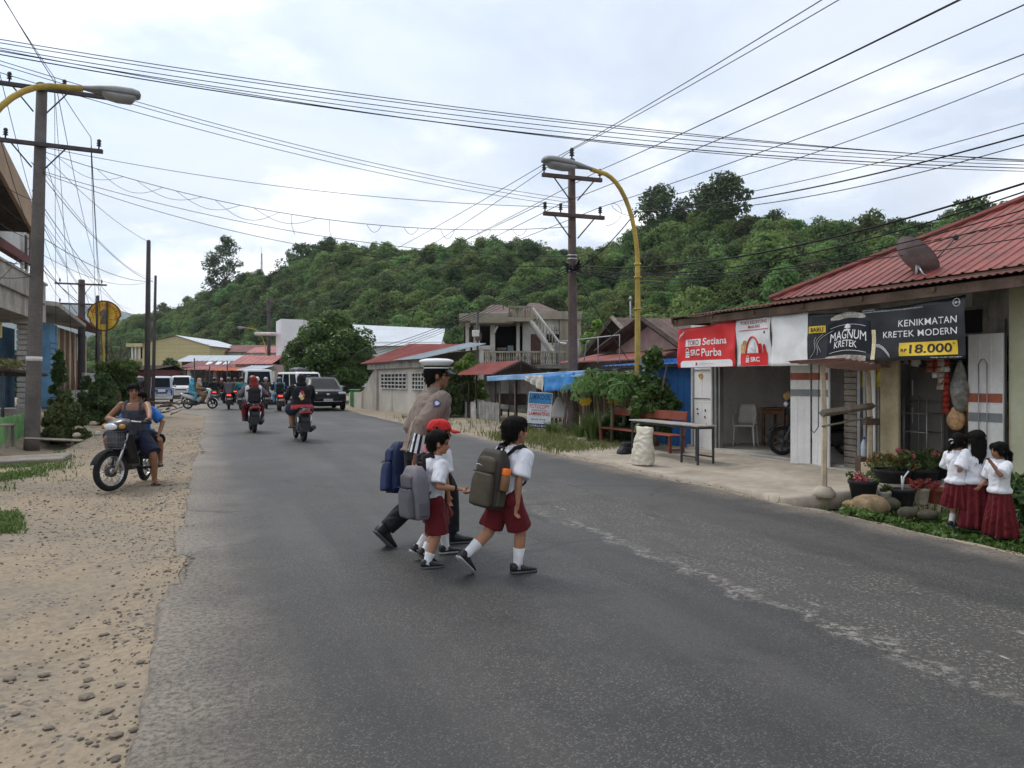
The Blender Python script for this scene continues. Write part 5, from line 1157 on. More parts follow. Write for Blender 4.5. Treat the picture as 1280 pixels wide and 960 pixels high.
 # POTS AND PLANTS BEFORE THE STORE
M_POTB=mat('black_plastic_pot',(.022,.022,.024),.5,.3,5,.05,30,dirt=.3,dcol=(.09,.075,.06));M_POTW=mat('pale_clay_pot',(.42,.38,.31),.7,.2,4,.1,30,dirt=.4,dcol=(.2,.17,.12));M_POTR=mat('terracotta_pot',(.25,.075,.045),.75,.2,4,.1,30)
M_SOIL=mat('pot_soil',(.06,.045,.032),.95,.4,9,.6,30)
M_LG=leafmat('geranium_leaf',(.045,.085,.022),(.13,.17,.05),.3,.5,.05);M_LBR=leafmat('bronze_leaf',(.13,.075,.03),(.22,.16,.05),.3,.5,.05);M_PINK=leafmat('pink_petal',(.60,.08,.12),(.75,.20,.25),.3,.5,.02);M_REDL=leafmat('red_leaf',(.30,.04,.04),(.42,.10,.08),.3,.5,.03)
def pot(label,px,py,wpx,hpx,m,seed,plants=(),z=None,zg=-.05):
 p=ground(px,py,zg);k=p.y/960;r=wpx*k/2;h=hpx*k;t=thing('flower_pot',label,'flower pot',(p.x,p.y,zg),0)
 mb=MB();mb.lathe([(r*.66,0),(r*.72,.01),(r*.93,h*.80),(r*1.0,h*.83),(r*1.02,h*.97),(r*.99,h),(r*.90,h*.99),(r*.86,h*.86)],22,None,True,True);mb.build('pot_body',m,t)
 mb=MB();mb.lathe([(.001,h*.90),(r*.5,h*.92),(r*.88,h*.88)],16);mb.build('soil',M_SOIL,t)
 rs=random.Random(seed)
 for (mm,n,per,ls,hh,spread)in plants:
  me=leaves([((rs.uniform(-1,1)*r*spread,rs.uniform(-1,1)*r*spread*.8,h+hh*rs.uniform(.1,.95)),r*.26)for _ in range(n)],per,ls,seed+n);me.materials.append(mm);link('foliage' if mm not in (M_PINK,)else 'blossom',me,t)
 if len(plants)>1 or seed%2:
  mb=MB()
  for i in range(7):a=rs.random()*6.28;mb.tube([(0,0,h*.88),(r*.3*math.cos(a),r*.3*math.sin(a),h+.06),(r*.75*math.cos(a),r*.75*math.sin(a),h+(plants[0][4]if plants else .15)*.9)],.006,4)
  mb.build('stems',mat('green_stem',(.16,.17,.09)),t)
 return t
zg=-.06
pot('wide black pot with pink flowers standing nearest the stall posts',1079,626,36,26,M_POTB,1,[(M_LG,8,16,.03,.10,.8),(M_PINK,4,22,.018,.15,.8)],zg=zg)
pot('large black tub of bronze-leaved plants in the back row',1115,612,48,26,M_POTB,3,[(M_LBR,16,24,.03,.22,1.0),(M_LG,14,24,.03,.20,1.0)],zg=zg)
pot('black tub of green flowering plants beside the store step',1150,612,44,27,M_POTB,5,[(M_LG,26,26,.03,.26,1.1),(M_PINK,3,18,.02,.26,.8)],zg=zg)
pot('black tub of leafy plants half hidden behind the girls',1178,610,44,28,M_POTB,7,[(M_LG,24,26,.03,.22,1.1),(M_PINK,3,16,.02,.24,.9)],zg=zg)
pot('small pale vase-shaped pot in the front row',1106,631,17,17,M_POTW,9,[(M_LG,6,14,.03,.09,.7)],zg=-.1)
pot('dark plastic pot with a dry white twig',1129,632,30,21,M_POTB,10,[],zg=-.1)
pot('pale bowl of red-leaved plants',1152,630,19,20,M_POTW,11,[(M_REDL,16,26,.03,.10,1.3)],zg=-.1)
pot('terracotta pot beside the red-leaved bowl',1171,629,28,19,M_POTR,12,[(M_REDL,8,20,.03,.07,.8)],zg=-.1)
p=ground(1128,632,-.1);mb=MB()
for q in (((0,0,.2),(.02,0,.36),(.08,0,.44)),((0,0,.2),(-.01,0,.38))):mb.tube([Vector(a)for a in q],.010,5)
o=mb.build('dry_twig',M_INKW,label='bleached white twig stuck in the dark plastic pot',cat='twig');o.location=p
for (px,py,hh)in ((1128,565,.5),):
 q=ground(1140,612,zg);top=at(1124,563,q.y);t=thing('tall_flower','single tall pink flower head above the tubs','flower',(q.x,q.y,.2));mb=MB();e=top-Vector((q.x,q.y,.2));mb.tube([(0,0,0),e*.5+Vector((.02,0,0)),e],.006,4);mb.build('stem',mat('green_stem'),t);me=leaves([(tuple(e),.05)],50,.02,4);me.materials.append(M_PINK);link('blossom',me,t)
for i,(px,py,r,lb,fl)in enumerate([(1087,637,.20,'big tan boulder in the weeds before the pots',.75),(1112,634,.11,'brown rock beside the tan boulder',.8),(1064,634,.09,'small flat stone at the corner of the apron',.6),(1135,645,.10,'mossy stone under the dark pot',.7),(1160,648,.095,'mossy stone nearest the girls',.7)]):
 p=ground(px,py,-.1);mb=MB();rs=random.Random(i+5);rings=[]
 for j in range(1,8):
  a=-PI/2+PI*j/8;rings.append([(r*1.25*math.cos(a)*math.cos(b)*(1+.16*nz3(math.cos(b)*1.3,math.sin(b)*1.3,j*.4+i)),r*math.cos(a)*math.sin(b)*(1+.16*nz3(math.cos(b)*1.5,math.sin(b)*1.5,j*.4+i+9)),r*fl*math.sin(a))for b in [2*PI*k/16 for k in range(16)]])
 mb.loft(rings);o=mb.build('rock',mat('tan_boulder',(.27,.195,.115),.95,.35,6,.8,16,dirt=.3,dcol=(.14,.10,.06))if i in (0,2)else mat('mossy_rock',(.085,.08,.055),.95,.3,6,.5,24,dirt=.5,dcol=(.045,.06,.02)),label=lb,cat='rock');o.location=(p.x,p.y,-.06)
M_WEED=leafmat('weed_leaves',(.045,.095,.018),(.12,.20,.045),.35,.5,.06)
cl=[];rs=random.Random(15)
while len(cl)<210:
 px,py=rs.uniform(1055,1330),rs.uniform(622,690);lim=628+(px-1055)*.165
 if not (lim<py<lim+28):continue
 p=ground(px,py,-.15);u,v=UV(p.x,p.y)
 if v<edge_r(u)+.28:continue
 cl.append(((p.x,p.y,zr(u,v)+.05),rs.uniform(.06,.12)))
me=leaves(cl,26,.034,93,.5,.6);me.materials.append(M_WEED);link('roadside_weeds',me,kind='stuff')
sp=[]
while len(sp)<2600:
 u=rs.uniform(3.2,8.2);v=rs.uniform(6.75,9.5)
 if rs.random()<sst(6.72,7.1,v)*(.4+fbm(u,v)):sp.append((u,v,zr(u,v)))
blades('ditch_grass',sp,.12,17,M_WEED,.006,.9)
for i,(px,py)in enumerate([(1268,640),(1290,648),(1310,655)]):
 p=ground(px,py,-.05);t=thing('leafy_bush',['dark leafy bush against the olive wall just beside the girls','leafy bush at the right edge below the olive wall','low bush past the right edge of the olive wall'][i],'bush',(p.x,p.y,-.1));rs=random.Random(i)
 me=leaves([((rs.uniform(-.25,.25),rs.uniform(-.2,.2),rs.uniform(.05,.42)),.14)for _ in range(22)],40,.05,95+i);me.materials.append(M_LEAF_DARK);link('foliage',me,t);mb=MB()
 for q in range(4):mb.tube([(0,0,0),(.1*math.cos(q*1.6),.1*math.sin(q*1.6),.3)],.012,5)
 mb.build('stems',M_BARK,t)
 # LEFT SIDE
M_TANR=mat('tan_fascia',(.38,.27,.185),.8,.12,1,.1,20,dirt=.3,dcol=(.2,.15,.11),streak=True)
M_YEL=mat('pale_yellow_wall',(.50,.43,.16),.85,.1,1,.1,20,dirt=.3,dcol=(.25,.22,.12),streak=True)
M_GREYW=mat('grey_white_wall',(.40,.41,.41),.88,.1,.8,.15,20,dirt=.35,dcol=(.18,.175,.165),streak=True)
M_MAROON=mat('maroon_trim',(.14,.045,.045),.7,.15,2,.1)
M_DBLUE=mat('dark_blue_paint',(.02,.055,.12),.7,.15,1.5,.1)
M_LBLUE=mat('light_blue_paint',(.13,.27,.42),.8,.15,1.5,.15,20,dirt=.3,dcol=(.07,.12,.18),streak=True)
M_STONEW=mat('whitewashed_stone',(.52,.50,.47),.9,.15,4,.5,12,dirt=.35,dcol=(.22,.19,.16))
M_GREENP=mat('green_picket_paint',(.17,.36,.13),.75,.2,3,.15,30,dirt=.35,dcol=(.12,.19,.07),streak=True)
M_POLEC=mat('concrete_pole',(.125,.11,.10),.9,.2,1.5,.3,20,dirt=.4,dcol=(.06,.055,.05),streak=True)
M_POLEW=mat('brown_steel_pole',(.105,.075,.066),.75,.3,1.5,.2,20,dirt=.6,dcol=(.05,.035,.03),ds=1.2,streak=True)
M_ARM=mat('crossarm_steel',(.075,.065,.065),.65,.2,3,.1)
M_INS=mat('dark_porcelain',(.03,.024,.024),.25,.2,3,0,spec=.5)
M_LAMPY=mat('yellow_lamp_post',(.44,.315,.075),.6,.2,2,.12,30,dirt=.55,dcol=(.25,.17,.06),streak=True)
M_LAMPH=mat('grey_lamp_head',(.24,.25,.25),.5,.12,4,.05)
M_LENS=mat('lamp_lens',(.30,.31,.31),.3,.1,4,0)
M_WIRE=mat('cable_black',(.014,.014,.015),.6,.1,2,0)
def lvx(px,v):return onv(px,v)[0]
Yl=28.;kl=Yl/960
LHv=-7.2
def lpt(px,py,v=LHv):
 u,Y=onv(px,v);return u,zat(py,Y)
u0,_=lpt(-60,475);u1,_=lpt(44,475)
LH=thing('balcony_house','tall house with tan gable fascia, grey balcony and white stone pillar behind the utility pole','house',R(u0,LHv),RZ_LEFT);lL=u1-u0
lxx=lambda px,v=LHv:lvx(px,v)-u0
def lbox(n,xa,xb,za,zb,ya,yb,m,parent=LH):mb=MB();mb.box(((xa+xb)/2,(ya+yb)/2,(za+zb)/2),(xb-xa,yb-ya,zb-za));return mb.build(n,m,parent)
zf=lambda px,py:lpt(px,py)[1]
zE2=zf(43,285)
lbox('wall',0,lL-.6,6.6,zE2+.8,.2,.4,mat('pale_upper_wall',(.58,.58,.57),.85,.08,1,.1,20,dirt=.25,dcol=(.3,.29,.27),streak=True));lbox('wall',0,lL-.1,3.3,6.6,1.2,1.4,M_YEL);lbox('wall',0,lL,-.2,3.3,2.2,2.4,M_DBLUE)
lbox('end_wall',lL-.4,lL-.2,-.2,zE2,2.2,8,M_GREYW)
lbox('window',lL-1.7,lL-.9,zE2-1.9,zE2-.5,.12,.22,M_DARKGLASS);w=LH.children[-1];lbox('window_frame',lL-1.75,lL-1.65,zE2-2,zE2-.4,.08,.20,M_HW,w);lbox('window_frame',lL-.95,lL-.85,zE2-2,zE2-.4,.08,.20,M_HW,w)
lbox('trim',0,lL-.35,6.4,6.75,.05,.35,M_MAROON);lbox('corner_post',lL-.62,lL-.3,6.75,zE2+.3,.1,.45,M_MAROON)
lbox('window',lL-3.4,lL-2.4,5.2,6.2,1.14,1.21,M_DARKGLASS)
lbox('column',lL-1.5,lL-.9,3.9,6.4,.6,1.1,M_GREYW)
vf=LHv+.9
def fz_(px,py):return lxx(px,vf),zat(py,onv(px,vf)[1])
A0,A1,B0,B1=fz_(43,292),fz_(43,258),fz_(-40,138),fz_(-40,88)
fq=[(x,y,z)for y in (-.9,-.78)for x,z in (A0,A1,B1,B0)]
mb=MB();mb.add(fq,[(0,1,2,3),(7,6,5,4),(0,4,5,1),(0,3,7,4),(1,5,6,2)]);mb.build('gable_fascia',M_TANR,LH)
mb=MB();mb.sheet([[(A1[0],-.76,A1[1]-.05),(B1[0],-.76,B1[1]-.05)],[(A1[0],8,A1[1]-.05),(B1[0],8,B1[1]-.05)]],.08,False);mb.build('roof',M_BROWNROOF,LH)
mb=MB();mb.sheet([[(A0[0],-.775,A0[1]+.05),(B0[0],-.775,B0[1]+.05)],[(A0[0],.19,A0[1]+.05),(B0[0],.19,B0[1]+.05)]],.03,False);mb.build('soffit',M_DARKWOOD,LH)
mb=MB();mb.add([(B0[0],.195,6.75),(lL-.6,.195,6.75),(lL-.6,.195,A0[1]),(A0[0],.195,A0[1]),(B0[0],.195,B0[1])],[(0,1,2,3,4)]);mb.build('gable_wall',mat('pale_upper_wall'),LH)
zp1,zp0=zf(20,347),zf(20,372)
mb=MB();bal=[(0,-.5),(lL-1.0,-.5),(lL-.45,-.35),(lL-.15,.1),(lL-.1,2.4)]
for (xa,ya),(xb,yb)in zip(bal,bal[1:]):
 d=Vector((xb-xa,yb-ya,0));n=Vector((d.y,-d.x,0)).normalized()*.07
 mb.add([(xa-n.x,ya-n.y,zp0),(xb-n.x,yb-n.y,zp0),(xb-n.x,yb-n.y,zp1),(xa-n.x,ya-n.y,zp1),(xa+n.x,ya+n.y,zp0),(xb+n.x,yb+n.y,zp0),(xb+n.x,yb+n.y,zp1),(xa+n.x,ya+n.y,zp1)],[(0,3,2,1),(4,5,6,7),(3,7,6,2),(0,4,7,3),(1,2,6,5),(0,1,5,4)])
mb.build('parapet',M_CEM,LH)
lbox('parapet_cap',0,lL-.8,zp1,zp1+.09,-.62,-.38,M_CEM)
lbox('balcony_slab',0,lL-.25,zf(20,396),zp0+.05,-.45,2.6,M_CEM)
pxp=lxx(29);zt_=zf(29,396)
for i in range(16):
 mb=MB();z0_=lerp(.35,zt_-.3,i/16);z1_=lerp(.35,zt_-.3,(i+1)/16)-.03;mb.bbox((pxp+.02*(i%2),-.1,(z0_+z1_)/2),(.58+.03*((i*7)%3),.56,z1_-z0_),.03,(0,0,.02*((i*5)%3-1)));mb.build('stone_block',M_STONEW,LH)
lbox('pillar_capital',pxp-.45,pxp+.45,zt_-.3,zt_-.02,-.5,.3,M_STONEW);lbox('pillar_core',pxp-.22,pxp+.22,.0,zt_,-.3,.12,M_CEM)
lbox('step',pxp-.8,pxp+.8,-.1,.35,-.5,1.2,M_CEM)
lbox('door',lxx(6),lxx(12),.1,2.2,2.1,2.19,mat('white_door',(.5,.5,.5),.7))
t=thing('planter_shelter','low dark shelter roof with flowering pots on top at the far left edge','shelter',R(lvx(-30,-6),-6.0),RZ_LEFT);ll=lvx(26,-6)-lvx(-30,-6)
mb=MB();zz=zat(466,onv(10,-6)[1]);mb.bbox((ll/2,0,zz),(ll,1.6,.10),.02,(0,.02,0));mb.build('roof',M_DARKWOOD,t)
for x in (.1,ll-.9):mb=MB();mb.tube([(x,-.6,-.1),(x,-.6,zz)],.04,6);mb.build('post',M_DKMETAL,t)
mb=MB();mb.bbox((ll/2-.6,.7,.8),(ll-1.2,.1,1.6),.01);mb.build('screen',M_DARKWOOD,t)
cl=[((lerp(-.2,ll*.85,i/16),.1*math.sin(i*3),zz+.22+.08*math.sin(i*2)),.26)for i in range(17)]
me=leaves(cl,60,.06,91);me.materials.append(leafmat('pale_flower_leaves',(.09,.11,.03),(.30,.26,.10),.3,.6,.03));o=link('flower_bed',me);o.location=R(lvx(-30,-6),-6.0);o.rotation_euler=(0,0,RZ_LEFT);tag(o,'pale flowering plants growing on top of the low dark shelter roof','plant')
fa,fb=lvx(-40,-5.0),lvx(31,-5.0);t=thing('green_fence','short fence of light green upright slats beside the utility pole','fence',R(fa,-5.0,zl(fa,-5.0)-.05),RZ_LEFT);n=34;fw=fb-fa
zft=zat(510,onv(20,-5.0)[1]);
for i in range(n):mb=MB();mb.bbox(((i+.5)*fw/n,0,zft/2+.02*math.sin(i*2.3)),(fw/n*.62,.03,zft),.006);mb.build('slat',M_GREENP,t)
mb=MB();mb.box((fw/2,.04,zft*.3),(fw,.04,.07));mb.build('rail',M_GREENP,t);mb=MB();mb.box((fw/2,.04,zft*.75),(fw,.04,.07));mb.build('rail',M_GREENP,t)
p=ground(14,590);t=thing('wooden_stand','small weathered wooden stand at the left edge before the green fence','stand',(-12.3,18.3,-.1),.3)
mb=MB();mb.bbox((0,0,.52),(.7,.5,.05),.01);mb.build('tabletop',M_WOODG,t)
for a in (-1,1):
 for b in (-1,1):mb=MB();mb.bbox((a*.3,b*.2,.24),(.07,.07,.5),.008);mb.build('leg',M_WOODG,t)
hv=-8.5;ua_,ub_=lvx(44,hv),lvx(74,hv);t=thing('blue_pillar_house','low house with a blue porch pillar and sagging grey eaves behind the bush','house',R(ua_,hv),RZ_LEFT);l2=ub_-ua_;zk=lambda py,px:zat(py,onv(px,hv)[1])
lbox('pillar',l2*.42,l2*.72,0,zk(404,58),-.2,.6,M_LBLUE,t)
for i in range(12):mb=MB();mb.box((l2*.57,-.215,.25+i*.3),(l2*.31,.03,.03));mb.build('pillar_joint',M_DBLUE,t)
lbox('wall',0,l2*1.1,-.2,zk(404,50),2.4,2.6,M_LBLUE,t);lbox('white_wall',l2*.8,l2*1.3,-.2,zk(420,68),1.4,1.6,M_GREYW,t)
mb=MB();mb.sheet([[(-.5,-1.1,zk(378,45)),(l2*1.35,-1.1,zk(404,82))],[(-.5,5,zk(378,45)+.5),(l2*1.35,5,zk(404,82)+.5)]],.22,False);mb.build('roof',M_CEM,t)
lbox('water_tank',.6,1.9,zk(378,45),zk(358,45),1,2.4,M_GREYW,t);lbox('low_wall',-.5,l2*.9,-.2,.9,-1.2,-1.0,M_CEM,t)
for i in range(6):mb=MB();mb.lathe([(.16,0),(.07,.15),(.14,.4),(.07,.62),(.15,.75)],8,Matrix.Translation((.1+i*.62,-1.9,.1)));mb.build('baluster',M_PICKET,t)
hv=-9.0;ua_,ub_=lvx(72,hv),lvx(106,hv);t=thing('timber_shack','brown plank shack with a rusty maroon eave and a white poster','shack',R(ua_,hv),RZ_LEFT);l3=ub_-ua_;zk3=lambda py,px=90:zat(py,onv(px,hv)[1])
for i in range(16):mb=MB();mb.box(((i+.5)*l3/16,.0,zk3(415)/2-.1),(l3/16*.92,.04,zk3(415)+.2));mb.build('wall_plank',M_WOODB if i%3 else M_WOODP,t)
mb=MB();mb.sheet([[(-.8,-1.4,zk3(396,72)),(l3+.6,-1.4,zk3(418,108))],[(-.8,4,zk3(392,72)+.8),(l3+.6,4,zk3(410,108)+.8)]],.12,False);mb.build('roof',M_MAROON,t)
lbox('poster',l3*.62,l3*.84,zk3(450),zk3(420),-.09,-.06,M_HW,t);lbox('corner_post',l3*.86,l3*.97,-.2,zk3(415),-.16,.02,M_WOODP,t)
hv=-7.6;ua_,ub_=lvx(104,hv),lvx(124,hv);t=thing('block_wall','grey concrete block wall behind the clipped round-topped tree','wall',R(ua_,hv),RZ_LEFT);l4=ub_-ua_
for j in range(9):
 for i in range(16):
  mb=MB();o_=.5*(j%2);mb.bbox(((i+o_)*l4/16.5+.2,0,.1+j*.22),(l4/16.5-.025,.16,.20),.01);mb.build('block',M_GREYW if (i*3+j)%4 else M_CEM,t)
def ltree(label,px,v,ptop,wpx,m,seed,low=.9,per=150,ls=.11,nc=60,rcf=.26,name='broadleaf_tree',skirt=.3):
 u,Y=onv(px,v);k=Y/960;h=1.5+(475-ptop)*k;cr=wpx*k/2
 return tree(label,R(u,v,zl(u,v)if -14<v else 0),h,cr*.86,h-low,.05+.022*h,seed,m,nc,per,ls,cr*rcf,name,None,skirt)
M_LEAF_B=leafmat('feathery_bush_leaves',(.035,.062,.018),(.12,.14,.04),.3,.6,.06)
ltree('big feathery dark bush beside the foot of the concrete utility pole',80,-3.9,478,64,M_LEAF_B,51,.05,260,.075,60,.27,'bush',.55)
ltree('leafy bush against the blue-pillared house',74,-6.2,438,26,M_LEAF_MID,52,.2,180,.09,34,.36,'bush',.5)
ltree('dark rounded hedge bush behind the man on the motorcycle',128,-3.6,464,54,M_LEAF_DARK,53,.05,260,.085,50,.28,'bush',.55)
ltree('dark bush just beside the clipped tree trunk',108,-4.6,470,26,M_LEAF_DARK,54,.05,200,.08,30,.34,'bush',.55)
u,Y=onv(148,-3.4);k=Y/960;t=thing('clipped_tree','small tree clipped to a flat round top near the two thin poles','tree',R(u,-3.4,0));
mb=MB();mb.tube([(0,0,-.1),(.05,0,.7),(-.04,0,1.5+3*k)],[.13,.10,.08],7);mb.build('trunk',M_BARK,t);rs=random.Random(4)
me=leaves([((rs.uniform(-1,1)*22*k*.8,rs.uniform(-1,1)*16*k*.8,1.5+rs.uniform(5,20)*k),8*k)for _ in range(44)],240,.07,61);me.materials.append(M_LEAF_MID);link('crown',me,t)
me=leaves([((rs.uniform(-1,1)*12*k,rs.uniform(-.4,.4),rs.uniform(.4,1.5)),7*k)for _ in range(18)],160,.07,62);me.materials.append(M_LEAF_DARK);link('lower_foliage',me,t)
u,Y=onv(150,-6.5);t=thing('bare_tree','dark tree with bare crooked branches below the round yellow sign','tree',R(u,-6.5,0));k=Y/960;mb=MB();zz=1.5+20*k
mb.tube([(0,0,0),(.1,0,zz*.6),(-.2,0,zz)],[.2,.16,.12],7);mb.build('trunk',M_BARK,t);rs=random.Random(3)
for i in range(9):
 a=rs.random()*6.28;L=rs.uniform(.7,1.8);e=Vector((math.cos(a)*L,math.sin(a)*L,zz+rs.uniform(.3,1.8)));mb=MB();mb.tube([(-.15,0,zz-.3),Vector((-.15,0,zz-.1)).lerp(e,.5)+Vector((0,0,-.25)),e,e+Vector((rs.uniform(-.4,.4),0,.35))],[.09,.06,.04,.015],6);mb.build('branch',M_BARK,t)
ltree('dark shrub row before the cream gabled building',212,-4.2,448,56,M_LEAF_DARK,56,.3,260,.16,50,.3,'bush',.55)
ltree('dark roadside bush under the cream building beside the twin poles',160,-4.6,462,36,M_LEAF_DARK,57,.2,200,.12,36,.34,'bush',.55)
clump('spray of long pale leaves by the dark hedge',139,-3.3,60,.7,M_TALL,14,.3,'leafy_plant',.02)
p=ground(206,520);rs=random.Random(2)
t=thing('brushwood_heap','dark heap of cut branches lying beside the dirt verge','heap',(p.x,p.y,.05))
for i in range(26):a=rs.random()*6.28;q=rs.uniform(.3,.8);mb=MB();c=Vector((rs.uniform(-.5,.5),rs.uniform(-.4,.4),rs.uniform(.05,.5)));mb.tube([c-Vector((math.cos(a),math.sin(a),rs.uniform(-.3,.3)))*q*.6,c+Vector((math.cos(a)*.6,math.sin(a)*.6,rs.uniform(-.1,.3)))*q],[.03,.015],5);mb.build('branch',M_BARK,t)
M_GREYSLAB=mat('dusty_slab',(.20,.18,.15),.95,.25,2,.3,20,dirt=.5,dcol=(.11,.095,.075))
p0,p1=ground(32,548,.1),ground(104,551,.1);mb=MB();mb.tube([p0,p1],.07,4,smooth=False,flat=.5);mb.build('plank',M_WOODG,label='long grey plank lying over the ditch by the utility pole',cat='plank')
p=ground(36,567,.08);mb=MB();mb.bbox((0,0,0),(1.3,1.0,.10),.02,(.02,-.03,.35));o=mb.build('concrete_slab',M_GREYSLAB,label='flat concrete slab bridging the ditch before the feathery bush',cat='slab');o.location=(p.x,p.y,-.04)
for i,(px,py,r)in enumerate([(108,541,.16),(116,532,.14),(122,545,.12),(96,547,.11),(132,536,.15),(141,541,.10)]):
 p=ground(px,py);mb=MB();pebble(mb,(0,0,0),r,rr,.8);o=mb.build('rubble_block',M_STONE2 if i%2 else M_CEM,label=['pale rubble lump nearest the ditch plank','grey rubble lump against the dark hedge','small grey rubble lump beyond the ditch','pale rubble lump beside the feathery bush','grey rubble lump nearest the motorcycle','smallest pale rubble lump by the motorcycle wheel'][i],cat='rubble');o.location=(p.x,p.y,.06)
for i,(px,v,top,w)in enumerate([(20,-18,440,60),(95,-22,452,50),(130,-20,448,46),(175,-12,455,40)]):
 ltree(['dark valley tree behind the timber shack','rounded valley tree in the gap by the far pole','valley tree below the round sign','low tree before the veranda of the cream building'][i],px,v,top,w,M_LEAF_DARK,70+i,.3,200,.16,36,.34)
 # POLES AND LAMPS
def insulator(mb,p,s=1.):mb.lathe([(.02*s,0),(.02*s,.08*s),(.065*s,.09*s),(.03*s,.13*s),(.065*s,.15*s),(.03*s,.19*s),(.06*s,.21*s),(.035*s,.27*s)],9,Matrix.Translation(p))
def utility_pole(label,loc,h,r0,r1,arms,m,braces=True,rz=TH,band=None,lean=(0,0),ins=None):
 """arms: (height, half length left, half length right, insulator xs)"""
 t=thing('utility_pole',label,'utility pole',loc,rz);t.rotation_euler=(lean[0],lean[1],rz)
 mb=MB();mb.lathe([(r0,-.4),(r0,0),(lerp(r0,r1,.5),h*.5),(r1,h),(r1*.6,h+.03)],14);mb.build('pole_shaft',m,t);pts=[]
 for (z,a,b,xs)in arms:
  mb=MB();mb.bbox(((b-a)/2,-r1-.05,z),(a+b,.10,.11),.01);mb.build('crossarm',M_ARM if m is M_POLEC else M_POLEW,t)
  if braces:
   for s_ in (-1,1):mb=MB();mb.tube([(s_*.62,-r1-.06,z-.05),(s_*(r1+.02),-r1-.02,z-.62)],.02,5);mb.build('brace',M_ARM,t)
  for x in xs:
   mb=MB();insulator(mb,(x,-r1-.05,z+.05));mb.build('insulator',M_INS,t)
   pts.append(Vector(loc)+(DN*x+DD*(-r1-.05)+Vector((0,0,z+.32))))
 if band:
  mb=MB();mb.lathe([(band[1],band[0]),(band[1],band[0]+.12)],14);mb.build('painted_band',M_HW,t)
 return t,pts
pA=ground(40,546);hA=9.35
PA,wA=utility_pole('tall concrete utility pole with two crossarms behind the yellow street lamp',(pA.x,pA.y,0),hA,.19,.13,[(hA-.18,1.55,1.55,(-.7,.55)),(hA-1.65,1.55,1.5,(-.75,1.4))],M_POLEC,band=(2.0,.192),lean=(0,rad(1.4)))
pB=Vector((1.74,21.8,0));hB=7.75
PB,wB_=utility_pole('dark steel utility pole with two crossarms rising behind the blue tarpaulin',tuple(pB),hB,.15,.10,[(hB-.55,.98,.88,(-.92,.82)),(hB-1.62,.95,.95,(-.9,-.42,.82))],M_POLEW,lean=(0,rad(-.4)))
mb=MB();insulator(mb,(0,-.02,hB),1.2);mb.build('insulator',M_INS,PB);wB_.append(pB+Vector((0,0,hB+.3)))
mb=MB()
for z in (4.55,4.9,5.0):mb.lathe([(.135,z),(.135,z+.05)],12)
mb.build('clamp_band',M_METAL,PB);mb=MB();rs=random.Random(3)
for i in range(12):a=rs.random()*6.28;mb.tube([(.13*math.cos(a),.13*math.sin(a),4.55+rs.random()*.3),(.28*math.cos(a),.28*math.sin(a),4.5+rs.random()*.4),(.15*math.cos(a+1),.15*math.sin(a+1),4.6)],.03,5)
mb.build('cable_knot',M_WIRE,PB)
def plain_pole(label,px,v,ptop,r,m=M_DKMETAL,pb=None):
 u,Y=onv(px,v);h=zat(ptop,Y);t=thing('thin_pole',label,'pole',R(u,v,-.1));mb=MB();mb.lathe([(r*1.15,0),(r,h*.5),(r*.75,h+.1),(r*.3,h+.14)],9);mb.build('pole_shaft',m,t);return t,R(u,v,h)
tC1,cT1=plain_pole('taller of the two thin dark poles standing side by side at the left verge',183.5,-2.6,301,.11,M_ARM);tC2,cT2=plain_pole('shorter thin dark pole just past the taller one',191,-3.0,345,.085,M_ARM)
tC1 .rotation_euler=(0,rad(.6),0);tC2 .rotation_euler=(0,rad(1.2),0)
def far_pole(label,px,v,ptop,arms,r=.16,half=1.1):
 u,Y=onv(px,v);h=zat(ptop,Y);return utility_pole(label,tuple(R(u,v,0)),h,r*1.2,r,[(h-.3-1.3*i,half,half,(-half*.8,half*.8))for i in range(arms)],M_ARM,True)
PD,wD=far_pole('dark far utility pole with two crossarms beside the round yellow sign',102,-8.,350,2,.2,1.5)
far_pole('dark utility pole behind the far street lamp',336,5.9,372,2,.18,2.2);wF=[R(*(lambda q:(q[0],5.9))(onv(336,5.9)),zat(378,onv(336,5.9)[1])+d)for d in (0,-1.5)]
u,Y=onv(209,-9.);far_pole('small dark crossarm pole before the cream gabled building',209,-9.,418,1,.16,2.0)
plain_pole('thin dark pole behind the round yellow sign',122,-7.,370,.14,M_ARM);plain_pole('pale yellow post below the round yellow sign',129,-6.3,408,.09,M_LAMPY)
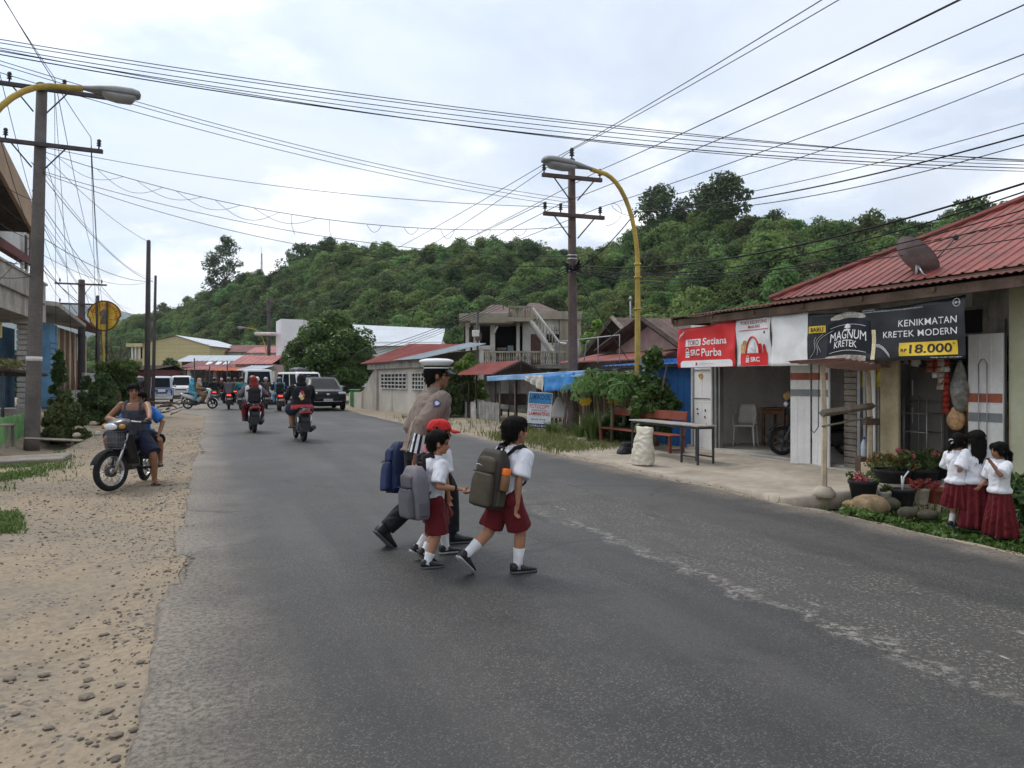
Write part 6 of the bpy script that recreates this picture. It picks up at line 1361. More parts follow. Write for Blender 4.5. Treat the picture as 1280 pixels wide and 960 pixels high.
def street_lamp(label,loc,h,reach,dirv,head_len=.95,rise=2.0,m=M_LAMPY,simple=False):
 t=thing('street_lamp',label,'street lamp',loc,math.atan2(dirv.y,dirv.x))
 hs=h-rise;pts=[Vector((0,0,-.1)),Vector((0,0,hs*.5)),Vector((0,0,hs))]
 for i in range(1,11):a=PI/2*.92*i/10;pts.append(Vector((reach*.72*(1-math.cos(a)),0,hs+rise*math.sin(a))))
 e=pts[-1];pts.append(e+Vector((reach*.28,0,.05)))
 mb=MB();mb.tube(pts,[.075,.07,.062]+[.053]*11,10);mb.build('curved_post',m,t)
 if not simple:
  for q in (hs*.75,hs*.93,hs+.02):mb=MB();mb.lathe([(.088,q),(.088,q+.05)],10);mb.build('collar',m,t)
 e=pts[-1];L=head_len
 mb=MB();rings=[]
 for q,w,hh in ((0,.05,.05),(.12,.07,.07),(.3,.14,.10),(.55,.19,.13),(.85,.20,.13),(.97,.16,.10),(1,.10,.05)):
  rings.append([(e.x-.03+q*L,w*math.cos(2*PI*k/14),e.z+.015*q+(hh*math.sin(2*PI*k/14)if math.sin(2*PI*k/14)>0 else hh*.35*math.sin(2*PI*k/14)))for k in range(14)])
 mb.loft(rings);hd=mb.build('lamp_head',M_LAMPH,t)
 mb=MB();rings=[]
 for q,w,hh in ((.34,.10,.0),(.42,.15,.10),(.6,.165,.13),(.84,.165,.12),(.92,.12,.02)):
  rings.append([(e.x-.03+q*L,w*math.cos(PI*k/9+PI),e.z-.025+hh*math.sin(PI*k/9+PI))for k in range(10)])
 mb.loft(rings,True);mb.build('lens',M_LENS,hd);return t
uR,YR=onv(797,9.55)
hR=6.35;street_lamp('yellow curved street lamp over the road before the steel utility pole',tuple(R(uR,9.55,0)),hR,1.55,(-DN*1.0-DD*.18),1.35,2.1)
tl=DN*1.0+DD*.15;street_lamp('yellow curved street lamp reaching in at the left edge of the view',(-9.05,12.75,0),6.62,1.85,tl,.95,2.1)
uF_,YF=onv(333,5.4);street_lamp('far yellow street lamp standing in front of a dark pole',tuple(R(uF_,5.4,0)),zat(411,YF),2.3,-DN-DD*.1,.9,3.0,M_LAMPY,True)
u,Y=onv(131,-6.0);k=Y/960;t=thing('round_sign','rusty yellow oval shop sign with orange edge on two dark posts','sign',R(u,-6.0),RZ_LEFT+PI*.5-.25)
t.rotation_euler=(0,0,-.12);zc=zat(395,Y);rx,rz_=22*k,18.5*k
M_SIGNY=mat('rusty_yellow_sign',(.55,.34,.035),.6,.3,1.2,.05,30,dirt=.55,dcol=(.33,.10,.02),ds=1.0);M_SIGNO=mat('orange_sign_edge',(.10,.055,.03),.6,.3,2)
mb=MB();poly=[((rx*math.cos(a))*(1 if math.sin(a)>-.15 else .88),rz_*math.sin(a))for a in [2*PI*i/40 for i in range(40)]]
mb.prism(poly,.16,Matrix.Translation((0,.08,zc))@Matrix.Rotation(PI/2,4,'X'));mb.build('sign_face',M_SIGNY,t)
mb=MB();mb.tube([(x,-.085,zc+z)for x,z in poly]+[(poly[0][0],-.085,zc+poly[0][1])],.04,6);mb.build('rim',M_SIGNO,t)
M_SRED=mat('faded_red_lettering',(.36,.06,.02),.6,.3,4,0)
for i in range(15):
 a=rad(160-i*12.5);mb=MB();mb.box((rx*.76*math.cos(a),-.092,zc+rz_*.76*math.sin(a)),(.07,.012,.16 if i%3 else .10),(0,-(a-PI/2),0));mb.build('faded_letter',M_SRED,t)
mb=MB();mb.prism([(-.25,-.5),(.2,-.5),(.12,.1),(.28,.28),(.0,.42),(-.3,.2),(-.12,0)],.012,Matrix.Translation((0,-.085,zc))@Matrix.Rotation(PI/2,4,'X'));mb.build('painted_emblem',mat('grey_emblem',(.13,.10,.085),.7,.3,4,0),t)
mb=MB();mb.prism([(-.58,-.55),(-.45,-.55),(-.38,.25),(-.50,.3)],.012,Matrix.Translation((0,-.085,zc))@Matrix.Rotation(PI/2,4,'X'));mb.build('painted_emblem',M_HW,t)
for x in (-.42,.22):mb=MB();mb.tube([(x,-.14,-.2),(x,-.14,zc+rz_*.97)],.05,6);mb.build('post',M_DARKWOOD,t)
# WIRES
_W=0
def wire(pts,r,label,group=None,sag=0.,n=26):
 global _W
 P=[Vector(p)for p in pts]
 if len(P)==2:
  a,b=P;P=[a.lerp(b,i/n)-Vector((0,0,sag*4*(i/n)*(1-i/n)))for i in range(n+1)]
 mb=MB();mb.tube(P,r,5,True,True);return mb.build('overhead_cable',M_WIRE,label=label,cat='cable',group=group)
FB=[R(-26,9.3,z)for z in (8.3,8.3,8.0,7.0,7.0,6.6)]
g1='power lines between the steel pole and the pole before the shop'
for i,(p,q,sg)in enumerate([(wB_[5],R(-26,8.4,8.6),.9),(wB_[0],R(-26,7.7,8.6),.9),(wB_[1],R(-26,9.6,8.4),.9),(wB_[1]+Vector((.05,0,.02)),R(-26,10.0,8.4),.85),(wB_[3],R(-26,8.6,7.0),.8),(wB_[4],R(-26,10.4,7.0),.8)]):
 wire((p,q),.009,['topmost power line running from the steel pole tip over the shop','power line from the far end of the upper crossarm of the steel pole','power line over the shop from the near end of the upper crossarm','twin line close beside the one from the near upper insulator','power line over the shop from the lower crossarm middle','lowest power line over the shop from the near lower insulator'][i],g1,sg,40)
for i,p in enumerate([wB_[0],wB_[1],wB_[2],wB_[3],wB_[4],wB_[5]]):
 wire((p,wF[i%2]+DN*(-1.6+.65*i)),.010,'far power line leaving the steel pole from the %s'%['far end of the upper crossarm','near end of the upper crossarm','far end of the lower crossarm','middle of the lower crossarm','near end of the lower crossarm','tip'][i],'power lines along the far road',1.0,30)
bun='bundle of cables crossing the whole sky'
for i in range(6):
 a=at(-180,[18,22,28,31,34,26][i],13+.12*i);b=at(1420,[208,205,206,209,212,216][i],17+.1*i);wire((a,b),.008 if i!=4 else .011,'%s cable of the six-cable bundle that crosses the whole sky'%['first and topmost','second','third','fourth','thickest fifth','sixth'][i],bun,.42+.05*i,40)
for i in range(3):
 a=at(-150,[28,33,44][i],12.5);wire((a,pB+Vector((0,-.1,6.6-.10*i))),.007,'cable slanting down from the upper edge to the steel pole','cables slanting down to the steel pole',.35,30)
ORD='first second third fourth fifth sixth seventh eighth ninth tenth eleventh twelfth thirteenth'.split()
LA,LB=Vector((pA.x+.35,pA.y,zat(190,pA.y))),pB+Vector((-.1,0,5.85))
sagp=lambda q:LA.lerp(LB,q)-Vector((0,0,.75*4*q*(1-q)))
wire([sagp(i/40)for i in range(41)],.009,'sagging service cable hung with slack loops across the road')
for i in range(13):
 q0=.02+i*.072;big=i<6;dq=.12 if big else .028;dep=.30 if big else .22;P=[]
 if i==6 or i==7:P=[sagp(q0),sagp(q0)-Vector((0,0,.3)),sagp(q0)+Vector((.08,0,-.55))]
 else:P=[sagp(q0+dq*j/14)+Vector((0,0,-dep*math.sin(PI*j/14)**(1 if big else .8)*(1+.2*math.sin(i*2))))for j in range(15)]
 wire(P,.006,'%s slack loop along the sagging service cable, counted from the concrete pole'%ORD[i],'slack wire loops on the sagging service cable')
for i,(pa,pb_,sg)in enumerate([(Vector((pA.x+.1,pA.y,zat(182,pA.y))),pB+Vector((0,0,6.4)),.35),(Vector((pA.x+.2,pA.y,zat(213,pA.y))),pB+Vector((0,0,5.0)),.55),(Vector((pA.x+.2,pA.y,zat(215,pA.y))),pB+Vector((0,0,4.75)),.75)]):
 wire((pa,pb_),.008,['cable crossing the road above the looped service cable','upper of two plain cables crossing below the loops','lower of two plain cables crossing below the loops'][i],None,sg)
wire((pA+Vector((.1,0,zat(183,pA.y))),cT1),.008,'stay cable from the concrete pole down to the taller thin pole',None,.25)
gl='power lines along the left verge'
for i,(p,dx)in enumerate(zip(wA,(-.9,.9,-.9,.9))):
 wire((p,wD[i]if i<len(wD)else wD[-1]),.010,'power line from the concrete pole to the dark far pole',gl,.7)
 q=Vector(p)-DD*34+Vector((0,0,.3));wire((p,q),.008,'power line from the concrete pole overhead towards the viewer','power lines passing overhead at left',.8)
rs=random.Random(12)
for i in range(11):
 z0_=zat(rs.uniform(190,345),pA.y);p=pA+Vector((rs.uniform(-.05,.15),0,z0_));tgt=[wD[1]-Vector((0,0,rs.uniform(0,2.5))),cT2-Vector((0,0,rs.uniform(0,1.2))),Vector(R(62,-5.5,rs.uniform(5,7)))][i%3]
 wire((p,tgt),rs.choice([.007,.009,.011]),'telephone wire running from the concrete pole along the left verge','telephone wires along the left verge',rs.uniform(.3,.9))
for i in range(6):
 p=pA+Vector((0,0,zat([250,285,300,330,345,305][i],pA.y)));q=at(-60,[180,190,230,300,330,395][i],17-.4*i);wire((p,q),.009,'slack telephone wire from the concrete pole out past the left edge','telephone wires past the left edge',.15)
for i in range(5):
 p=[wA[1],wA[3],wA[3],wA[1],pA+Vector((.4,0,zat(195,pA.y)))][i];q=at([95,122,128,70,118][i],[500,470,440,420,400][i],24+2*i);wire((Vector(p)-Vector((0,0,.25)),q),.007,'thin drop wire falling steeply from the concrete pole crossarm','drop wires from the concrete pole',.1)
lampc=R(uR,9.5,5.55)
gr='service cables rising past the red roof'
for i,(p,q,r,sg)in enumerate([(lampc,at(1420,128,9.0),.013,.25),(lampc,at(1420,138,9.2),.008,.35),(lampc+Vector((0,0,.05)),at(1420,112,9.4),.007,.2),(pB+Vector((0,0,4.75)),at(1450,172,9.),.017,.55),(pB+Vector((0,0,4.7)),at(1450,178,9.1),.012,.7),(pB+Vector((0,0,4.6)),at(1450,208,8.6),.010,.65),(pB+Vector((0,0,4.5)),at(1450,222,8.6),.008,.62),(lampc+Vector((0,0,.2)),at(1450,20,10.5),.008,.25),(pB+Vector((0,0,4.6)),at(1450,268,9.),.008,.35)]):
 wire((p,q),r,['thick black cable from the lamp post to the upper right','thinner cable under the thick one from the lamp post','thin cable above the thick one from the lamp post','thickest black cable rising past the red roof from the steel pole','second thick cable just below the thickest one','cable skirting the red roof below the thick pair','cable nearest above the red roof','highest single cable rising from the lamp post','cable crossing in front of the satellite dish'][i],None,sg,34)
wire((pB+Vector((.05,0,4.6)),lampc),.014,'short black cable between the steel pole and the yellow lamp post',None,.15)
for i in range(4):wire((pB+Vector((-.05,0,4.75-.08*i)),R(62+3*i,7.2,3.6-.3*i)),[.014,.012,.009,.008][i],'service cable dropping from the steel pole behind the officer','service cables down to the far houses',.9)
wire((pB+Vector((.1,0,4.4)),at(800,470,21)),.012,'stay cable slanting down from the steel pole towards the gabled house',None,.1)
mb=MB();pts=[pB+Vector((.9,-.1,6.1))+Vector((.28*math.sin(i*.5)+.05*i,0,-.25*math.cos(i*.45)+.02*i))for i in range(14)];wire(pts,.006,'curly loose wire end hanging beside the lower crossarm')
# FAR END OF THE STREET
M_CREAM=mat('cream_wall',(.52,.44,.24),.85,.08,.4,.1,15,dirt=.2,dcol=(.33,.28,.17),streak=True)
Yc=112.;kc=Yc/960;t=thing('cream_building','big cream gabled building with a white columned veranda at the far end','building',((220-640)*kc,Yc,0),0)
cX=lambda px:(px-220)*kc;cZ=lambda py:1.5-(py-475)*kc
mb=MB();pr=[(cX(178),0),(cX(262),0),(cX(262),cZ(432)),(cX(220),cZ(420)),(cX(178),cZ(429))]
mb.prism(pr,.5,Matrix.Translation((0,.5,0))@Matrix.Rotation(PI/2,4,'X'));mb.build('gable_wall',M_CREAM,t)
mb=MB()
for i in range(1,12):z=i*cZ(420)/13;mb.box((0,-.012,z),(cX(262)-cX(178),.03,.05))
mb.build('board_joint',mat('cream_joint',(.42,.35,.19),.85),t,kind='stuff')
mb=MB();mb.add([(cX(262)+.3,-.4,cZ(432.5)),(cX(262)+.3,16,cZ(432.5)),(cX(220),16,cZ(419)),(cX(220),-.4,cZ(419)),(cX(162),-.4,cZ(432.5)),(cX(162),16,cZ(432.5))],[(0,1,2,3),(3,2,5,4)]);mb.build('roof',M_WHITEROOF,t)
mb=MB();mb.box((cX(262)-.2,8,cZ(432)/2),(.3,15,cZ(432)));mb.box((cX(178)+.2,8,cZ(432)/2),(.3,15,cZ(432)));mb.build('side_wall',M_CREAM,t)
mb=MB();mb.box((cX(170),.2,cZ(431.5)),(cX(180)-cX(160),1.6,.5));mb.build('veranda_beam',M_CREAM,t);mb=MB();mb.box((cX(170),.6,cZ(450)),(cX(179)-cX(162),1,.4));mb.box((cX(170),1.6,cZ(441)),(cX(178)-cX(164),.1,2.4));mb.build('veranda_wall',M_CREAM,t)
for px in (166,170,175):mb=MB();mb.box((cX(px),-.1,cZ(441)),(.22,.25,cZ(432)-cZ(449)));mb.build('veranda_column',M_HW,t)
for k in range(2):mb=MB();mb.box((cX(171+k*5),1.5,cZ(441)),(.35,.1,1.6));mb.build('veranda_window',M_DARKGLASS,t)
def far_house(name,label,Y,x0,x1,yw,ye,yr,roofm,wallm,depth=8,ridge='x',open_front=False,slope_in=4.,rz=0.):
 """x0,x1: pixel extent; yw base, ye eave, yr ridge rows; built upright at distance Y"""
 k=Y/960;t=thing(name,label,'house' if name!='market_stall' else 'stall',((x0-640)*k,Y,0),rz);w=(x1-x0)*k;ze,zr=1.5-(ye-475)*k,1.5-(yr-475)*k
 mb=MB()
 if not open_front:mb.box((w/2,.9,ze/2),(w*.94,.25,ze))
 mb.box((w/2,depth,ze/2),(w*.94,.25,ze));mb.box((w*.03,depth/2+.5,ze/2),(.25,depth-1,ze));mb.box((w*.97,depth/2+.5,ze/2),(.25,depth-1,ze));mb.build('wall',wallm,t)
 mb=MB();n=max(8,int(w/.5));ribsheet(mb,(-.3,0,ze),(w+.3,0,ze),(w+.3,slope_in,zr),(-.3,slope_in,zr),n,.04);mb.build('roof',roofm,t)
 mb=MB();ribsheet(mb,(w+.3,depth+.5,ze),(-.3,depth+.5,ze),(-.3,slope_in,zr),(w+.3,slope_in,zr),n,.04);mb.build('roof',roofm,t)
 if not open_front:
  nw=max(2,int(w/3))
  for i in range(nw):mb=MB();mb.box((w*(i+.5)/nw,.76,ze*.5),(1.0,.06,1.2));f=mb.build('window',M_DARKGLASS,t);mb=MB();mb.box((w*(i+.5)/nw,.72,ze*.5-.65),(1.2,.12,.1));mb.build('sill',M_HW,f)
 else:
  for i in range(4):mb=MB();mb.tube([(w*(.05+.3*i),.25,0),(w*(.05+.3*i),.25,ze)],.07,6);mb.build('post',M_DARKWOOD,t)
 return t
M_PINKR=mat('faded_pink_roof',(.36,.14,.13),.7,.2,.6,.1,20,dirt=.4,dcol=(.22,.10,.09));M_MROOF=mat('old_maroon_roof',(.17,.075,.072),.75,.2,.6,.1,20,dirt=.35,dcol=(.3,.2,.19));M_ORR=mat('orange_tin_awning',(.46,.13,.06),.7,.2,1)
far_house('grey_roofed_house','wide low house under a pale grey sheet roof below the cream building',96,222,296,475,452,443,M_GREYROOF,M_MROOF,9)
far_house('maroon_house','maroon-roofed house with patched white sheets far down the street',84,228,300,475,459,450,M_MROOF,M_HW,8)
for px in (252,264,274):
 mb=MB();k=84/960;mb.box(((px-640)*k,84+1.9,1.5-(455-475)*k+.05),(.55,1.5,.03),(.36,0,0));mb.build('roof_patch',M_WHITEROOF,[o for o in bpy.data.objects if o.name.startswith('maroon_house')][0]);o=COL.objects[-1];o.location=-o.parent.location
far_house('hill_house','two-roofed pale house above the shops at the foot of the hill',118,280,340,470,440,430,M_MROOF,M_HW,10)
far_house('white_walled_house','white walled house with a faded red roof beside the far street lamp',100,310,350,470,441,432,M_PINKR,mat('bright_white_wall'),8)
far_house('pink_roofed_shop','shop with a long faded pink roof behind the white minibus',76,290,336,475,455,443,M_PINKR,M_PINKPL,8)
far_house('market_stall','open market stall under an orange tin awning',66,262,300,478,463,458.5,M_ORR,M_PINKPL,5,open_front=True)
far_house('market_stall','open market stall under a pale slanting sheet roof',62,298,318,478,463,456,M_WHITEROOF,M_HW,5,open_front=True)
far_house('market_stall','open stall under a maroon awning at the bend of the street',70,230,264,478,462,457,M_PINKR,M_HW,5,open_front=True)
far_house('left_shop','dim shop front behind the twin thin poles',62,140,186,478,462,456,M_DARKWOOD,M_MAROON,6)
u=76
for i in range(3):
 p=at([243,262,284][i],475,60);t=thing('thin_pole',['thin dark pole before the maroon-roofed house','thin dark pole at the orange awning','thin dark pole at the bend of the street'][i],'pole',(p.x,p.y,0));mb=MB();mb.tube([(0,0,-.2),(0,0,[3.2,2.6,3.0][i])],.05,6);mb.build('pole_shaft',M_DKMETAL,t)
 # PEOPLE
def skinm(name,c):
 if name in _M:return _M[name]
 m=mat(name,c,.5,.10,9,.08,90,spec=.4);b=m.node_tree.nodes['Principled BSDF'];b.inputs['Subsurface Weight'].default_value=.12;b.inputs['Subsurface Radius'].default_value=(.012,.005,.003);b.inputs['Subsurface Scale'].default_value=.6;return m
M_SK1,M_SK2,M_SK3=skinm('tan_skin',(.36,.175,.10)),skinm('brown_skin',(.25,.118,.066)),skinm('light_tan_skin',(.42,.22,.135))
M_HAIR=mat('black_hair',(.010,.009,.008),.75,.3,30,.6,160,spec=.08)
def cloth_mat(n,c,rough=.85,b=.25,bs=120):
 """woven cloth with soft creases and folds"""
 if n in _M:return _M[n]
 m,t,p=newmat(n);f=t.noise(3,4,.6);vm=t.N.new('ShaderNodeVectorMath');vm.operation='SCALE';vm.inputs[0].default_value=c;t.L.new(t.rng(f,.3,.7,.9,1.1),vm.inputs['Scale']);t.L.new(vm.outputs[0],p.inputs['Base Color'])
 p.inputs['Roughness'].default_value=rough;p.inputs['Specular IOR Level'].default_value=.2;p.inputs['Sheen Weight'].default_value=.04
 r=t.math('ABSOLUTE',t.math('SUBTRACT',t.noise(5.5,1.2,.45,1.0,sc=(1.2,1.2,.8)),.5))
 t.L.new(t.bump(t.rng(r,0,.22),.42,.03),p.inputs['Normal']);_M[n]=m;return m
C_WHITE=cloth_mat('white_school_shirt',(.66,.67,.71));C_MAROON=cloth_mat('maroon_school_cloth',(.115,.011,.015));C_BLACK=cloth_mat('black_cloth',(.014,.014,.016));C_POL=cloth_mat('grey_brown_uniform_cloth',(.195,.152,.128))
C_SOCK=cloth_mat('white_sock',(.68,.68,.70),.9,.4,200);C_NAVY=cloth_mat('navy_cloth',(.016,.020,.042));C_TANK=cloth_mat('grey_blue_vest',(.055,.058,.075));C_BLUE=cloth_mat('bright_blue_tshirt',(.03,.17,.52));C_RED=cloth_mat('red_cap_cloth',(.45,.022,.020))
C_TEAL=cloth_mat('teal_jacket',(.05,.22,.24));C_LBLUE=cloth_mat('pale_blue_uniform',(.13,.33,.45));C_KHAKI=cloth_mat('khaki_uniform',(.24,.16,.085));C_GREY=cloth_mat('grey_cloth',(.12,.12,.13));C_BRN=cloth_mat('brown_jacket',(.10,.065,.05));C_PLUM=cloth_mat('plum_veil',(.12,.035,.06))
M_SHOE=mat('black_shoe',(.014,.014,.015),.5,.2,10,.1,60,spec=.4);M_SOLE=mat('shoe_sole',(.10,.10,.10),.8,.2,8,.05);M_SOLEW=mat('pale_shoe_sole',(.35,.35,.34),.8,.2,8)
M_EYE=mat('dark_eye',(.01,.008,.007),.2,.1,3,0);M_LIP=mat('lip',(.26,.09,.07),.5,.1,3,0)
def ik(a,b,l1,l2,pole):
 a,b,pole=Vector(a),Vector(b),Vector(pole);d=b-a;L=min(max(d.length,abs(l1-l2)+.01),(l1+l2)*.998);t=d.normalized();x=(l1*l1-l2*l2+L*L)/(2*L);h=math.sqrt(max(0,l1*l1-x*x))
 p=pole-t*pole.dot(t);p.normalize();return a+t*x+p*h,a+t*L
class Fig:
 """a posed body: local frame faces +Y, right is +X"""
 def __init__(s,H,kid,pelvis,lean,ankles,toes,wrists,elbows=None,knees=None,twist=0.,hiptw=0.,head=(0,0,0),curl=(.5,.5),palms=None,bulk=1.,mirror=False):
  s.H,s.kid,s.bulk=H,kid,bulk;k=lambda a,c:lerp(a,c,kid)*H
  s.hh=k(.135,.172);tor=k(.315,.31);s.P=Vector(pelvis);up=Vector((lean[0],lean[1],1)).normalized();s.up=up
  s.hr=Matrix.Rotation(-hiptw,3,'Z')@Vector((1,0,0));sr=Matrix.Rotation(-twist,3,'Z')@Vector((1,0,0));s.sr=(sr-up*sr.dot(up)).normalized();s.sf=up.cross(s.sr).normalized()
  s.N=s.P+up*tor;shw=k(.106,.098)*bulk**.5;hw=k(.052,.050)
  s.sh=[s.N-up*(.030*H)+s.sr*(g*shw)for g in (-1,1)];s.hip=[s.P+s.hr*(g*hw)for g in (-1,1)]
  th,sk=k(.245,.225),k(.235,.205);ua,fa=k(.172,.158),k(.148,.135);s.hl=k(.104,.10);s.fl=k(.152,.155)
  kn=knees or [(0,1,0)]*2;el=elbows or [(-.25,-1,-.2),(.25,-1,-.2)]
  s.knee,s.ank,s.elb,s.wr=[],[],[],[]
  for i in (0,1):
   a,b=ik(s.hip[i],ankles[i],th,sk,kn[i]);s.knee.append(a);s.ank.append(b)
   a,b=ik(s.sh[i],wrists[i],ua,fa,el[i]);s.elb.append(a);s.wr.append(b)
  s.toe=[Vector(t).normalized()for t in toes];s.curl=curl;s.palms=palms or [(1,0,0),(-1,0,0)]
  s.hm=Matrix.Translation(s.N+up*(.028*H)+s.sf*(.012*H))@Euler((head[1],head[2],0)).to_matrix().to_4x4()
  s.hm=Matrix.Translation(s.N+up*(.032*H)+s.sf*(.010*H))@(Matrix.Rotation(-head[0],4,'Z')@Matrix.Rotation(head[1],4,'X')@Matrix.Rotation(head[2],4,'Y'))
 def ring(s,c,rx,ry,r,f,n=18,sq=.85):
  o=[]
  for k in range(n):
   a=2*PI*k/n;ca,sa=math.cos(a),math.sin(a);o.append(c+r*(rx*math.copysign(abs(ca)**sq,ca))+f*(ry*math.copysign(abs(sa)**sq,sa)))
  return o
 def torso(s,mb,infl=0.,t0=-.10,t1=1.02,hem=None,wide=1.):
  H,B=s.H,s.bulk;prof=[(-.18,.045,.05),(-.10,.078,.062),(.0,.090,.066),(.18,.084,.062),(.38,.079,.058),(.60,.090,.064),(.78,.097,.066),(.90,.092,.058),(.97,.062,.045),(1.05,.036,.036)]
  rings=[]
  ts=[p for p in prof if t0<=p[0]<=t1];L=(s.N-s.P).length
  if hem is not None:
   for q in hem:rings.append(s.ring(s.P+s.up*(q[0]*L),q[1]*H*B+infl,q[2]*H*B+infl,s.hr,s.up.cross(s.hr)))
  for t,rx,ry in ts:
   r=s.hr.lerp(s.sr,max(0,min(1,t))).normalized();f=s.up.cross(r).normalized();kx=1 if t<.9 else .75
   rings.append(s.ring(s.P+s.up*(t*L),rx*H*B+infl*kx*wide,ry*H*B+infl*kx*wide,r,f))
  mb.loft(rings,True)
 def hand(s,mb,i):
  w=s.wr[i];d=(w-s.elb[i]).normalized();n=Vector(s.palms[i]);n=(n-d*n.dot(d)).normalized();a=d.cross(n).normalized()
  if (i==0):a=a
  L=s.hl;out=Vector((1 if i else -1,0,0));th=Vector((0,1,0));a=a if a.dot(th)>0 else -a
  T=Matrix((a,d,n)).transposed().to_4x4();T.translation=w+d*(L*.26);mb.ell((0,0,0),(L*.21,L*.30,L*.11),None,12,8,T)
  c=s.curl[i]
  for j,(o,l)in enumerate(((.15,.42),(.05,.47),(-.055,.44),(-.15,.34))):
   p=w+d*(L*.48)+a*(o*L);q=d+a*(o*.35);q.normalize();r=L*.058
   for g in range(3):
    ang=c*(.5+.35*g)*(1+.08*j);q=(Matrix.Rotation(ang,3,n.cross(d)if True else a)@q);e=p+q*(l*L*(.42,.32,.26)[g]);mb.cone(p,e,r*(1-.08*g),r*(.92-.08*g),8);p=e
  p=w+a*(L*.14)+d*(L*.12);q=(d*.65+a*.65+n*.35).normalized();e=p+q*(L*.22);mb.cone(p,e,L*.085,L*.065,8);q=(q+d*.5+n*.25).normalized();mb.cone(e,e+q*(L*.2),L*.06,L*.05,8)
 def head_(s,mb):
  h=s.hh;M=s.hm;w=lerp(.345,.375,s.kid)
  for c,r in (((0,-.04,.60),(w,.44,.405)),((0,.09,.36),(w*.78,.30,.32)),((0,.21,.13),(.15,.13,.10)),((0,.22,.56),(w*.70,.17,.12)),((0,.33,.235),(.12,.065,.05)),((w*.45,.20,.38),(.12,.12,.12)),((-w*.45,.20,.38),(.12,.12,.12))):
   mb.ell(tuple(q*h for q in c),tuple(q*h for q in r),None,14,10,M)
  mb.cone(M@Vector((0,.36*h,.50*h)),M@Vector((0,.425*h,.37*h)),.035*h,.062*h,8)
  for g in (-1,1):mb.ell((g*w*1.0*h,-.01*h,.44*h),(.045*h,.085*h,.135*h),(0,g*.25,g*-.35),10,8,M);mb.ell((g*.05*h,.40*h,.345*h),(.04*h,.04*h,.03*h),None,8,6,M)
  mb.cone(s.N-s.up*(.03*s.H),M@Vector((0,-.10*h,.34*h)),.036*s.H*s.bulk**.5,.24*h*(1-.1*s.kid),12)
 def body(s,m,parent,vox,dec=.5,feet=False,hands=True):
  mb=MB();H,B=s.H,s.bulk**.5;s.torso(mb)
  for i in (0,1):
   mb.cone(s.sh[i],s.elb[i],.033*H*B,.0235*H*B);q=s.elb[i].lerp(s.wr[i],.3);mb.cone(s.elb[i],q,.0235*H*B,.0245*H*B);mb.cone(q,s.wr[i],.0245*H*B,.0165*H*B)
   mb.cone(s.hip[i],s.knee[i],.056*H*B,.036*H*B);q=s.knee[i].lerp(s.ank[i],.32);mb.cone(s.knee[i],q,.036*H*B,.037*H*B);mb.cone(q,s.ank[i],.037*H*B,.0225*H*B)
   if hands:s.hand(mb,i)
   else:d=(s.wr[i]-s.elb[i]).normalized();mb.cone(s.wr[i],s.wr[i]+d*(s.hl*.6),.02*H,.018*H)
   t=s.toe[i];u=Vector((0,0,1));
   if feet:
    mb.cone(s.ank[i]-t*(.03*H)-u*(.022*H),s.ank[i]+t*(.085*H)-u*(.026*H),.021*H,.022*H,10,.8);mb.ell(tuple(s.ank[i]+t*(.098*H)-u*(.028*H)),(.026*H,.026*H,.013*H))
   else:mb.cone(s.ank[i],s.ank[i]+t*(.02*H)-u*(.015*H),.022*H,.018*H)
  s.head_(mb);return fuse(mb,'body',m,parent,vox,3,dec)
 def face(s,parent):
  h=s.hh;M=s.hm;mb=MB()
  for g in (-1,1):
   mb=MB();mb.ell((g*.15*h,.355*h,.475*h),(.062*h,.030*h,.026*h),(0,0,-g*.3),8,6,M);mb.build('eye',M_EYE,parent)
   mb=MB();mb.tube([M@Vector((g*.07*h,.385*h,.555*h)),M@Vector((g*.15*h,.385*h,.58*h)),M@Vector((g*.23*h,.33*h,.56*h))],.016*h,5);mb.build('eyebrow',M_HAIR,parent)
  mb=MB();mb.ell((0,.385*h,.228*h),(.105*h,.028*h,.026*h),None,8,6,M);mb.build('mouth',M_LIP,parent)
 def hair(s,parent,kind='short',vox=.008):
  h=s.hh;M=s.hm;w=lerp(.345,.375,s.kid);mb=MB()
  mb.ell((0,-.085*h,.665*h),((w+.045)*h,.445*h,.40*h),(.10,0,0),18,12,M)
  mb.ell((0,-.22*h,.43*h),(w*.93*h,.285*h,.33*h),None,16,10,M)
  if kind in ('short','crop'):
   mb.ell((0,.16*h,.84*h),(w*.80*h,.24*h,.17*h),(-.5,0,0),14,8,M)
  else:
   for g in (-1,1):mb.ell((g*.20*h,.16*h,.76*h),(.22*h,.25*h,.22*h),(-.4,0,g*.3),12,8,M);mb.ell((g*(w-.03)*h,.06*h,.50*h),(.08*h,.15*h,.28*h),None,10,8,M)
  def strand(pts,r):mb.tube([M@Vector(tuple(c*h for c in p))for p in pts],[q*h for q in r],12,flat=.55,hint=(1,0,0)if False else None)
  if kind=='long':
   rings=[]
   for j,(z,y,rx,ry)in enumerate([(.55,-.30,.40,.22),(.25,-.36,.40,.17),(-.05,-.40,.39,.14),(-.4,-.46,.35,.12),(-.75,-.47,.27,.10),(-1.05,-.46,.16,.07),(-1.2,-.45,.05,.03)]):
    rings.append([M@Vector((rx*h*math.cos(2*PI*k/16)*(1+.05*math.sin(5*k)),(y+ry*math.sin(2*PI*k/16))*h,z*h))for k in range(16)])
   mb.loft(rings)
  if kind=='bun':mb.ell((0,-.50*h,.42*h),(.17*h,.17*h,.17*h),None,10,8,M);strand([(0,-.55,.40),(0,-.62,.1),(-.02,-.60,-.2)],[.14,.13,.04])
  if kind=='tail':mb.ell((0,-.50*h,.55*h),(.12*h,.12*h,.12*h),None,10,8,M);strand([(0,-.52,.55),(0,-.72,.35),(0,-.74,0),(0,-.68,-.35)],[.13,.17,.15,.03])
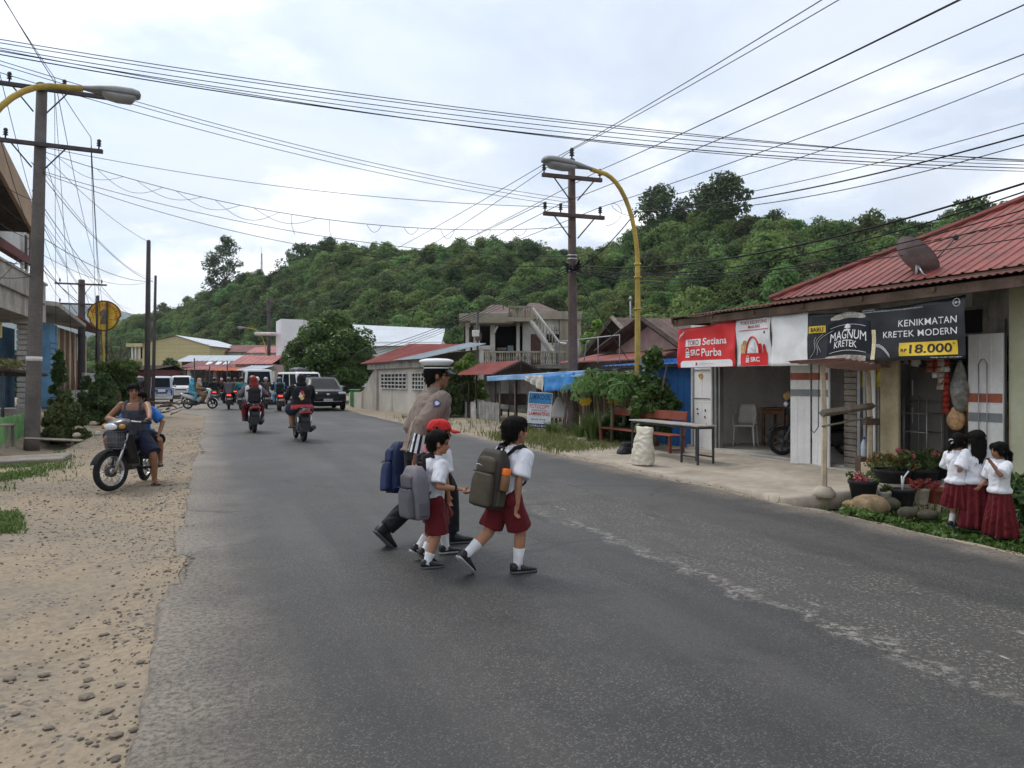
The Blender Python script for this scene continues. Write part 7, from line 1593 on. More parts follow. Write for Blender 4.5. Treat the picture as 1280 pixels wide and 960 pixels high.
  o=fuse(mb,'hair',M_HAIR,parent,vox,2,.6,.0075*h/.2,42,3,(1,1,.45))
  if vox<.0095:
   rs=random.Random(7);V=o.data.vertices;sb=MB();c0=M@Vector((0,-.08*h,.6*h));up=M.to_3x3()@Vector((0,0,1))
   for _ in range(900):
    v=V[rs.randrange(len(V))];p,n_=v.co.copy(),v.normal.copy();d=(-up*(.9+.5*rs.random())+n_*rs.uniform(.05,.5)+Vector((rs.uniform(-.4,.4),rs.uniform(-.4,.4),0)));d=(d-n_*(d.dot(n_)*.72)).normalized();w=d.cross(n_).normalized()*(.011*h);L=h*rs.uniform(.10,.24)
    sb.add([p-w,p+w,p+d*L*.6+n_*(.02*h)+w*.6,p+d*L+n_*(.01*h)],[(0,1,2,3)])
   sb.build('hair_strands',M_HAIR,parent,kind='stuff')
  return o
 def shirt(s,m,parent,vox=.009,sleeve='short',infl=.012,hem=None,wr=.011,seed=1,name='shirt',dec=.6,sl=1.):
  mb=MB();H,B=s.H,s.bulk**.5;s.torso(mb,infl,hem[-1][0]+.03 if hem else -.10,1.0,hem)
  for i in (0,1):
   a,e,w=s.sh[i],s.elb[i],s.wr[i]
   if sleeve=='short':d=(e-a);mb.ell(tuple(a),(.040*H*B+infl*.6,)*3);mb.tube([a-d*.15,a+d*.4,a+d*.80*sl],[.038*H*B+infl,.037*H*B+infl*1.25,.039*H*B+infl*1.6],14)
   elif sleeve=='long':mb.ell(tuple(a),(.038*H*B+infl*.6,)*3);mb.tube([a,a.lerp(e,.5),e,e.lerp(w,.5),w],[.036*H*B+infl,.034*H*B+infl*.9,.030*H*B+infl*.9,.027*H*B+infl*.8,.023*H*B+infl*.7],14)
  return fuse(mb,name,m,parent,vox,2,dec,wr,9,seed,(1.2,1.2,.6))
 def collar(s,m,parent):
  H=s.H;mb=MB();c=s.N+s.up*(.002*H);rings=[]
  for q,z in ((.052,-.02),(.047,.006),(.042,.030),(.040,.030),(.044,.004),(.045,-.02)):rings.append(s.ring(c+s.up*(z*H),q*H*1.08,q*H,s.sr,s.sf,20,1))
  mb.loft(rings,False);return mb.build('collar',m,parent)
 def shorts(s,m,parent,f=.92,flare=1.35,vox=.009,infl=.010,wr=.009,seed=2,name='shorts'):
  mb=MB();H,B=s.H,s.bulk**.5;s.torso(mb,infl,-.18,.22)
  for i in (0,1):d=s.knee[i]-s.hip[i];mb.tube([s.hip[i]-d*.05,s.hip[i]+d*.45,s.hip[i]+d*f],[.060*H*B+infl,.060*H*B+infl*1.2,.050*H*B*flare+infl],16);mb.ell(tuple(s.hip[i]),(.063*H*B+infl,)*3)
  return fuse(mb,name,m,parent,vox,3,.6,wr,10,seed,(1,1,.6))
 def trousers(s,m,parent,vox=.010,infl=.010,wr=.005,seed=3,end=.93):
  mb=MB();H,B=s.H,s.bulk**.5;s.torso(mb,infl,-.18,.16)
  for i in (0,1):k,a=s.knee[i],s.ank[i];mb.ell(tuple(s.hip[i]),(.060*H*B+infl,)*3);mb.tube([s.hip[i],s.hip[i].lerp(k,.5),k,k.lerp(a,.45),k.lerp(a,end)],[.058*H*B+infl,.050*H*B+infl,.042*H*B+infl,.040*H*B+infl,.036*H*B+infl],16);mb.ell(tuple(k),(.041*H*B+infl,)*3)
  return fuse(mb,'trousers',m,parent,vox,3,.6,wr,12,seed,(1,1,.7))
 def skirt(s,m,parent,zh,r0,r1,folds=13,seed=1,zt=None):
  H=s.H;mb=MB();rings=[];n=104;zt=zt or s.P.z+.015*H;c1=(s.ank[0]+s.ank[1])/2
  for j in range(15):
   q=j/14;z=lerp(zt,zh,q);c=Vector((lerp(s.P.x,c1 .x,q),lerp(s.P.y,c1 .y,q),0));rr_=lerp(r0,r1,q**.75);am=.004+.020*q
   rings.append([(c.x+(rr_*1.12+am*math.sin(folds*2*PI*k/n+1.2*math.sin(q*3+k*.13))+.012*q*nz3(k*.1,q*2,seed))*math.cos(2*PI*k/n),c.y+(rr_*.88+am*math.sin(folds*2*PI*k/n+1.2*math.sin(q*3+k*.13))+.012*q*nz3(k*.1,q*2,seed+4))*math.sin(2*PI*k/n),z+.008*q*math.sin(k*.3))for k in range(n)])
  inner=[[(Vector(p)-Vector((c1 .x,c1 .y,0)))*.985+Vector((c1 .x,c1 .y,0))for p in rings[-1]]]
  mb.loft([[tuple(p)for p in r]for r in inner]+rings[::-1],False);mb.loft(rings[:1]+[[tuple(Vector(p)*.0+Vector((s.P.x,s.P.y,zt+.005)))for p in rings[0]]],False)
  o=mb.build('skirt',m,parent);return o
 def shoe(s,i,m,parent,sole=None,sock=None,sockh=.5,scale=1.,sandal=False):
  H=s.H;t=s.toe[i];L=s.fl*1.12*scale;u=(s.knee[i]-s.ank[i]).normalized();rgt=t.cross(Vector((0,0,1))if abs(t.z)<.9 else u).normalized();up=rgt.cross(t).normalized();a=s.ank[i]-up*(.045*H)
  def ringat(q,w,z0,z1,n=14,sq=.6):c=a+t*((q-.27)*L);return [c+rgt*(w*math.copysign(abs(math.cos(2*PI*k/n))**sq,math.cos(2*PI*k/n)))+up*(lerp(z0,z1,(1+math.copysign(abs(math.sin(2*PI*k/n))**.8,math.sin(2*PI*k/n)))/2))for k in range(n)]
  mb=MB();W=.19*L
  if not sandal:
   mb.loft([ringat(.0,W*.45,.012,.05*H*.9),ringat(.03,W*.75,.010,.062*H),ringat(.15,W*.86,.010,.066*H),ringat(.30,W*.88,.010,.064*H),ringat(.42,W*.90,.010,.052*H),ringat(.60,W*1.05,.010,.040*H),ringat(.80,W*1.02,.010,.032*H),ringat(.94,W*.72,.012,.026*H),ringat(1.0,W*.3,.014,.018*H)])
   o=mb.build('shoe',m,parent)
   mb=MB()
   for q in (.40,.48,.56):z=lerp(.056,.042,(q-.4)/.16)*H;c=a+t*((q-.27)*L)+up*z;mb.tube([c-rgt*(W*.5)-up*.004,c,c+rgt*(W*.5)-up*.004],.0035,4)
   mb.build('shoelace',m,o)
  else:o=None
  mb=MB();zl_,zh_=(-.002,.016)if not sandal else (-.012,.006);pr=[(.0,.55),(.06,.82),(.2,.95),(.4,.88),(.6,1.06),(.8,1.08),(.95,.75),(1.02,.25)]
  mb.loft([ringat(q,W*w,zl_,zh_,14,.35)for q,w in pr]);so=mb.build('sole' if o else 'sandal',sole or M_SOLE,o or parent)
  if sandal:mb=MB();c=a+t*(.36*L);mb.tube([c-rgt*W+up*.005,c-rgt*(W*.4)+up*(.036*H),a+t*(.48*L)+up*(.030*H),c+rgt*(W*.4)+up*(.036*H),c+rgt*W+up*.005],.008,6);mb.build('strap',m,so)
  if sock:
   mb=MB();k=s.knee[i];mb.tube([s.ank[i]-u*(.02*H),s.ank[i]+u*(.02*H),s.ank[i].lerp(k,sockh*.5),s.ank[i].lerp(k,sockh),s.ank[i].lerp(k,sockh+.015)],[.031*H,.029*H,.031*H,.037*H,.036*H],14);mb.build('sock',sock,parent)
def W_(px,py,Y):return Vector(((px-640)/960*Y,Y,1.5-(py-475)/960*Y))
class Frame:
 def __init__(s,x,y,deg,z=0.):s.o=Vector((x,y,z));s.rz=-rad(deg);s.M=Matrix.Translation(s.o)@Matrix.Rotation(s.rz,4,'Z');s.I=s.M.inverted()
 def loc(s,p):return s.I@Vector(p)
def person(label,fr,group=None):return thing('person',label,'person',tuple(fr.o),fr.rz,group)
def rbox_rings(w,d,h,n=28,nz=15,top=.35,sq=.42,bulge=.06):
 rings=[]
 for j in range(nz):
  q=j/(nz-1);z=h*q;kx=1-top*max(0,(q-.72)/.28)**2.2-.10*max(0,(.12-q)/.12)**2;ky=1-.45*max(0,(q-.70)/.30)**2-.14*max(0,(.12-q)/.12)**2+bulge*math.sin(PI*q)
  rings.append([(w/2*kx*math.copysign(abs(math.cos(2*PI*k/n))**sq,math.cos(2*PI*k/n)),d/2+d/2*ky*math.copysign(abs(math.sin(2*PI*k/n))**sq,math.sin(2*PI*k/n)),z)for k in range(n)])
 return rings
def backpack(label,fr,fig,w,d,h,m,mpock,mstrap,zoff=.0,side=0.,tilt=.0,pockets=2,cat='backpack',worn=True,roll=0.):
 """local y points away from the wearer's back"""
 base=fig.P+fig.up*(.42*(fig.N-fig.P).length)-fig.sf*(.074*fig.H)
 back=Matrix((fig.sr*-1,fig.sf*-1,fig.up)).transposed().to_4x4();back.translation=base+fig.up*(zoff-h*.5)+fig.sr*side
 M=fr.M@back@Matrix.Rotation(tilt,4,'X')@Matrix.Rotation(roll,4,'Y');t=thing('backpack',label,cat);t.matrix_world=M;t.location=M.to_translation();t.rotation_euler=M.to_euler()
 bag_shape(t,w,d,h,m,mpock,mstrap,pockets)
 if worn:
  inv=back.inverted()
  for g,i in ((-1,0),(1,1)):
   s_=fig.sh[i];H=fig.H;inn=s_.lerp(fig.N,.34)
   P=[inv@p for p in (base+fig.up*(zoff+h*.40)+fig.sr*(g*.05*H/1.2+side),inn-fig.sf*(.055*H)+fig.up*(.034*H),inn+fig.up*(.047*H),inn+fig.sf*(.055*H)+fig.up*(.02*H),inn+fig.sf*(.082*H)-fig.up*(.08*H),s_.lerp(fig.N,.1)+fig.sf*(.045*H)-fig.up*(.165*H),s_.lerp(fig.N,.05)-fig.sf*(.04*H)-fig.up*(.22*H),base-fig.up*(h*.36)+fig.sr*(g*w*.40+side))]
   mb=MB();mb.tube(P,[.018,.022,.024,.024,.022,.014,.011,.010],8,flat=.45,hint=(1,0,0));mb.build('strap',mstrap,t)
 return t
def bag_shape(t,w,d,h,m,mpock,mstrap,pockets=2):
 mb=MB();mb.loft(rbox_rings(w,d*.72,h));mb.build('main_body',m,t)
 r=[[(x,y+d*.66,z+.03*h)for x,y,z in q]for q in rbox_rings(w*.80,d*.30,h*.56,top=.2)];mb=MB();mb.loft(r);p1=mb.build('front_pocket',mpock,t)
 if pockets>1:
  r=[[(x,y+d*.60,z+.60*h)for x,y,z in q]for q in rbox_rings(w*.70,d*.24,h*.27,top=.45)];mb=MB();mb.loft(r);mb.build('top_pocket',mpock,t)
 mb=MB();zz=h*.60;mb.tube([(-w*.36,d*.93,zz),(0,d*.985,zz+.004),(w*.36,d*.93,zz)],.005,5);mb.build('zip',mstrap,t)
 mb=MB();a=[(w*.47*math.cos(b),d*.34,h*.50+h*.46*math.sin(b))for b in [PI*i/16 for i in range(17)]];mb.tube([(w*.50,d*.36,h*.12)]+a+[(-w*.50,d*.36,h*.12)],.006,5);mb.build('zip',mstrap,t)
 mb=MB();mb.tube([(-.035,.02,h*.985),(-.03,.01,h*1.05),(.03,.01,h*1.05),(.035,.02,h*.985)],.010,6);mb.build('grab_handle',mstrap,t)
 for g in (-1,1):mb=MB();mb.bbox((g*w*.47,d*.36,h*.20),(w*.10,d*.50,h*.30),.02);mb.build('side_pocket',mpock,t)
M_BAGB=mat('dark_brown_nylon',(.036,.031,.025),.6,.15,6,.25,150);M_BAGB2=mat('olive_brown_nylon',(.062,.052,.036),.6,.15,6,.25,150);M_BAGK=mat('black_webbing',(.016,.016,.018),.7,.15,6,.2,150)
M_BAGG=mat('grey_nylon',(.155,.145,.165),.65,.12,6,.25,150);M_BAGG2=mat('dark_grey_nylon',(.10,.095,.11),.65,.12,6,.25,150);M_BAGN=mat('navy_nylon',(.008,.015,.05),.6,.15,6,.25,150);M_BAGN2=mat('blue_nylon',(.010,.022,.075),.6,.15,6,.2,150);M_BAGP=mat('pink_nylon',(.60,.21,.23),.6,.12,6,.2,150)
V=0.0062
fr=Frame(-.10,5.95,50);hold=Vector((-.375,6.02,.605))
hl_=fr.loc(hold)
fb=Fig(1.25,1,(.035,.045,.575),(.05,.17),[(-.12,-.235,.155),(.075,.125,.058)],[(-.05,.72,-.70),(.30,.95,0)],[hl_+Vector((.085,.04,.055)),(.175,.035,.562)],elbows=[(0,.4,-1),(.4,-1,0)],twist=-.12,hiptw=.05,head=(rad(12),.03,0),curl=(.75,.35),palms=[(.3,-.3,-1),(-1,.1,0)])
t=person('boy in white shirt, maroon shorts and brown backpack, ahead of the crossing group',fr)
fb.body(M_SK1,t,V);fb.hair(t);fb.face(t);fb.shirt(C_WHITE,t,hem=[(-.06,.094,.072)],infl=.014,seed=4);fb.collar(C_WHITE,t);fb.shorts(C_MAROON,t,.86,1.36,infl=.012)
for i in (0,1):fb.shoe(i,M_SHOE,t,M_SOLEW if i==0 else M_SOLE,C_SOCK,.52)
bp=backpack('dark brown backpack with an orange-capped bottle in its side pocket',fr,fb,.27,.19,.445,M_BAGB,M_BAGB2,M_BAGK,zoff=-.015,side=-.035,tilt=-.02)
mb=MB();mb.tube([(-.03,.218,.315),(.0,.224,.325),(.02,.224,.320),(.03,.22,.326)],.004,4);mb.build('brand_mark',M_METAL,bp)
Mb=bp.matrix_basis.copy()
w=thing('drink_bottle','brown drink bottle with a bright orange cap in the backpack side pocket','bottle');p=bp.location+(Euler(bp.rotation_euler).to_matrix()@Vector((-.155,.08,.15)));w.location=p;w.rotation_euler=bp.rotation_euler
mb=MB();mb.lathe([(.032,0),(.036,.01),(.036,.105),(.030,.12)],14);mb.build('bottle_body',mat('amber_bottle',(.18,.10,.05),.25,.15,4,0),w);mb=MB();mb.lathe([(.033,.118),(.034,.125),(.034,.165),(.028,.17)],14);mb.build('cap',mat('orange_cap',(.75,.16,.02),.4,.05,4,0),w)
fr=Frame(-.665,6.20,55);hl_=fr.loc(hold)
fm=Fig(1.12,1,(.0,.02,.515),(.06,.10),[(-.065,-.015,.105),(.06,-.055,.052)],[(.02,.85,-.45),(.22,.97,0)],[(-.15,.05,.52),hl_-Vector((.075,.02,-.035))],elbows=[(-.3,-1,0),(.2,-.6,-1)],twist=.12,head=(rad(30),-.03,0),curl=(.4,.8),palms=[(1,0,0),(-.2,.3,-1)])
t=person('boy in white shirt and maroon shorts with a grey backpack holding hands',fr)
fm.body(M_SK1,t,V);fm.hair(t);fm.face(t);fm.shirt(C_WHITE,t,hem=[(-.05,.094,.074)],infl=.016,seed=7,sl=1.12);fm.collar(C_WHITE,t);fm.shorts(C_MAROON,t,.98,1.42,infl=.015,seed=5)
for i in (0,1):fm.shoe(i,M_SHOE,t,M_SOLE,C_SOCK,.30)
d=(fm.wr[1]-fm.elb[1]).normalized();mb=MB();a,b=basis(d);mb.tube([fm.wr[1]-d*.012+(a*math.cos(q)+b*math.sin(q))*.023 for q in [2*PI*i/14 for i in range(15)]],.008,6);mb.build('wristband',M_BAGK,t)
d=(fb.wr[0]-fb.elb[0]).normalized();bt=[o for o in bpy.data.objects if o.name=='person'][0];mb=MB();a,b=basis(d);mb.tube([fb.wr[0]-d*.012+(a*math.cos(q)+b*math.sin(q))*.025 for q in [2*PI*i/14 for i in range(15)]],.008,6);mb.build('wristwatch',M_BAGK,bt)
backpack('grey school backpack worn by the smaller boy in the middle',fr,fm,.33,.18,.41,M_BAGG,M_BAGG2,M_BAGK,zoff=-.05,side=.085,tilt=-.14,roll=.10)
fr=Frame(-.655,6.52,62)
fc=Fig(1.18,1,(0,0,.55),(.0,.10),[(-.05,.12,.06),(.05,-.17,.10)],[(0,.95,0),(0,.8,-.5)],[(-.15,.08,.52),(.15,.06,.52)],head=(rad(15),0,0))
t=person('child in a red cap walking between the officer and the middle boy',fr)
fc.body(M_SK1,t,.009);fc.hair(t,'crop',.0097);fc.face(t);fc.shirt(C_WHITE,t,hem=[(-.05,.094,.074)],infl=.014,seed=9);fc.collar(C_WHITE,t);fc.shorts(C_MAROON,t,.95,1.6,infl=.016,seed=8)
for i in (0,1):fc.shoe(i,M_SHOE,t,M_SOLEW,C_SOCK,.45)
h=fc.hh;mb=MB()
rings=[]
for j in range(9):
 q=j/8;r=math.cos(q*PI/2*.98)**.75;rings.append([fc.hm@Vector((.44*h*r*math.cos(2*PI*k/24),(-.06+.53*r*math.sin(2*PI*k/24))*h,(.62+.46*math.sin(q*PI/2))*h))for k in range(24)])
mb.loft(rings);cp=mb.build('cap',C_RED,t)
g=[]
for j in range(6):
 q=j/5;g.append([tuple(fc.hm@Vector(((.36*(1-.25*q*q))*h*math.sin(a),(.30+.14*math.cos(a)+.42*q*max(0,math.cos(a))**.5)*h,(.64-.10*q-.05*abs(math.sin(a)))*h)))for a in [-1.35+2.7*i/14 for i in range(15)]])
mb=MB();mb.sheet(g,.006);mb.build('brim',C_RED,cp);mb=MB();mb.ell((0,-.05*h,1.08*h),(.05*h,.05*h,.025*h),None,8,6,fc.hm);mb.build('button',C_RED,cp)
backpack('pink school backpack worn by the child in the red cap',fr,fc,.24,.13,.31,M_BAGP,M_BAGP,M_BAGP,zoff=-.09,side=.0,tilt=-.05,pockets=1)
fr=Frame(-.78,7.0,55)
fo=Fig(1.74,0,(.02,-.065,.845),(.03,.27),[(-.11,-.36,.155),(.10,.20,.085)],[(-.05,.72,-.72),(.20,.98,0)],[(-.22,.10,.85),(.25,-.22,.875)],elbows=[(-.1,-1,-.3),(.45,-1,.1)],twist=.15,head=(rad(34),.10,0),curl=(.9,.55),palms=[(1,0,0),(-1,.2,0)],bulk=1.12)
t=person('traffic officer in grey-brown uniform and white peaked cap leading the children',fr)
fo.body(M_SK2,t,.0075);fo.hair(t,'crop');fo.face(t);fo.shirt(C_POL,t,.010,'long',.026,hem=[(-.03,.10,.076)],wr=.007,seed=12);fo.collar(C_POL,t);fo.trousers(C_BLACK,t,seed=4)
for i in (0,1):fo.shoe(i,M_SHOE,t,M_SOLE,C_BLACK,.3)
mb=MB();rings=[fo.ring(fo.P+fo.up*(.02+z),.092*1.74*1.12+.020,.068*1.74*1.12+.020,fo.hr,fo.up.cross(fo.hr),24)for z in (-.004,.042)];mb.loft(rings,False);mb.build('belt',M_BAGK,t)
for i in (1,0):
 a,b=fo.elb[i].lerp(fo.wr[i],.38),fo.elb[i].lerp(fo.wr[i],1.02);u_1,u_2=basis(b-a)
 mb=MB();mb.cur=0;n=20;rr0,rr1=.073,.082
 for k in range(n):
  mb.cur=k%2;q=[2*PI*(k+x)/n for x in (0,1)];P=[a+(u_1*math.cos(q[0])+u_2*math.sin(q[0]))*rr0,a+(u_1*math.cos(q[1])+u_2*math.sin(q[1]))*rr0,b+(u_1*math.cos(q[1])+u_2*math.sin(q[1]))*rr1,b+(u_1*math.cos(q[0])+u_2*math.sin(q[0]))*rr1];mb.add(P,[(0,1,2,3)],True)
 mb.build('striped_cuff',[C_WHITE,C_BLACK],t)
h=fo.hh;Mh=fo.hm@Matrix.Translation((0,-.03*h,.74*h))@Matrix.Rotation(-.10,4,'X')
mb=MB();mb.loft([[Mh@Vector((rx*h*math.cos(2*PI*k/28),ry*h*math.sin(2*PI*k/28),z*h))for k in range(28)]for rx,ry,z in ((.40,.48,.14),(.47,.56,.20),(.565,.665,.285),(.575,.68,.32),(.54,.64,.37),(.36,.43,.42),(.1,.12,.435))]);cp=mb.build('cap',mat('white_cap_cloth',(.72,.74,.74),.7,.04,5,.1,100),t)
mb=MB();mb.loft([[Mh@Vector((rx*h*math.cos(2*PI*k/28),ry*h*math.sin(2*PI*k/28),z*h))for k in range(28)]for rx,ry,z in ((.40,.48,-.04),(.405,.485,.15))]);mb.build('cap_band',C_BLACK,cp)
mb=MB();mb.loft([[Mh@Vector((rx*h*math.cos(2*PI*k/28),ry*h*math.sin(2*PI*k/28),z*h))for k in range(28)]for rx,ry,z in ((.41,.49,.045),(.412,.492,.085))],False);mb.build('cap_stripe',M_INKW,cp)
g=[[tuple(Mh@Vector(((.40+.02*q)*h*math.sin(a),(.30+.18*math.cos(a)+.30*q*max(0,math.cos(a))**.6)*h,(-.02-.16*q)*h)))for a in [-1.2+2.4*i/12 for i in range(13)]]for q in (0,.33,.66,1)]
mb=MB();mb.sheet(g,.006);mb.build('peak',M_SHOE,cp)
a,e=fo.sh[1],fo.elb[1];d=(e-a).normalized();o1=Vector((.72,-.55,.1));o1=(o1-d*o1 .dot(d)).normalized();s1=d.cross(o1);c=a.lerp(e,.40)+o1*.0905
T=Matrix((s1,d*-1,o1)).transposed().to_4x4();T.translation=c;sh_=[(-.03,.035),(.03,.035),(.033,-.005),(.0,-.045),(-.033,-.005)]
mb=MB();mb.prism(sh_,.005,T);bd=mb.build('arm_badge',mat('badge_blue',(.05,.06,.16),.6,.3,40,0),t);mb=MB();mb.prism([(x*.62,y*.62)for x,y in sh_],.007,T);mb.build('badge_emblem',mat('badge_silver',(.45,.45,.50),.5,.4,60,0),bd)
for i in (0,1):mb=MB();mb.tube([fo.sh[i]+fo.up*.062,fo.N.lerp(fo.sh[i],.45)+fo.up*.055],[.028,.024],8,flat=.35,hint=fo.sf);mb.build('shoulder_board',M_BAGK,t)
mb=MB();Ln=fo.P+fo.up*.03;mb.tube([fo.sh[1].lerp(fo.N,.2)+fo.up*.06-fo.sf*.03,fo.sh[1]-fo.sf*.11-fo.up*.03-fo.sr*.10,Ln-fo.sf*.155+fo.sr*.02+fo.up*.2,Ln-fo.sf*.155+fo.sr*.05-fo.up*.06],.006,6);mb.build('lanyard',mat('cream_cord',(.5,.42,.30),.8),t)
mb=MB();p=fo.N+fo.sf*.075+fo.sr*.03-fo.up*.01;mb.ell(tuple(p),(.016,.016,.02));mb.build('collar_pin',M_METAL,t)
bg=thing('backpack','navy blue backpack carried at the far side of the officer','backpack');q=fr.M@(fo.wr[0]+Vector((-.07,-.18,-.41)));bg.location=q;bg.rotation_euler=(rad(6),rad(9),fr.rz+PI*.93)
bag_shape(bg,.32,.22,.47,M_BAGN,M_BAGN2,M_BAGK);mb=MB();mb.tube([(.08,0,.46),(.12,-.06,.3),(.10,-.03,.05)],.016,6,flat=.5);mb.build('strap',M_BAGK,bg)
def girl(label,px,py,deg,H,kind,zh,r1,wr,el,head,palms=None,skin=M_SK1,socks=True,face=True,lean=(0,.02),zg=-.12,feet=True,curl=(.6,.6),r0=.090):
 p=ground(px,py,zg);fr=Frame(p.x,p.y,deg,zg);f=Fig(H,1,(0,0,.475*H),lean,[(-.048,-.02,.055),(.05,.01,.055)],[(-.1,1,0),(.15,1,0)],wr,el,head=head,palms=palms,curl=curl)
 t=person(label,fr);f.body(skin,t,.007);f.hair(t,kind);f.shirt(C_WHITE,t,.009,'short',.017,hem=[(-.02,.098,.082),(.07,.105,.088)],wr=.010,seed=int(px)%17,sl=1.15);f.collar(C_WHITE,t);f.skirt(C_MAROON,t,zh,r0,r1,12,int(px)%7)
 if face:f.face(t)
 for i in (0,1):f.shoe(i,M_SHOE,t,M_SOLE,C_SOCK if socks else None,.85)
 return t,f,fr
t,f,fr=girl('girl with a black bob and scrunchie, red skirt over white socks',1196,660,72,1.03,'bun',.235,.135,[(-.13,.16,.62),(.08,.20,.70)],[(-.6,-.8,-.5),(.9,-.5,-.6)],(rad(8),-.18,0),zg=-.10)
mb=MB();h=f.hh;mb.tube([f.hm@Vector((.14*h*math.cos(a),-.56*h+.04*h*math.sin(2*a),(.42+.14*math.sin(a))*h))for a in [2*PI*i/14 for i in range(15)]],.045*h,8);mb.build('scrunchie',mat('pale_scrunchie',(.5,.48,.5),.8,.3,30),t)
sn=fr.M@f.wr[1]+Vector((.03,.02,.03));mb=MB();mb.ell((0,0,0),(.035,.03,.05),(0,.3,0),10,7);o=mb.build('snack_packet',mat('pale_packet',(.55,.5,.45),.5,.3,20),label='pale snack packet held up by the girl with the scrunchie',cat='packet');o.location=sn
t,f,fr=girl('girl seen from behind with long loose black hair, middle of the three',1222,664,8,1.08,'long',.045,.165,[(-.15,.10,.58),(.17,.05,.56)],[(-.6,-1,0),(.8,-1,0)],(rad(10),0,0),zg=-.11,r0=.094)
t,f,fr=girl('girl with a ponytail and hand at her mouth facing the other two',1250,672,262,.99,'tail',.02,.15,[(-.10,.175,.775),(.12,.12,.52)],[(-.55,.1,-1),(.5,-1,0)],(rad(8),.02,0),palms=[(.2,-1,.2),(-1,0,0)],skin=M_SK2,zg=-.12)
# MOTORCYCLES AND CARS
M_TYRE=mat('tyre_rubber',(.018,.018,.018),.85,.25,8,.3,60);M_CHROME=mat('bright_steel',(.45,.45,.46),.25,.1,5,.02,30,metal=.9);M_ENG=mat('grimy_engine',(.09,.085,.08),.6,.4,14,.2,40,metal=.4)
M_SEAT=mat('black_vinyl',(.016,.016,.017),.55,.2,6,.1,60);M_GREYP=mat('dull_grey_plastic',(.085,.085,.09),.5,.2,5,.05)
def tail_lit(n='tail_light_lit'):
 if n in _M:return _M[n]
 m,t,b=newmat(n);b.inputs['Base Color'].default_value=(.5,.01,.01,1);b.inputs['Emission Color'].default_value=(1,.06,.04,1);b.inputs['Emission Strength'].default_value=1.6;t.L.new(t.rng(t.noise(40),.3,.7,.3,.5),b.inputs['Roughness']);_M[n]=m;return m
M_TAIL=mat('red_lens',(.30,.012,.012),.25,.2,6,0,spec=.6);M_LAMPL=mat('clear_lens',(.55,.57,.6),.12,.1,6,0,spec=.7);M_PLATE=mat('white_number_plate',(.62,.62,.60),.5,.12,20,0);M_PLATEK=mat('black_number_plate',(.02,.02,.02),.5,.1,8,0)
def paint(n,c,rough=.28,coat=.5):return mat(n,c,rough,.06,2,.02,20,spec=.3,coat=coat*.5,dirt=.12,dcol=tuple(x*.6+.02 for x in c))
P_BLK,P_WHT,P_GRY,P_RED,P_BLU,P_SIL=paint('black_paint',(.012,.012,.013)),paint('white_paint',(.66,.66,.65)),paint('dark_grey_paint',(.055,.057,.062)),paint('red_paint',(.28,.016,.018)),paint('blue_paint',(.03,.07,.30)),paint('silver_paint',(.38,.39,.41),.35)
def wheel(t,c,r,w,name,rimm,spokes=0,M=None,steer=0.):
 T=Matrix.Translation(c)@Matrix.Rotation(steer,4,'Z')@Matrix.Rotation(PI/2,4,'Y')
 mb=MB();q=.62;mb.lathe([(r*.74,-w*.42),(r*.86,-w*.5),(r*.96,-w*.34),(r,0),(r*.96,w*.34),(r*.86,w*.5),(r*.74,w*.42),(r*.74,-w*.42)],28,T,True,False);o=mb.build(name,M_TYRE,t)
 mb=MB();mb.lathe([(r*.70,-w*.36),(r*.76,-w*.40),(r*.76,w*.40),(r*.70,w*.36),(r*.70,-w*.36)],28,T,True,False)
 mb.lathe([(.001,-w*.5),(r*.16,-w*.5),(r*.16,w*.5),(.001,w*.5)],10,T)
 if spokes:
  for i in range(spokes):a=2*PI*i/spokes;b=a+(.35 if i%2 else -.35);z=(w*.35 if i%4<2 else -w*.35);mb.tube([T@Vector((r*.14*math.cos(a),r*.14*math.sin(a),z)),T@Vector((r*.72*math.cos(b),r*.72*math.sin(b),0))],.0035,4)
 else:
  for i in range(5):a=2*PI*i/5;mb.tube([T@Vector((r*.1*math.cos(a),r*.1*math.sin(a),0)),T@Vector((r*.72*math.cos(a),r*.72*math.sin(a),0))],.018,5)
 mb.build('rim',rimm,o);return o
def prof_loft(secs,n=14,sq=.7):
 """secs: (y, zmid, halfw, halfh)"""
 return [[(hw*math.copysign(abs(math.cos(2*PI*k/n))**sq,math.cos(2*PI*k/n)),y,z+hh*math.copysign(abs(math.sin(2*PI*k/n))**sq,math.sin(2*PI*k/n)))for k in range(n)]for y,z,hw,hh in secs]
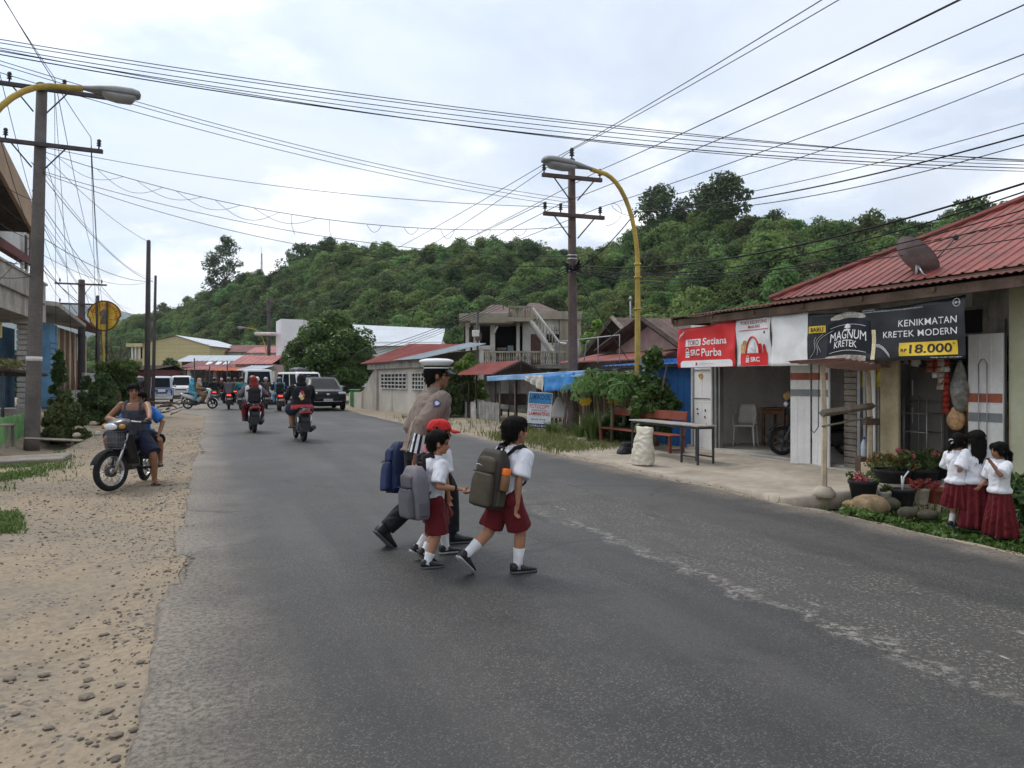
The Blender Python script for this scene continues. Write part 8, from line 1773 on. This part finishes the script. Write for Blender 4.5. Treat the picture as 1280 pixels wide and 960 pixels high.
def scooter(label,loc,rz,pm,lit=False,plate=M_PLATE,group='motorcycles riding along the road',lean=0.,simple=False):
 t=thing('scooter',label,'scooter',loc,rz,group);t.rotation_euler=(0,lean,rz)
 wheel(t,(0,.62,.27),.27,.09,'front_wheel',M_GREYP);wheel(t,(0,-.60,.27),.27,.11,'rear_wheel',M_GREYP)
 mb=MB();mb.loft(prof_loft([(-.98,.78,.05,.03),(-.92,.76,.10,.06),(-.70,.68,.15,.11),(-.40,.60,.16,.14),(-.15,.50,.15,.16),(-.02,.40,.12,.10)]));mb.build('rear_body',pm,t)
 mb=MB();mb.loft(prof_loft([(-.86,.80,.07,.03),(-.72,.82,.12,.04),(-.45,.79,.15,.05),(-.15,.755,.14,.045),(.02,.70,.09,.04)]));mb.build('seat',M_SEAT,t)
 mb=MB();mb.bbox((0,.12,.30),(.26,.46,.09),.03);mb.bbox((0,-.28,.34),(.22,.5,.22),.04);mb.build('floorboard',M_GREYP,t)
 mb=MB();g=[[(.21*(i/4-1)*(1-.25*abs(q-.45)),.34+.13*q+.05*(1-(i/4-1)**2),.28+.66*q)for i in range(9)]for q in [j/6 for j in range(7)]];mb.sheet(g,.03,True,(0,-1,0));mb.build('leg_shield',pm,t)
 mb=MB();mb.loft(prof_loft([(.28,.99,.05,.05),(.34,1.0,.15,.08),(.45,.98,.16,.10),(.54,.95,.10,.07),(.57,.94,.03,.03)]));mb.build('handlebar_cowl',pm,t)
 mb=MB();mb.ell((0,.545,.95),(.085,.04,.055));mb.build('headlight',M_LAMPL,t)
 mb=MB();mb.tube([(-.34,.22,1.03),(-.16,.36,1.02),(.16,.36,1.02),(.34,.22,1.03)],.016,6);mb.build('handlebar',M_BLACKP,t)
 for g in (-1,1):
  mb=MB();mb.tube([(g*.33,.22,1.03),(g*.22,.31,1.025)],.023,7);mb.build('grip',M_SEAT,t)
  mb=MB();mb.tube([(g*.22,.33,1.03),(g*.30,.34,1.20)],.008,5);mb.ell((g*.32,.34,1.24),(.06,.02,.045));mb.build('mirror',M_BLACKP,t)
  mb=MB();mb.tube([(g*.10,.47,.60),(g*.10,.60,.28)],.025,6);mb.build('fork_leg',M_GREYP,t)
  mb=MB();mb.tube([(g*.13,-.62,.28),(g*.15,-.72,.60)],.028,6);mb.build('shock_absorber',M_CHROME,t)
  mb=MB();mb.ell((g*.11,-.94,.71),(.035,.03,.025));mb.build('turn_signal',M_TAIL,t)
 mb=MB();mb.loft([[(x,.62+.31*math.cos(a),.27+.31*math.sin(a))for x in (-.065,-.03,.03,.065)]for a in [PI*.2+PI*.75*i/10 for i in range(11)]],False,True,False);mb.build('front_fender',pm,t)
 mb=MB();mb.loft([[(x*(1-.25*q),-.80-.16*q,.62-.36*q)for x in (-.11,-.05,.05,.11)]for q in [j/4 for j in range(5)]],False,True,False);mb.loft([[(x*(1-.25*q),-.815-.16*q,.62-.36*q)for x in (.11,.05,-.05,-.11)]for q in [j/4 for j in range(5)]],False,True,False);mb.build('rear_mudguard',M_BLACKP,t)
 mb=MB();mb.bbox((0,-.965,.735),(.20,.05,.075),.015);mb.build('tail_light',tail_lit()if lit else M_TAIL,t)
 mb=MB();mb.bbox((0,-.925,.55),(.19,.012,.095),.003,(.4,0,0));p_=mb.build('number_plate',plate,t)
 mb=MB();mb.tube([(.17,.02,.24),(.18,-.30,.25)],.03,8);mb.tube([(.18,-.30,.25),(.185,-.42,.27),(.20,-.86,.36)],[.04,.062,.055],10);mb.build('exhaust',M_ENG,t)
 mb=MB();mb.bbox((0,-.35,.27),(.20,.44,.20),.05);mb.build('engine',M_ENG,t)
 mb=MB();mb.tube([(-.30,-.12,.33),(.30,-.12,.33)],.014,6);mb.build('footrest',M_BLACKP,t)
 return t
def rider(label,fr,shirt,trous,head='helmet',hm=None,pel=(0,-.22,.86),H=1.62,bulk=1.1,pose='ride',skirt=False,vox=.018,skin=M_SK2,group=None,sleeve='long',shorts=False,lean=.10,feet=False):
 hands=[(-.30,.16,1.03),(.30,.16,1.03)]if pose=='ride' else [(-.14,pel[1]+.24,.86),(.14,pel[1]+.24,.86)]
 an=[(-.17,.10,.37),(.17,.10,.37)]if pose=='ride' else [(-.24,pel[1]+.26,.42),(.24,pel[1]+.26,.42)]
 f=Fig(H,.0 if H>1.5 else .6,pel,(0,lean),an,[(-.1,1,-.05),(.1,1,-.05)],hands,[(-.9,-.5,-.8),(.9,-.5,-.8)],[(-.45,1,.7),(.45,1,.7)],bulk=bulk,head=(0,-.05,0))
 t=person(label,fr,group);f.body(skin,t,vox,.7,hands=not (vox>.015));f.shirt(shirt,t,vox,sleeve,.022,hem=[(-.08,.105,.085)],wr=.006,seed=len(label))
 if shorts:f.shorts(trous,t,1.0,1.4,vox,.016)
 else:f.trousers(trous,t,vox,.016,end=.97)
 for i in (0,1):f.shoe(i,M_SHOE,t)if not feet else f.shoe(i,M_SHOE,t,sandal=True)
 h=f.hh
 if head=='helmet':
  mb=MB();mb.ell((0,-.02*h,.60*h),(.52*h,.60*h,.54*h),None,18,12,f.hm);o=mb.build('helmet',hm or P_BLK,t);mb=MB();mb.ell((0,.17*h,.50*h),(.43*h,.46*h,.26*h),(-.1,0,0),14,8,f.hm);mb.build('visor',M_DARKGLASS,o)
 elif head=='veil':
  mb=MB();mb.ell((0,-.05*h,.58*h),(.46*h,.52*h,.50*h),None,16,12,f.hm);mb.loft([[f.hm@Vector((rx*h*math.cos(2*PI*k/16),(y+ry*math.sin(2*PI*k/16))*h,z*h))for k in range(16)]for z,rx,ry,y in ((.6,.44,.46,-.05),(.2,.46,.46,-.05),(-.2,.72,.55,0),(-.65,.98,.66,0),(-.9,.9,.6,0))]);fuse(mb,'veil',hm or C_PLUM,t,.018,3)
 else:f.hair(t,'short',vox*.8)
 return t,f
Fd=lambda u,v,extra=0.:Frame(*R(u,v).xy,-math.degrees(TH)+extra)
def gp(px,py):p=ground(px,py);return p,UV(p.x,p.y)
rg_='riders on the motorcycles ahead'
def bike_at(px,py,label,pm,lit,turn=0.,plate=M_PLATE,lean=0.):
 p=ground(px,py);q=p+DD*.60;fr=Frame(q.x,q.y,-math.degrees(TH)+turn);scooter(label,tuple(fr.o),fr.rz,pm,lit,plate,lean=lean);return fr
fr=bike_at(378,552,'nearest scooter, grey with a tall rear mudguard, under the hooded rider',P_GRY,False,plate=M_GREYP,turn=-3)
t,f=rider('rider in a black hoodie with a printed back and dark shorts on the nearest scooter',fr,C_BLACK,C_NAVY,'hood',None,(0,-.30,.83),1.66,1.45,vox=.012,skin=M_SK1,shorts=True,feet=True)
h=f.hh;mb=MB();mb.ell((0,-.04*h,.56*h),(.50*h,.56*h,.58*h),None,16,12,f.hm);mb.loft([f.ring(f.N-f.up*.02,.12,.10,f.sr,f.sf),f.ring(f.N+f.up*.05,.13,.12,f.sr,f.sf),f.ring(f.N+f.up*.12,.09,.10,f.sr,f.sf)]);fuse(mb,'hood',C_BLACK,t,.012,3,None,.004,14,3)
mb=MB();rings=[f.ring(f.P+f.up*z,.105*1.66*1.45*.86+.045,.076*1.66*1.45*.9+.05,f.hr,f.up.cross(f.hr),20)for z in (-.06,.0,.05)];mb.loft(rings,False);mb.build('shirt_hem',cloth_mat('coral_red_shirt',(.55,.06,.07)),t)
bk=f.P+f.up*.30-f.sf*(.064*1.66*1.45+.030);rs=random.Random(4)
for i,c_ in enumerate(['print_orange','print_white','print_orange','print_red','print_white','print_yellow']):
 mb=MB();n=9;T=Matrix((f.sr,f.up,f.sf*-1)).transposed().to_4x4();T.translation=bk+f.sr*rs.uniform(-.06,.06)+f.up*(rs.uniform(-.11,.11)-.0)-f.sf*(.002*i);mb.prism([((.03+.035*rs.random())*math.cos(2*PI*k/n),(.03+.035*rs.random())*math.sin(2*PI*k/n))for k in range(n)],.006,T)
 mb.build('back_print',mat(c_,{'print_orange':(.55,.20,.06),'print_white':(.6,.57,.55),'print_red':(.45,.05,.06),'print_yellow':(.6,.42,.12)}[c_],.7,.2,8,0),t)
fr=bike_at(317,541,'dark scooter carrying a driver and a pillion with a black school bag',P_BLK,False,turn=-2,plate=M_GREYP)
t,f0=rider('driver in a grey jacket hidden behind the pillion with the black bag',fr,C_GREY,C_BLACK,'helmet',P_BLK,(0,-.05,.84),1.60,1.1)
t,f=rider('pillion in white shirt, maroon trousers and red headscarf',fr,C_WHITE,C_MAROON,'veil',cloth_mat('rust_red_scarf',(.22,.03,.025)),(0,-.42,.86),1.48,1.1,'pillion',skin=M_SK1)
backpack('black school bag on the back of the pillion in white',fr,f,.34,.20,.44,M_BAGK,M_BAGK,M_BAGK,zoff=.0,tilt=0)
def duo(px,py,sl,pm,lit,rl,shirt,trous,head='helmet',hm=None,pil=None,turn=0.,H=1.62,bulk=1.15):
 fr=bike_at(px,py,sl,pm,lit,turn);rider(rl,fr,shirt,trous,head,hm,(0,-.18,.85),H,bulk)
 if pil:return rider(pil[0],fr,pil[1],pil[2],pil[3],pil[4],(0,-.50,.88),1.55,1.05,'pillion'),fr
 return None,fr
(t,f),fr=duo(350,514,'scooter with a glowing red tail light under the rider in pale blue',P_RED,True,'driver in front of the rider in the pale blue uniform',C_NAVY,C_GREY,'helmet',P_BLK,('rider in pale blue uniform and dark helmet with a black bag',C_LBLUE,C_LBLUE,'helmet',paint('teal_helmet',(.03,.10,.13))))
backpack('black bag worn by the rider in pale blue',fr,f,.36,.20,.48,M_BAGK,M_BAGK,M_BAGK)
duo(333,511,'grey scooter just beyond the pair with the black school bag',P_GRY,False,'rider in a brown jacket and grey helmet',C_BRN,C_GREY,'helmet',P_SIL)
duo(303,512,'white scooter ridden by the person in teal',P_WHT,False,'rider in a teal jacket on the white scooter',C_TEAL,cloth_mat('cream_trousers',(.5,.48,.42)),'helmet',P_BLK,turn=8)
duo(286,512,'black scooter with lit tail light and white plate in the middle of the queue',P_BLK,True,'broad rider in a black jacket with white shoulders',C_BLACK,C_BLACK,'helmet',P_BLK,('pillion in a grey and white top behind the broad black rider',C_GREY,C_BLACK,'helmet',P_GRY),bulk=1.35)
duo(268,505,'scooter with lit tail light between the broad rider and the crossing scooter',P_GRY,True,'rider in black with a dark helmet farther down the queue',C_BLACK,C_GREY,'helmet',P_BLK,bulk=1.25)
duo(340,503,'small dark scooter near the white minibus',P_BLK,False,'rider in a plum top beside the white minibus',C_PLUM,C_NAVY,'helmet',P_RED)
duo(312,505,'dark scooter hidden behind the riders at mid road',P_GRY,True,'rider in a rust jacket at mid road',cloth_mat('rust_jacket',(.16,.04,.03)),C_BLACK,'helmet',P_BLK)
duo(277,500,'farthest scooter of the queue below the orange awning',P_RED,False,'farthest rider of the queue in a maroon top',C_MAROON,C_BLACK,'helmet',P_SIL)
duo(256,498,'dark scooter far down the road before the stalls',P_BLK,False,'rider in dark blue far down the road',C_NAVY,C_BLACK,'veil',C_BRN)
duo(358,505,'dark scooter beside the white van',P_BLK,False,'rider in a khaki top beside the white van',C_KHAKI,C_BLACK,'helmet',P_WHT)
duo(322,516,'dark scooter close behind the brown-jacketed rider',P_BLK,True,'rider in navy with a white helmet near the middle of the road',C_NAVY,C_BLACK,'helmet',P_WHT)
duo(294,503,'grey scooter in the thick of the queue',P_GRY,True,'rider in olive in the thick of the queue',C_KHAKI,C_BLACK,'helmet',P_BLK)
duo(366,500,'scooter between the white van and the black SUV',P_BLK,False,'rider in a white shirt between the white van and the black SUV',C_WHITE,C_GREY,'hair')
duo(226,495,'scooter coming towards the viewer on the far left lane',P_BLK,False,'rider in a plum veil coming towards the viewer',C_PLUM,C_PLUM,'veil',C_PLUM,turn=180)
duo(240,498,'dark scooter near the left edge of the far road',P_GRY,False,'rider in grey near the left edge of the far road',C_GREY,C_BLACK,'helmet',P_BLK)
p=ground(250,511);fr=Frame(p.x,p.y,82);scooter('white and black scooter turning across the road, seen from the side',tuple(fr.o),fr.rz,P_WHT,False)
t,f=rider('rider in khaki uniform and pale veil on the turning scooter',fr,C_KHAKI,C_KHAKI,'veil',cloth_mat('pale_veil',(.42,.34,.26)),(0,-.10,.84),1.58,1.05)
t,f=rider('pillion in a light blue veil and dress on the turning scooter',fr,cloth_mat('sky_blue_dress',(.10,.38,.52)),C_LBLUE,'veil',cloth_mat('sky_blue_dress',(.10,.38,.52)),(0,-.46,.87),1.52,1.05,'pillion')
fr=Frame(-5.61,11.33,171.4,-.06);st=rad(-30)
t=thing('motorcycle','dark underbone motorcycle with spoked wheels standing on the dirt shoulder','motorcycle',tuple(fr.o),fr.rz)
FWc=Vector((0,.60,.285));SA=Vector((0,.42,.8))
def steer(p):p=Vector(p);q=Matrix.Rotation(st,3,'Z')@(p-SA);return q+SA
wheel(t,steer(FWc),.285,.075,'front_wheel',M_CHROME,36,None,st);wheel(t,(0,-.60,.285),.285,.085,'rear_wheel',M_CHROME,36)
for g in (-1,1):mb=MB();mb.tube([steer((g*.085,.40,.80)),steer((g*.085,.50,.52)),steer((g*.075,.60,.285))],[.022,.024,.028],8);mb.build('fork_leg',M_CHROME,t)
mb=MB();gr_=[[tuple(steer((x,.60+(.325-.02*abs(x/.06))*math.cos(a),.285+(.325-.02*abs(x/.06))*math.sin(a))))for x in (-.068,-.04,0,.04,.068)]for a in [PI*.12+PI*.72*i/12 for i in range(13)]];mb.sheet(gr_,.005,True,(0,0,1));mb.build('front_fender',M_TYRE,t)
mb=MB();mb.lathe([(.001,-.03),(.085,-.03),(.085,.03),(.001,.03)],12,Matrix.Translation(steer(FWc))@Matrix.Rotation(st,4,'Z')@Matrix.Rotation(PI/2,4,'Y'));mb.build('brake_hub',M_ENG,t)
mb=MB();gr_=[[(.20*(i/4-1)*(1-.35*q),.28+.10*q+.05*(1-(i/4-1)**2),.36+.48*q)for i in range(9)]for q in [j/6 for j in range(7)]];mb.sheet(gr_,.02,True,(0,-1,0));mb.build('leg_shield',P_BLK,t)
mb=MB();mb.loft([[steer(p)for p in r]for r in prof_loft([(.34,.93,.06,.05),(.40,.95,.17,.07),(.50,.93,.19,.08),(.58,.91,.14,.06),(.63,.90,.04,.03)])]);mb.build('handlebar_cowl',P_GRY,t)
mb=MB();mb.ell(tuple(steer((0,.605,.905))),(.125,.035,.05),(0,0,st));mb.build('headlight',M_LAMPL,t)
for g in (-1,1):mb=MB();mb.ell(tuple(steer((g*.16,.555,.91))),(.045,.03,.035));mb.build('turn_signal',mat('amber_lens',(.5,.25,.05),.3,.1,4,0),t)
mb=MB();mb.tube([steer((-.34,.22,.95)),steer((-.18,.38,.97)),steer((.18,.38,.97)),steer((.34,.22,.95))],.013,7);mb.build('handlebar',M_CHROME,t)
for g in (-1,1):mb=MB();mb.tube([steer((g*.345,.215,.95)),steer((g*.25,.31,.96))],.019,8);mb.build('grip',M_SEAT,t)
mb=MB();bx=lambda x,y,z:tuple(steer((x,y,z)))
for z in (.60,.68,.76,.84):mb.tube([bx(-.11,.44,z),bx(-.11,.60,z),bx(.11,.60,z),bx(.11,.44,z),bx(-.11,.44,z)],.006,5)
for i in range(9):x=-.11+.0275*i;mb.tube([bx(x,.60,.84),bx(x,.60,.60),bx(x,.44,.60)],.004,4)
for i in range(5):
 for g in (-1,1):mb.tube([bx(g*.11,.44+.04*i,.84),bx(g*.11,.44+.04*i,.60)],.004,4)
mb.build('wire_basket',mat('grey_wire',(.16,.16,.165),.5,.1,5,0,metal=.5),t);mb=MB();mb.bbox(bx(0,.52,.71),(.205,.145,.21),.02,(0,0,st));mb.build('basket_lining',M_GREYP,t)
mb=MB();mb.loft(prof_loft([(-.92,.70,.05,.03),(-.80,.68,.11,.06),(-.45,.60,.12,.10),(-.10,.56,.11,.09),(.10,.52,.08,.07),(.28,.62,.05,.08)]));mb.build('rear_body',P_BLK,t)
mb=MB();mb.loft(prof_loft([(-.80,.77,.09,.03),(-.55,.77,.13,.04),(-.15,.74,.13,.045),(.06,.69,.08,.04)]));mb.build('seat',M_SEAT,t)
mb=MB();mb.bbox((0,.02,.36),(.20,.26,.22),.05);mb.ell((0,.20,.38),(.08,.12,.09));mb.ell((.11,-.02,.33),(.05,.12,.12));mb.build('engine',M_ENG,t)
for g in (-1,1):mb=MB();mb.tube([(g*.08,.05,.27),(g*.28,.05,.27)],.014,6);mb.tube([(g*.19,.05,.275),(g*.29,.05,.275)],.022,6);mb.build('footrest',M_SEAT,t)
mb=MB();mb.tube([(.10,.22,.30),(.14,.05,.20),(.15,-.3,.22),(.17,-.85,.30)],[.018,.02,.035,.042],9);mb.build('exhaust',M_CHROME,t);mb=MB();mb.tube([(-.09,.0,.3),(-.16,-.04,.25),(-.20,-.12,.2)],.012,6);mb.build('kick_starter',M_ENG,t)
hL,hR_=steer((-.31,.25,.985)),steer((.31,.25,.985))
gl_=fr.loc((-5.33,11.42,-.06))
fman=Fig(1.58,0,(0,-.16,.74),(.0,.12),[gl_+Vector((0,-.05,.075)),Vector((.24,.02,.36))],[(-.55,.75,0),(.25,1,0)],[hL+Vector((-.02,-.02,0)),hR_+Vector((.02,-.02,0))],[(-1,-.5,-.5),(1,-.5,-.5)],[(-.8,.8,.4),(.5,1,.5)],head=(rad(-22),.02,0),curl=(1.0,1.0),palms=[(.1,.2,-1),(-.1,.2,-1)],bulk=1.12)
t=person('man in a grey-blue vest and navy shorts astride the motorcycle at the roadside',fr);fman.body(M_SK2,t,.0075,.5,True);fman.hair(t,'short');fman.face(t)
mb=MB();fman.torso(mb,.014,-.10,.86,None)
for i in (0,1):
 c=fman.sh[i].lerp(fman.N,.42);mb.tube([c-fman.up*.10+fman.sf*.085,c-fman.up*.0+fman.sf*.055,c+fman.up*.018,c-fman.sf*.06,c-fman.up*.10-fman.sf*.085],.034,8,flat=.6,hint=fman.sr)
fuse(mb,'vest',C_TANK,t,.009,3,.6,.005,12,3)
fman.shorts(C_NAVY,t,.92,1.45,.010,.015,.006)
for i in (0,1):fman.shoe(i,M_SHOE,t,sandal=True)
fp=Fig(1.42,0,(.03,-.50,.72),(-.09,.30),[(-.30,-.35,.32),(.26,-.35,.32)],[(-.2,1,0),(.2,1,0)],[(-.30,-.28,.74),(.15,-.25,.8)],[(-1,-.6,0),(1,-.6,0)],[(-.8,.8,.5),(.8,.8,.5)],head=(.2,0,0))
t=person('passenger in a bright blue T-shirt sitting behind the man on the motorcycle',fr);fp.body(M_SK2,t,.012,.6,True);fp.hair(t);fp.shirt(C_BLUE,t,.012,'short',.016,hem=[(-.06,.10,.08)]);fp.shorts(C_BLACK,t,1.0,1.3)
for i in (0,1):fp.shoe(i,M_SHOE,t,sandal=True)
mp=S(sx(1019,.75),.75,.10);o=scooter('black scooter parked in the garage bay with a tan cloth over its handlebar',tuple(mp),RZ_RIGHT+PI-.35,P_BLK,False,group='scooters');del o['group']
fr_=Matrix.Translation(mp)@Matrix.Rotation(RZ_RIGHT+PI-.35,4,'Z');mb=MB();mb.ell((0,0,0),(.22,.12,.13),(.2,.1,0),14,9);o=fuse(mb,'cloth',mat('tan_rag',(.40,.27,.10),.9,.2,6,.3),None,.015,1,None,.03,9,4,label='tan cloth thrown over the handlebar of the parked black scooter',cat='cloth');o.location=fr_@Vector((.05,.36,1.08))
def car(name,label,cat,loc,rz,pm,L,Wd,Ht,hood,hoodz,belt,wsl,rsl,tumble=.80,lower=None,grille=None,wr=.32,plate=M_PLATE,z0=.22,roofr=None):
 """local +Y is the front"""
 t=thing(name,label,cat,loc,rz);w=Wd/2;f,r=L/2,-L/2
 def sec(y,k,zb,zt,n=18):
  o=[]
  for i in range(n):
   a=2*PI*i/n;ca,sa=math.cos(a),math.sin(a);hh=(zt-zb)/2;o.append((w*k*math.copysign(abs(ca)**.36,ca)*(1 if sa<.3 else 1-.05*(sa-.3)),y,zb+hh+hh*math.copysign(abs(sa)**.5,sa)))
  return o
 hz=hoodz;mb=MB();yw=f-hood
 secs=[(f,.80,z0+.18,hz-.22),(f-.05,.92,z0+.06,hz-.10),(f-.22,.99,z0,hz-.03)]
 if hood>.5:secs+=[(f-hood*.5,1,z0,hz+.02),(yw,1,z0,belt)]
 else:secs+=[(yw-.1,1,z0,belt)]
 secs+=[(0,1.0,z0,belt),(r+.35,1,z0,belt),(r+.08,.96,z0+.04,belt-.03),(r,.86,z0+.16,belt-.12)]
 mb.loft([sec(*q)for q in secs]);mb.build('body',pm,t)
 yf0,yf1,yr0,yr1=yw+.06,yw-wsl,r+.10,r+.10+rsl;wt=w*tumble
 def gh(z,y0,y1,hw,e=.10):return [(-hw+e,y0,z),(hw-e,y0,z),(hw,y0-e,z),(hw,y1+e,z),(hw-e,y1,z),(-hw+e,y1,z),(-hw,y1+e,z),(-hw,y0-e,z)]
 mb=MB();mb.loft([gh(belt-.06,yf0,yr0,w*.955),gh(Ht-.10,yf1+.10,yr1,wt+.02),gh(Ht-.03,yf1-.03,yr1+.04,wt-.03),gh(Ht,yf1-.22,yr1+.2,wt-.16)],True,False);mb.build('roof',roofr or pm,t)
 def lerpv(a,b,q):return tuple(x+(y-x)*q for x,y in zip(a,b))
 B=[(-w*.955+.1,yf0,belt-.06),(w*.955-.1,yf0,belt-.06)];T=[(-wt+.08,yf1+.10,Ht-.10),(wt-.08,yf1+.10,Ht-.10)]
 def pane(n,a,b,c,d,out,mg=.05):
  P=[Vector(q)for q in (a,b,c,d)];C=sum(P,Vector())/4;N_=(P[1]-P[0]).cross(P[3]-P[0]).normalized();N_=N_ if N_.dot(Vector(out))>0 else -N_
  Q=[C+(p-C)*(1-mg*2/max(.3,(p-C).length)*.6)+N_*.012 for p in P];mb=MB();mb.add(Q+[q-N_*.02 for q in Q],[(0,1,2,3),(7,6,5,4),(0,4,5,1),(1,5,6,2),(2,6,7,3),(3,7,4,0)]);return mb.build(n,M_DARKGLASS,t)
 pane('windscreen',B[0],B[1],T[1],T[0],(0,1,.5))
 pane('rear_window',(-w*.955+.1,yr0,belt-.02),(w*.955-.1,yr0,belt-.02),(wt-.08,yr1,Ht-.10),(-wt+.08,yr1,Ht-.10),(0,-1,.3))
 nW=3
 for g in (-1,1):
  for i in range(nW):
   q0,q1=i/nW+.02,(i+1)/nW-.02;yb=lambda q:lerp(yf0-.12,yr0+.12,q);yt=lambda q:lerp(yf1,yr1+.1,q)
   pane('side_window',(g*w*.955,yb(q0),belt-.03),(g*w*.955,yb(q1),belt-.03),(g*(wt+.02),yt(q1),Ht-.12),(g*(wt+.02),yt(q0),Ht-.12),(g,0,.2),.03)
  for y in (f-.78,r+.72):wheel(t,(g*(w-.10),y,wr),wr,.2,'wheel',M_SILR)
  mb=MB();mb.bbox((g*(w+.10),yf0-.15,belt+.06),(.18,.08,.14),.03);mb.build('mirror',pm,t)
  mb=MB();mb.bbox((g*w*.74,f-.06,hz-.16),(w*.40,.12,.11),.03,(0,0,-g*.22));mb.build('headlight',M_LAMPL,t)
  mb=MB();mb.bbox((g*w*.84,r+.02,belt-.12),(w*.2,.08,.34),.02);mb.build('tail_light',M_TAIL,t)
 mb=MB();mb.bbox((0,f-.03,hz-.27),(Wd*(.62 if grille else .5),.10,.20 if grille else .09),.02);g_=mb.build('grille',M_BLACKP,t)
 mb=MB();mb.bbox((0,f-.05,z0+.14),(Wd*.90,.18,.20),.05);mb.build('bumper',lower or pm,t);mb=MB();mb.bbox((0,r+.06,z0+.16),(Wd*.90,.18,.2),.05);mb.build('bumper',lower or pm,t)
 mb=MB();mb.bbox((0,f+.045,z0+.30),(.44,.015,.13),.004);mb.build('number_plate',plate,t);mb=MB();mb.bbox((0,r-.012,z0+.40),(.44,.015,.13),.004);mb.build('number_plate',plate,t)
 return t
M_SILR=mat('wheel_silver',(.25,.25,.26),.4,.1,4,0,metal=.5)
M_JET=mat('jet_trim',(.006,.006,.007),.7,.1,3,0,spec=.06)
p=ground(411,513.5);c=Vector((p.x,p.y,0))+DD*2.1+DN*-.05
sv=car('black_suv','black SUV coming towards the viewer past the hooded rider','car',(c.x,c.y,0),TH+PI,paint('deep_black_paint',(.004,.0045,.006),.22,.0),4.5,1.83,1.66,1.0,1.02,1.08,1.0,.6,.72,M_JET,True,.34)
for z in (.62,.72,.82):mb=MB();mb.bbox((0,2.255,z),(1.0,.02,.022),.004);mb.build('grille_bar',M_GREYP,sv)
mb=MB();mb.bbox((0,2.27,.46),(1.35,.03,.035),.008);mb.build('silver_trim',M_SILR,sv);mb=MB();mb.ell((0,2.275,.80),(.09,.02,.055));mb.build('badge',M_CHROME,sv)
for g in (-1,1):mb=MB();mb.bbox((g*.66,-.1,1.71),(.03,1.7,.035),.008);mb.build('roof_rail',M_GREYP,sv)
text('B 1834 KYR',(-.20,.485,.20,.56),M_INKK,sv,'lettering',0,lambda q:Vector((-q.x,2.306,q.z)),bold=.01)
c=Vector((-.332*49,49,0));car('minibus','white high-roofed minibus ahead of the scooter queue','minibus',(c.x,c.y,0),TH,P_WHT,4.8,1.8,2.15,.55,1.05,1.15,.5,.22,.84)
c=Vector((-.276*47.5,47.5,0));vn=car('van','white van with luggage on its roof behind the black SUV','van',(c.x,c.y,0),TH+PI+.28,P_WHT,4.5,1.75,2.0,.5,1.0,1.10,.55,.25,.84)
mb=MB();mb.ell((0,-.3,2.12),(.5,.7,.18));mb.bbox((.2,.5,2.1),(.5,.5,.2),.05);mb.build('roof_luggage',M_GREYP,vn)
c=Vector((-.43*63,63,0));car('minivan','white minivan coming towards the viewer on the far left lane','van',(c.x,c.y,0),TH+PI,P_WHT,4.2,1.7,1.85,.8,1.0,1.08,.6,.25,.82)
c=Vector((-.449*68,68,0));car('silver_van','silver van half hidden beside the far white minivan','van',(c.x,c.y,0),TH+PI,P_SIL,4.2,1.7,1.9,.6,1.0,1.08,.5,.25,.82)
c=Vector((-.456*50,50,0));bj=car('motor_rickshaw','small blue and white three-wheeled motor cab behind the twin poles','rickshaw',(c.x,c.y,0),TH+PI+.05,paint('pale_blue_white_paint',(.45,.50,.58)),2.6,1.35,1.75,.25,.95,1.05,.25,.15,.88,P_WHT,None,.24)
for g in (-1,1):mb=MB();mb.bbox((g*.42,1.27,.72),(.42,.05,.36),.02);mb.build('blue_panel',P_BLU,bj)
mb=MB();mb.bbox((.69,0,.75),(.03,1.6,.55),.01);mb.build('blue_panel',P_BLU,bj);mb=MB();mb.bbox((-.69,0,.75),(.03,1.6,.55),.01);mb.build('blue_panel',P_BLU,bj)
c=Vector((-.505*46,46,0));car('parked_car','dark maroon car parked behind the clipped tree and the poles','car',(c.x,c.y,0),TH+PI-.2,paint('maroon_paint',(.07,.02,.03)),4.2,1.7,1.75,.9,.95,1.02,.6,.4,.8)
p=ground(436,509);mb=MB();mb.bbox((0,0,.45),(.5,.5,.9),.05);mb.bbox((0,0,.94),(.56,.56,.08),.03);o=mb.build('green_bin',mat('green_plastic',(.10,.26,.09),.5,.2,3),label='green rubbish bin between the black SUV and the whitewashed wall',cat='bin');o.location=(p.x+.1,p.y+1.2,0)
# HAZE
mb=MB();mb.box((-300,900,190),(7600,4400,390),None);M_HAZE=bpy.data.materials.new('haze');M_HAZE.use_nodes=True;nt=M_HAZE.node_tree;nt.nodes.remove(nt.nodes['Principled BSDF'])
pv=nt.nodes.new('ShaderNodeVolumePrincipled');pv.inputs['Color'].default_value=(.82,.89,1,1);pv.inputs['Density'].default_value=.00015;pv.inputs['Anisotropy'].default_value=.2;nt.links.new(pv.outputs[0],nt.nodes['Material Output'].inputs['Volume'])
mb.build('haze',M_HAZE,kind='stuff')
bpy.data.scenes.remove(TMP)
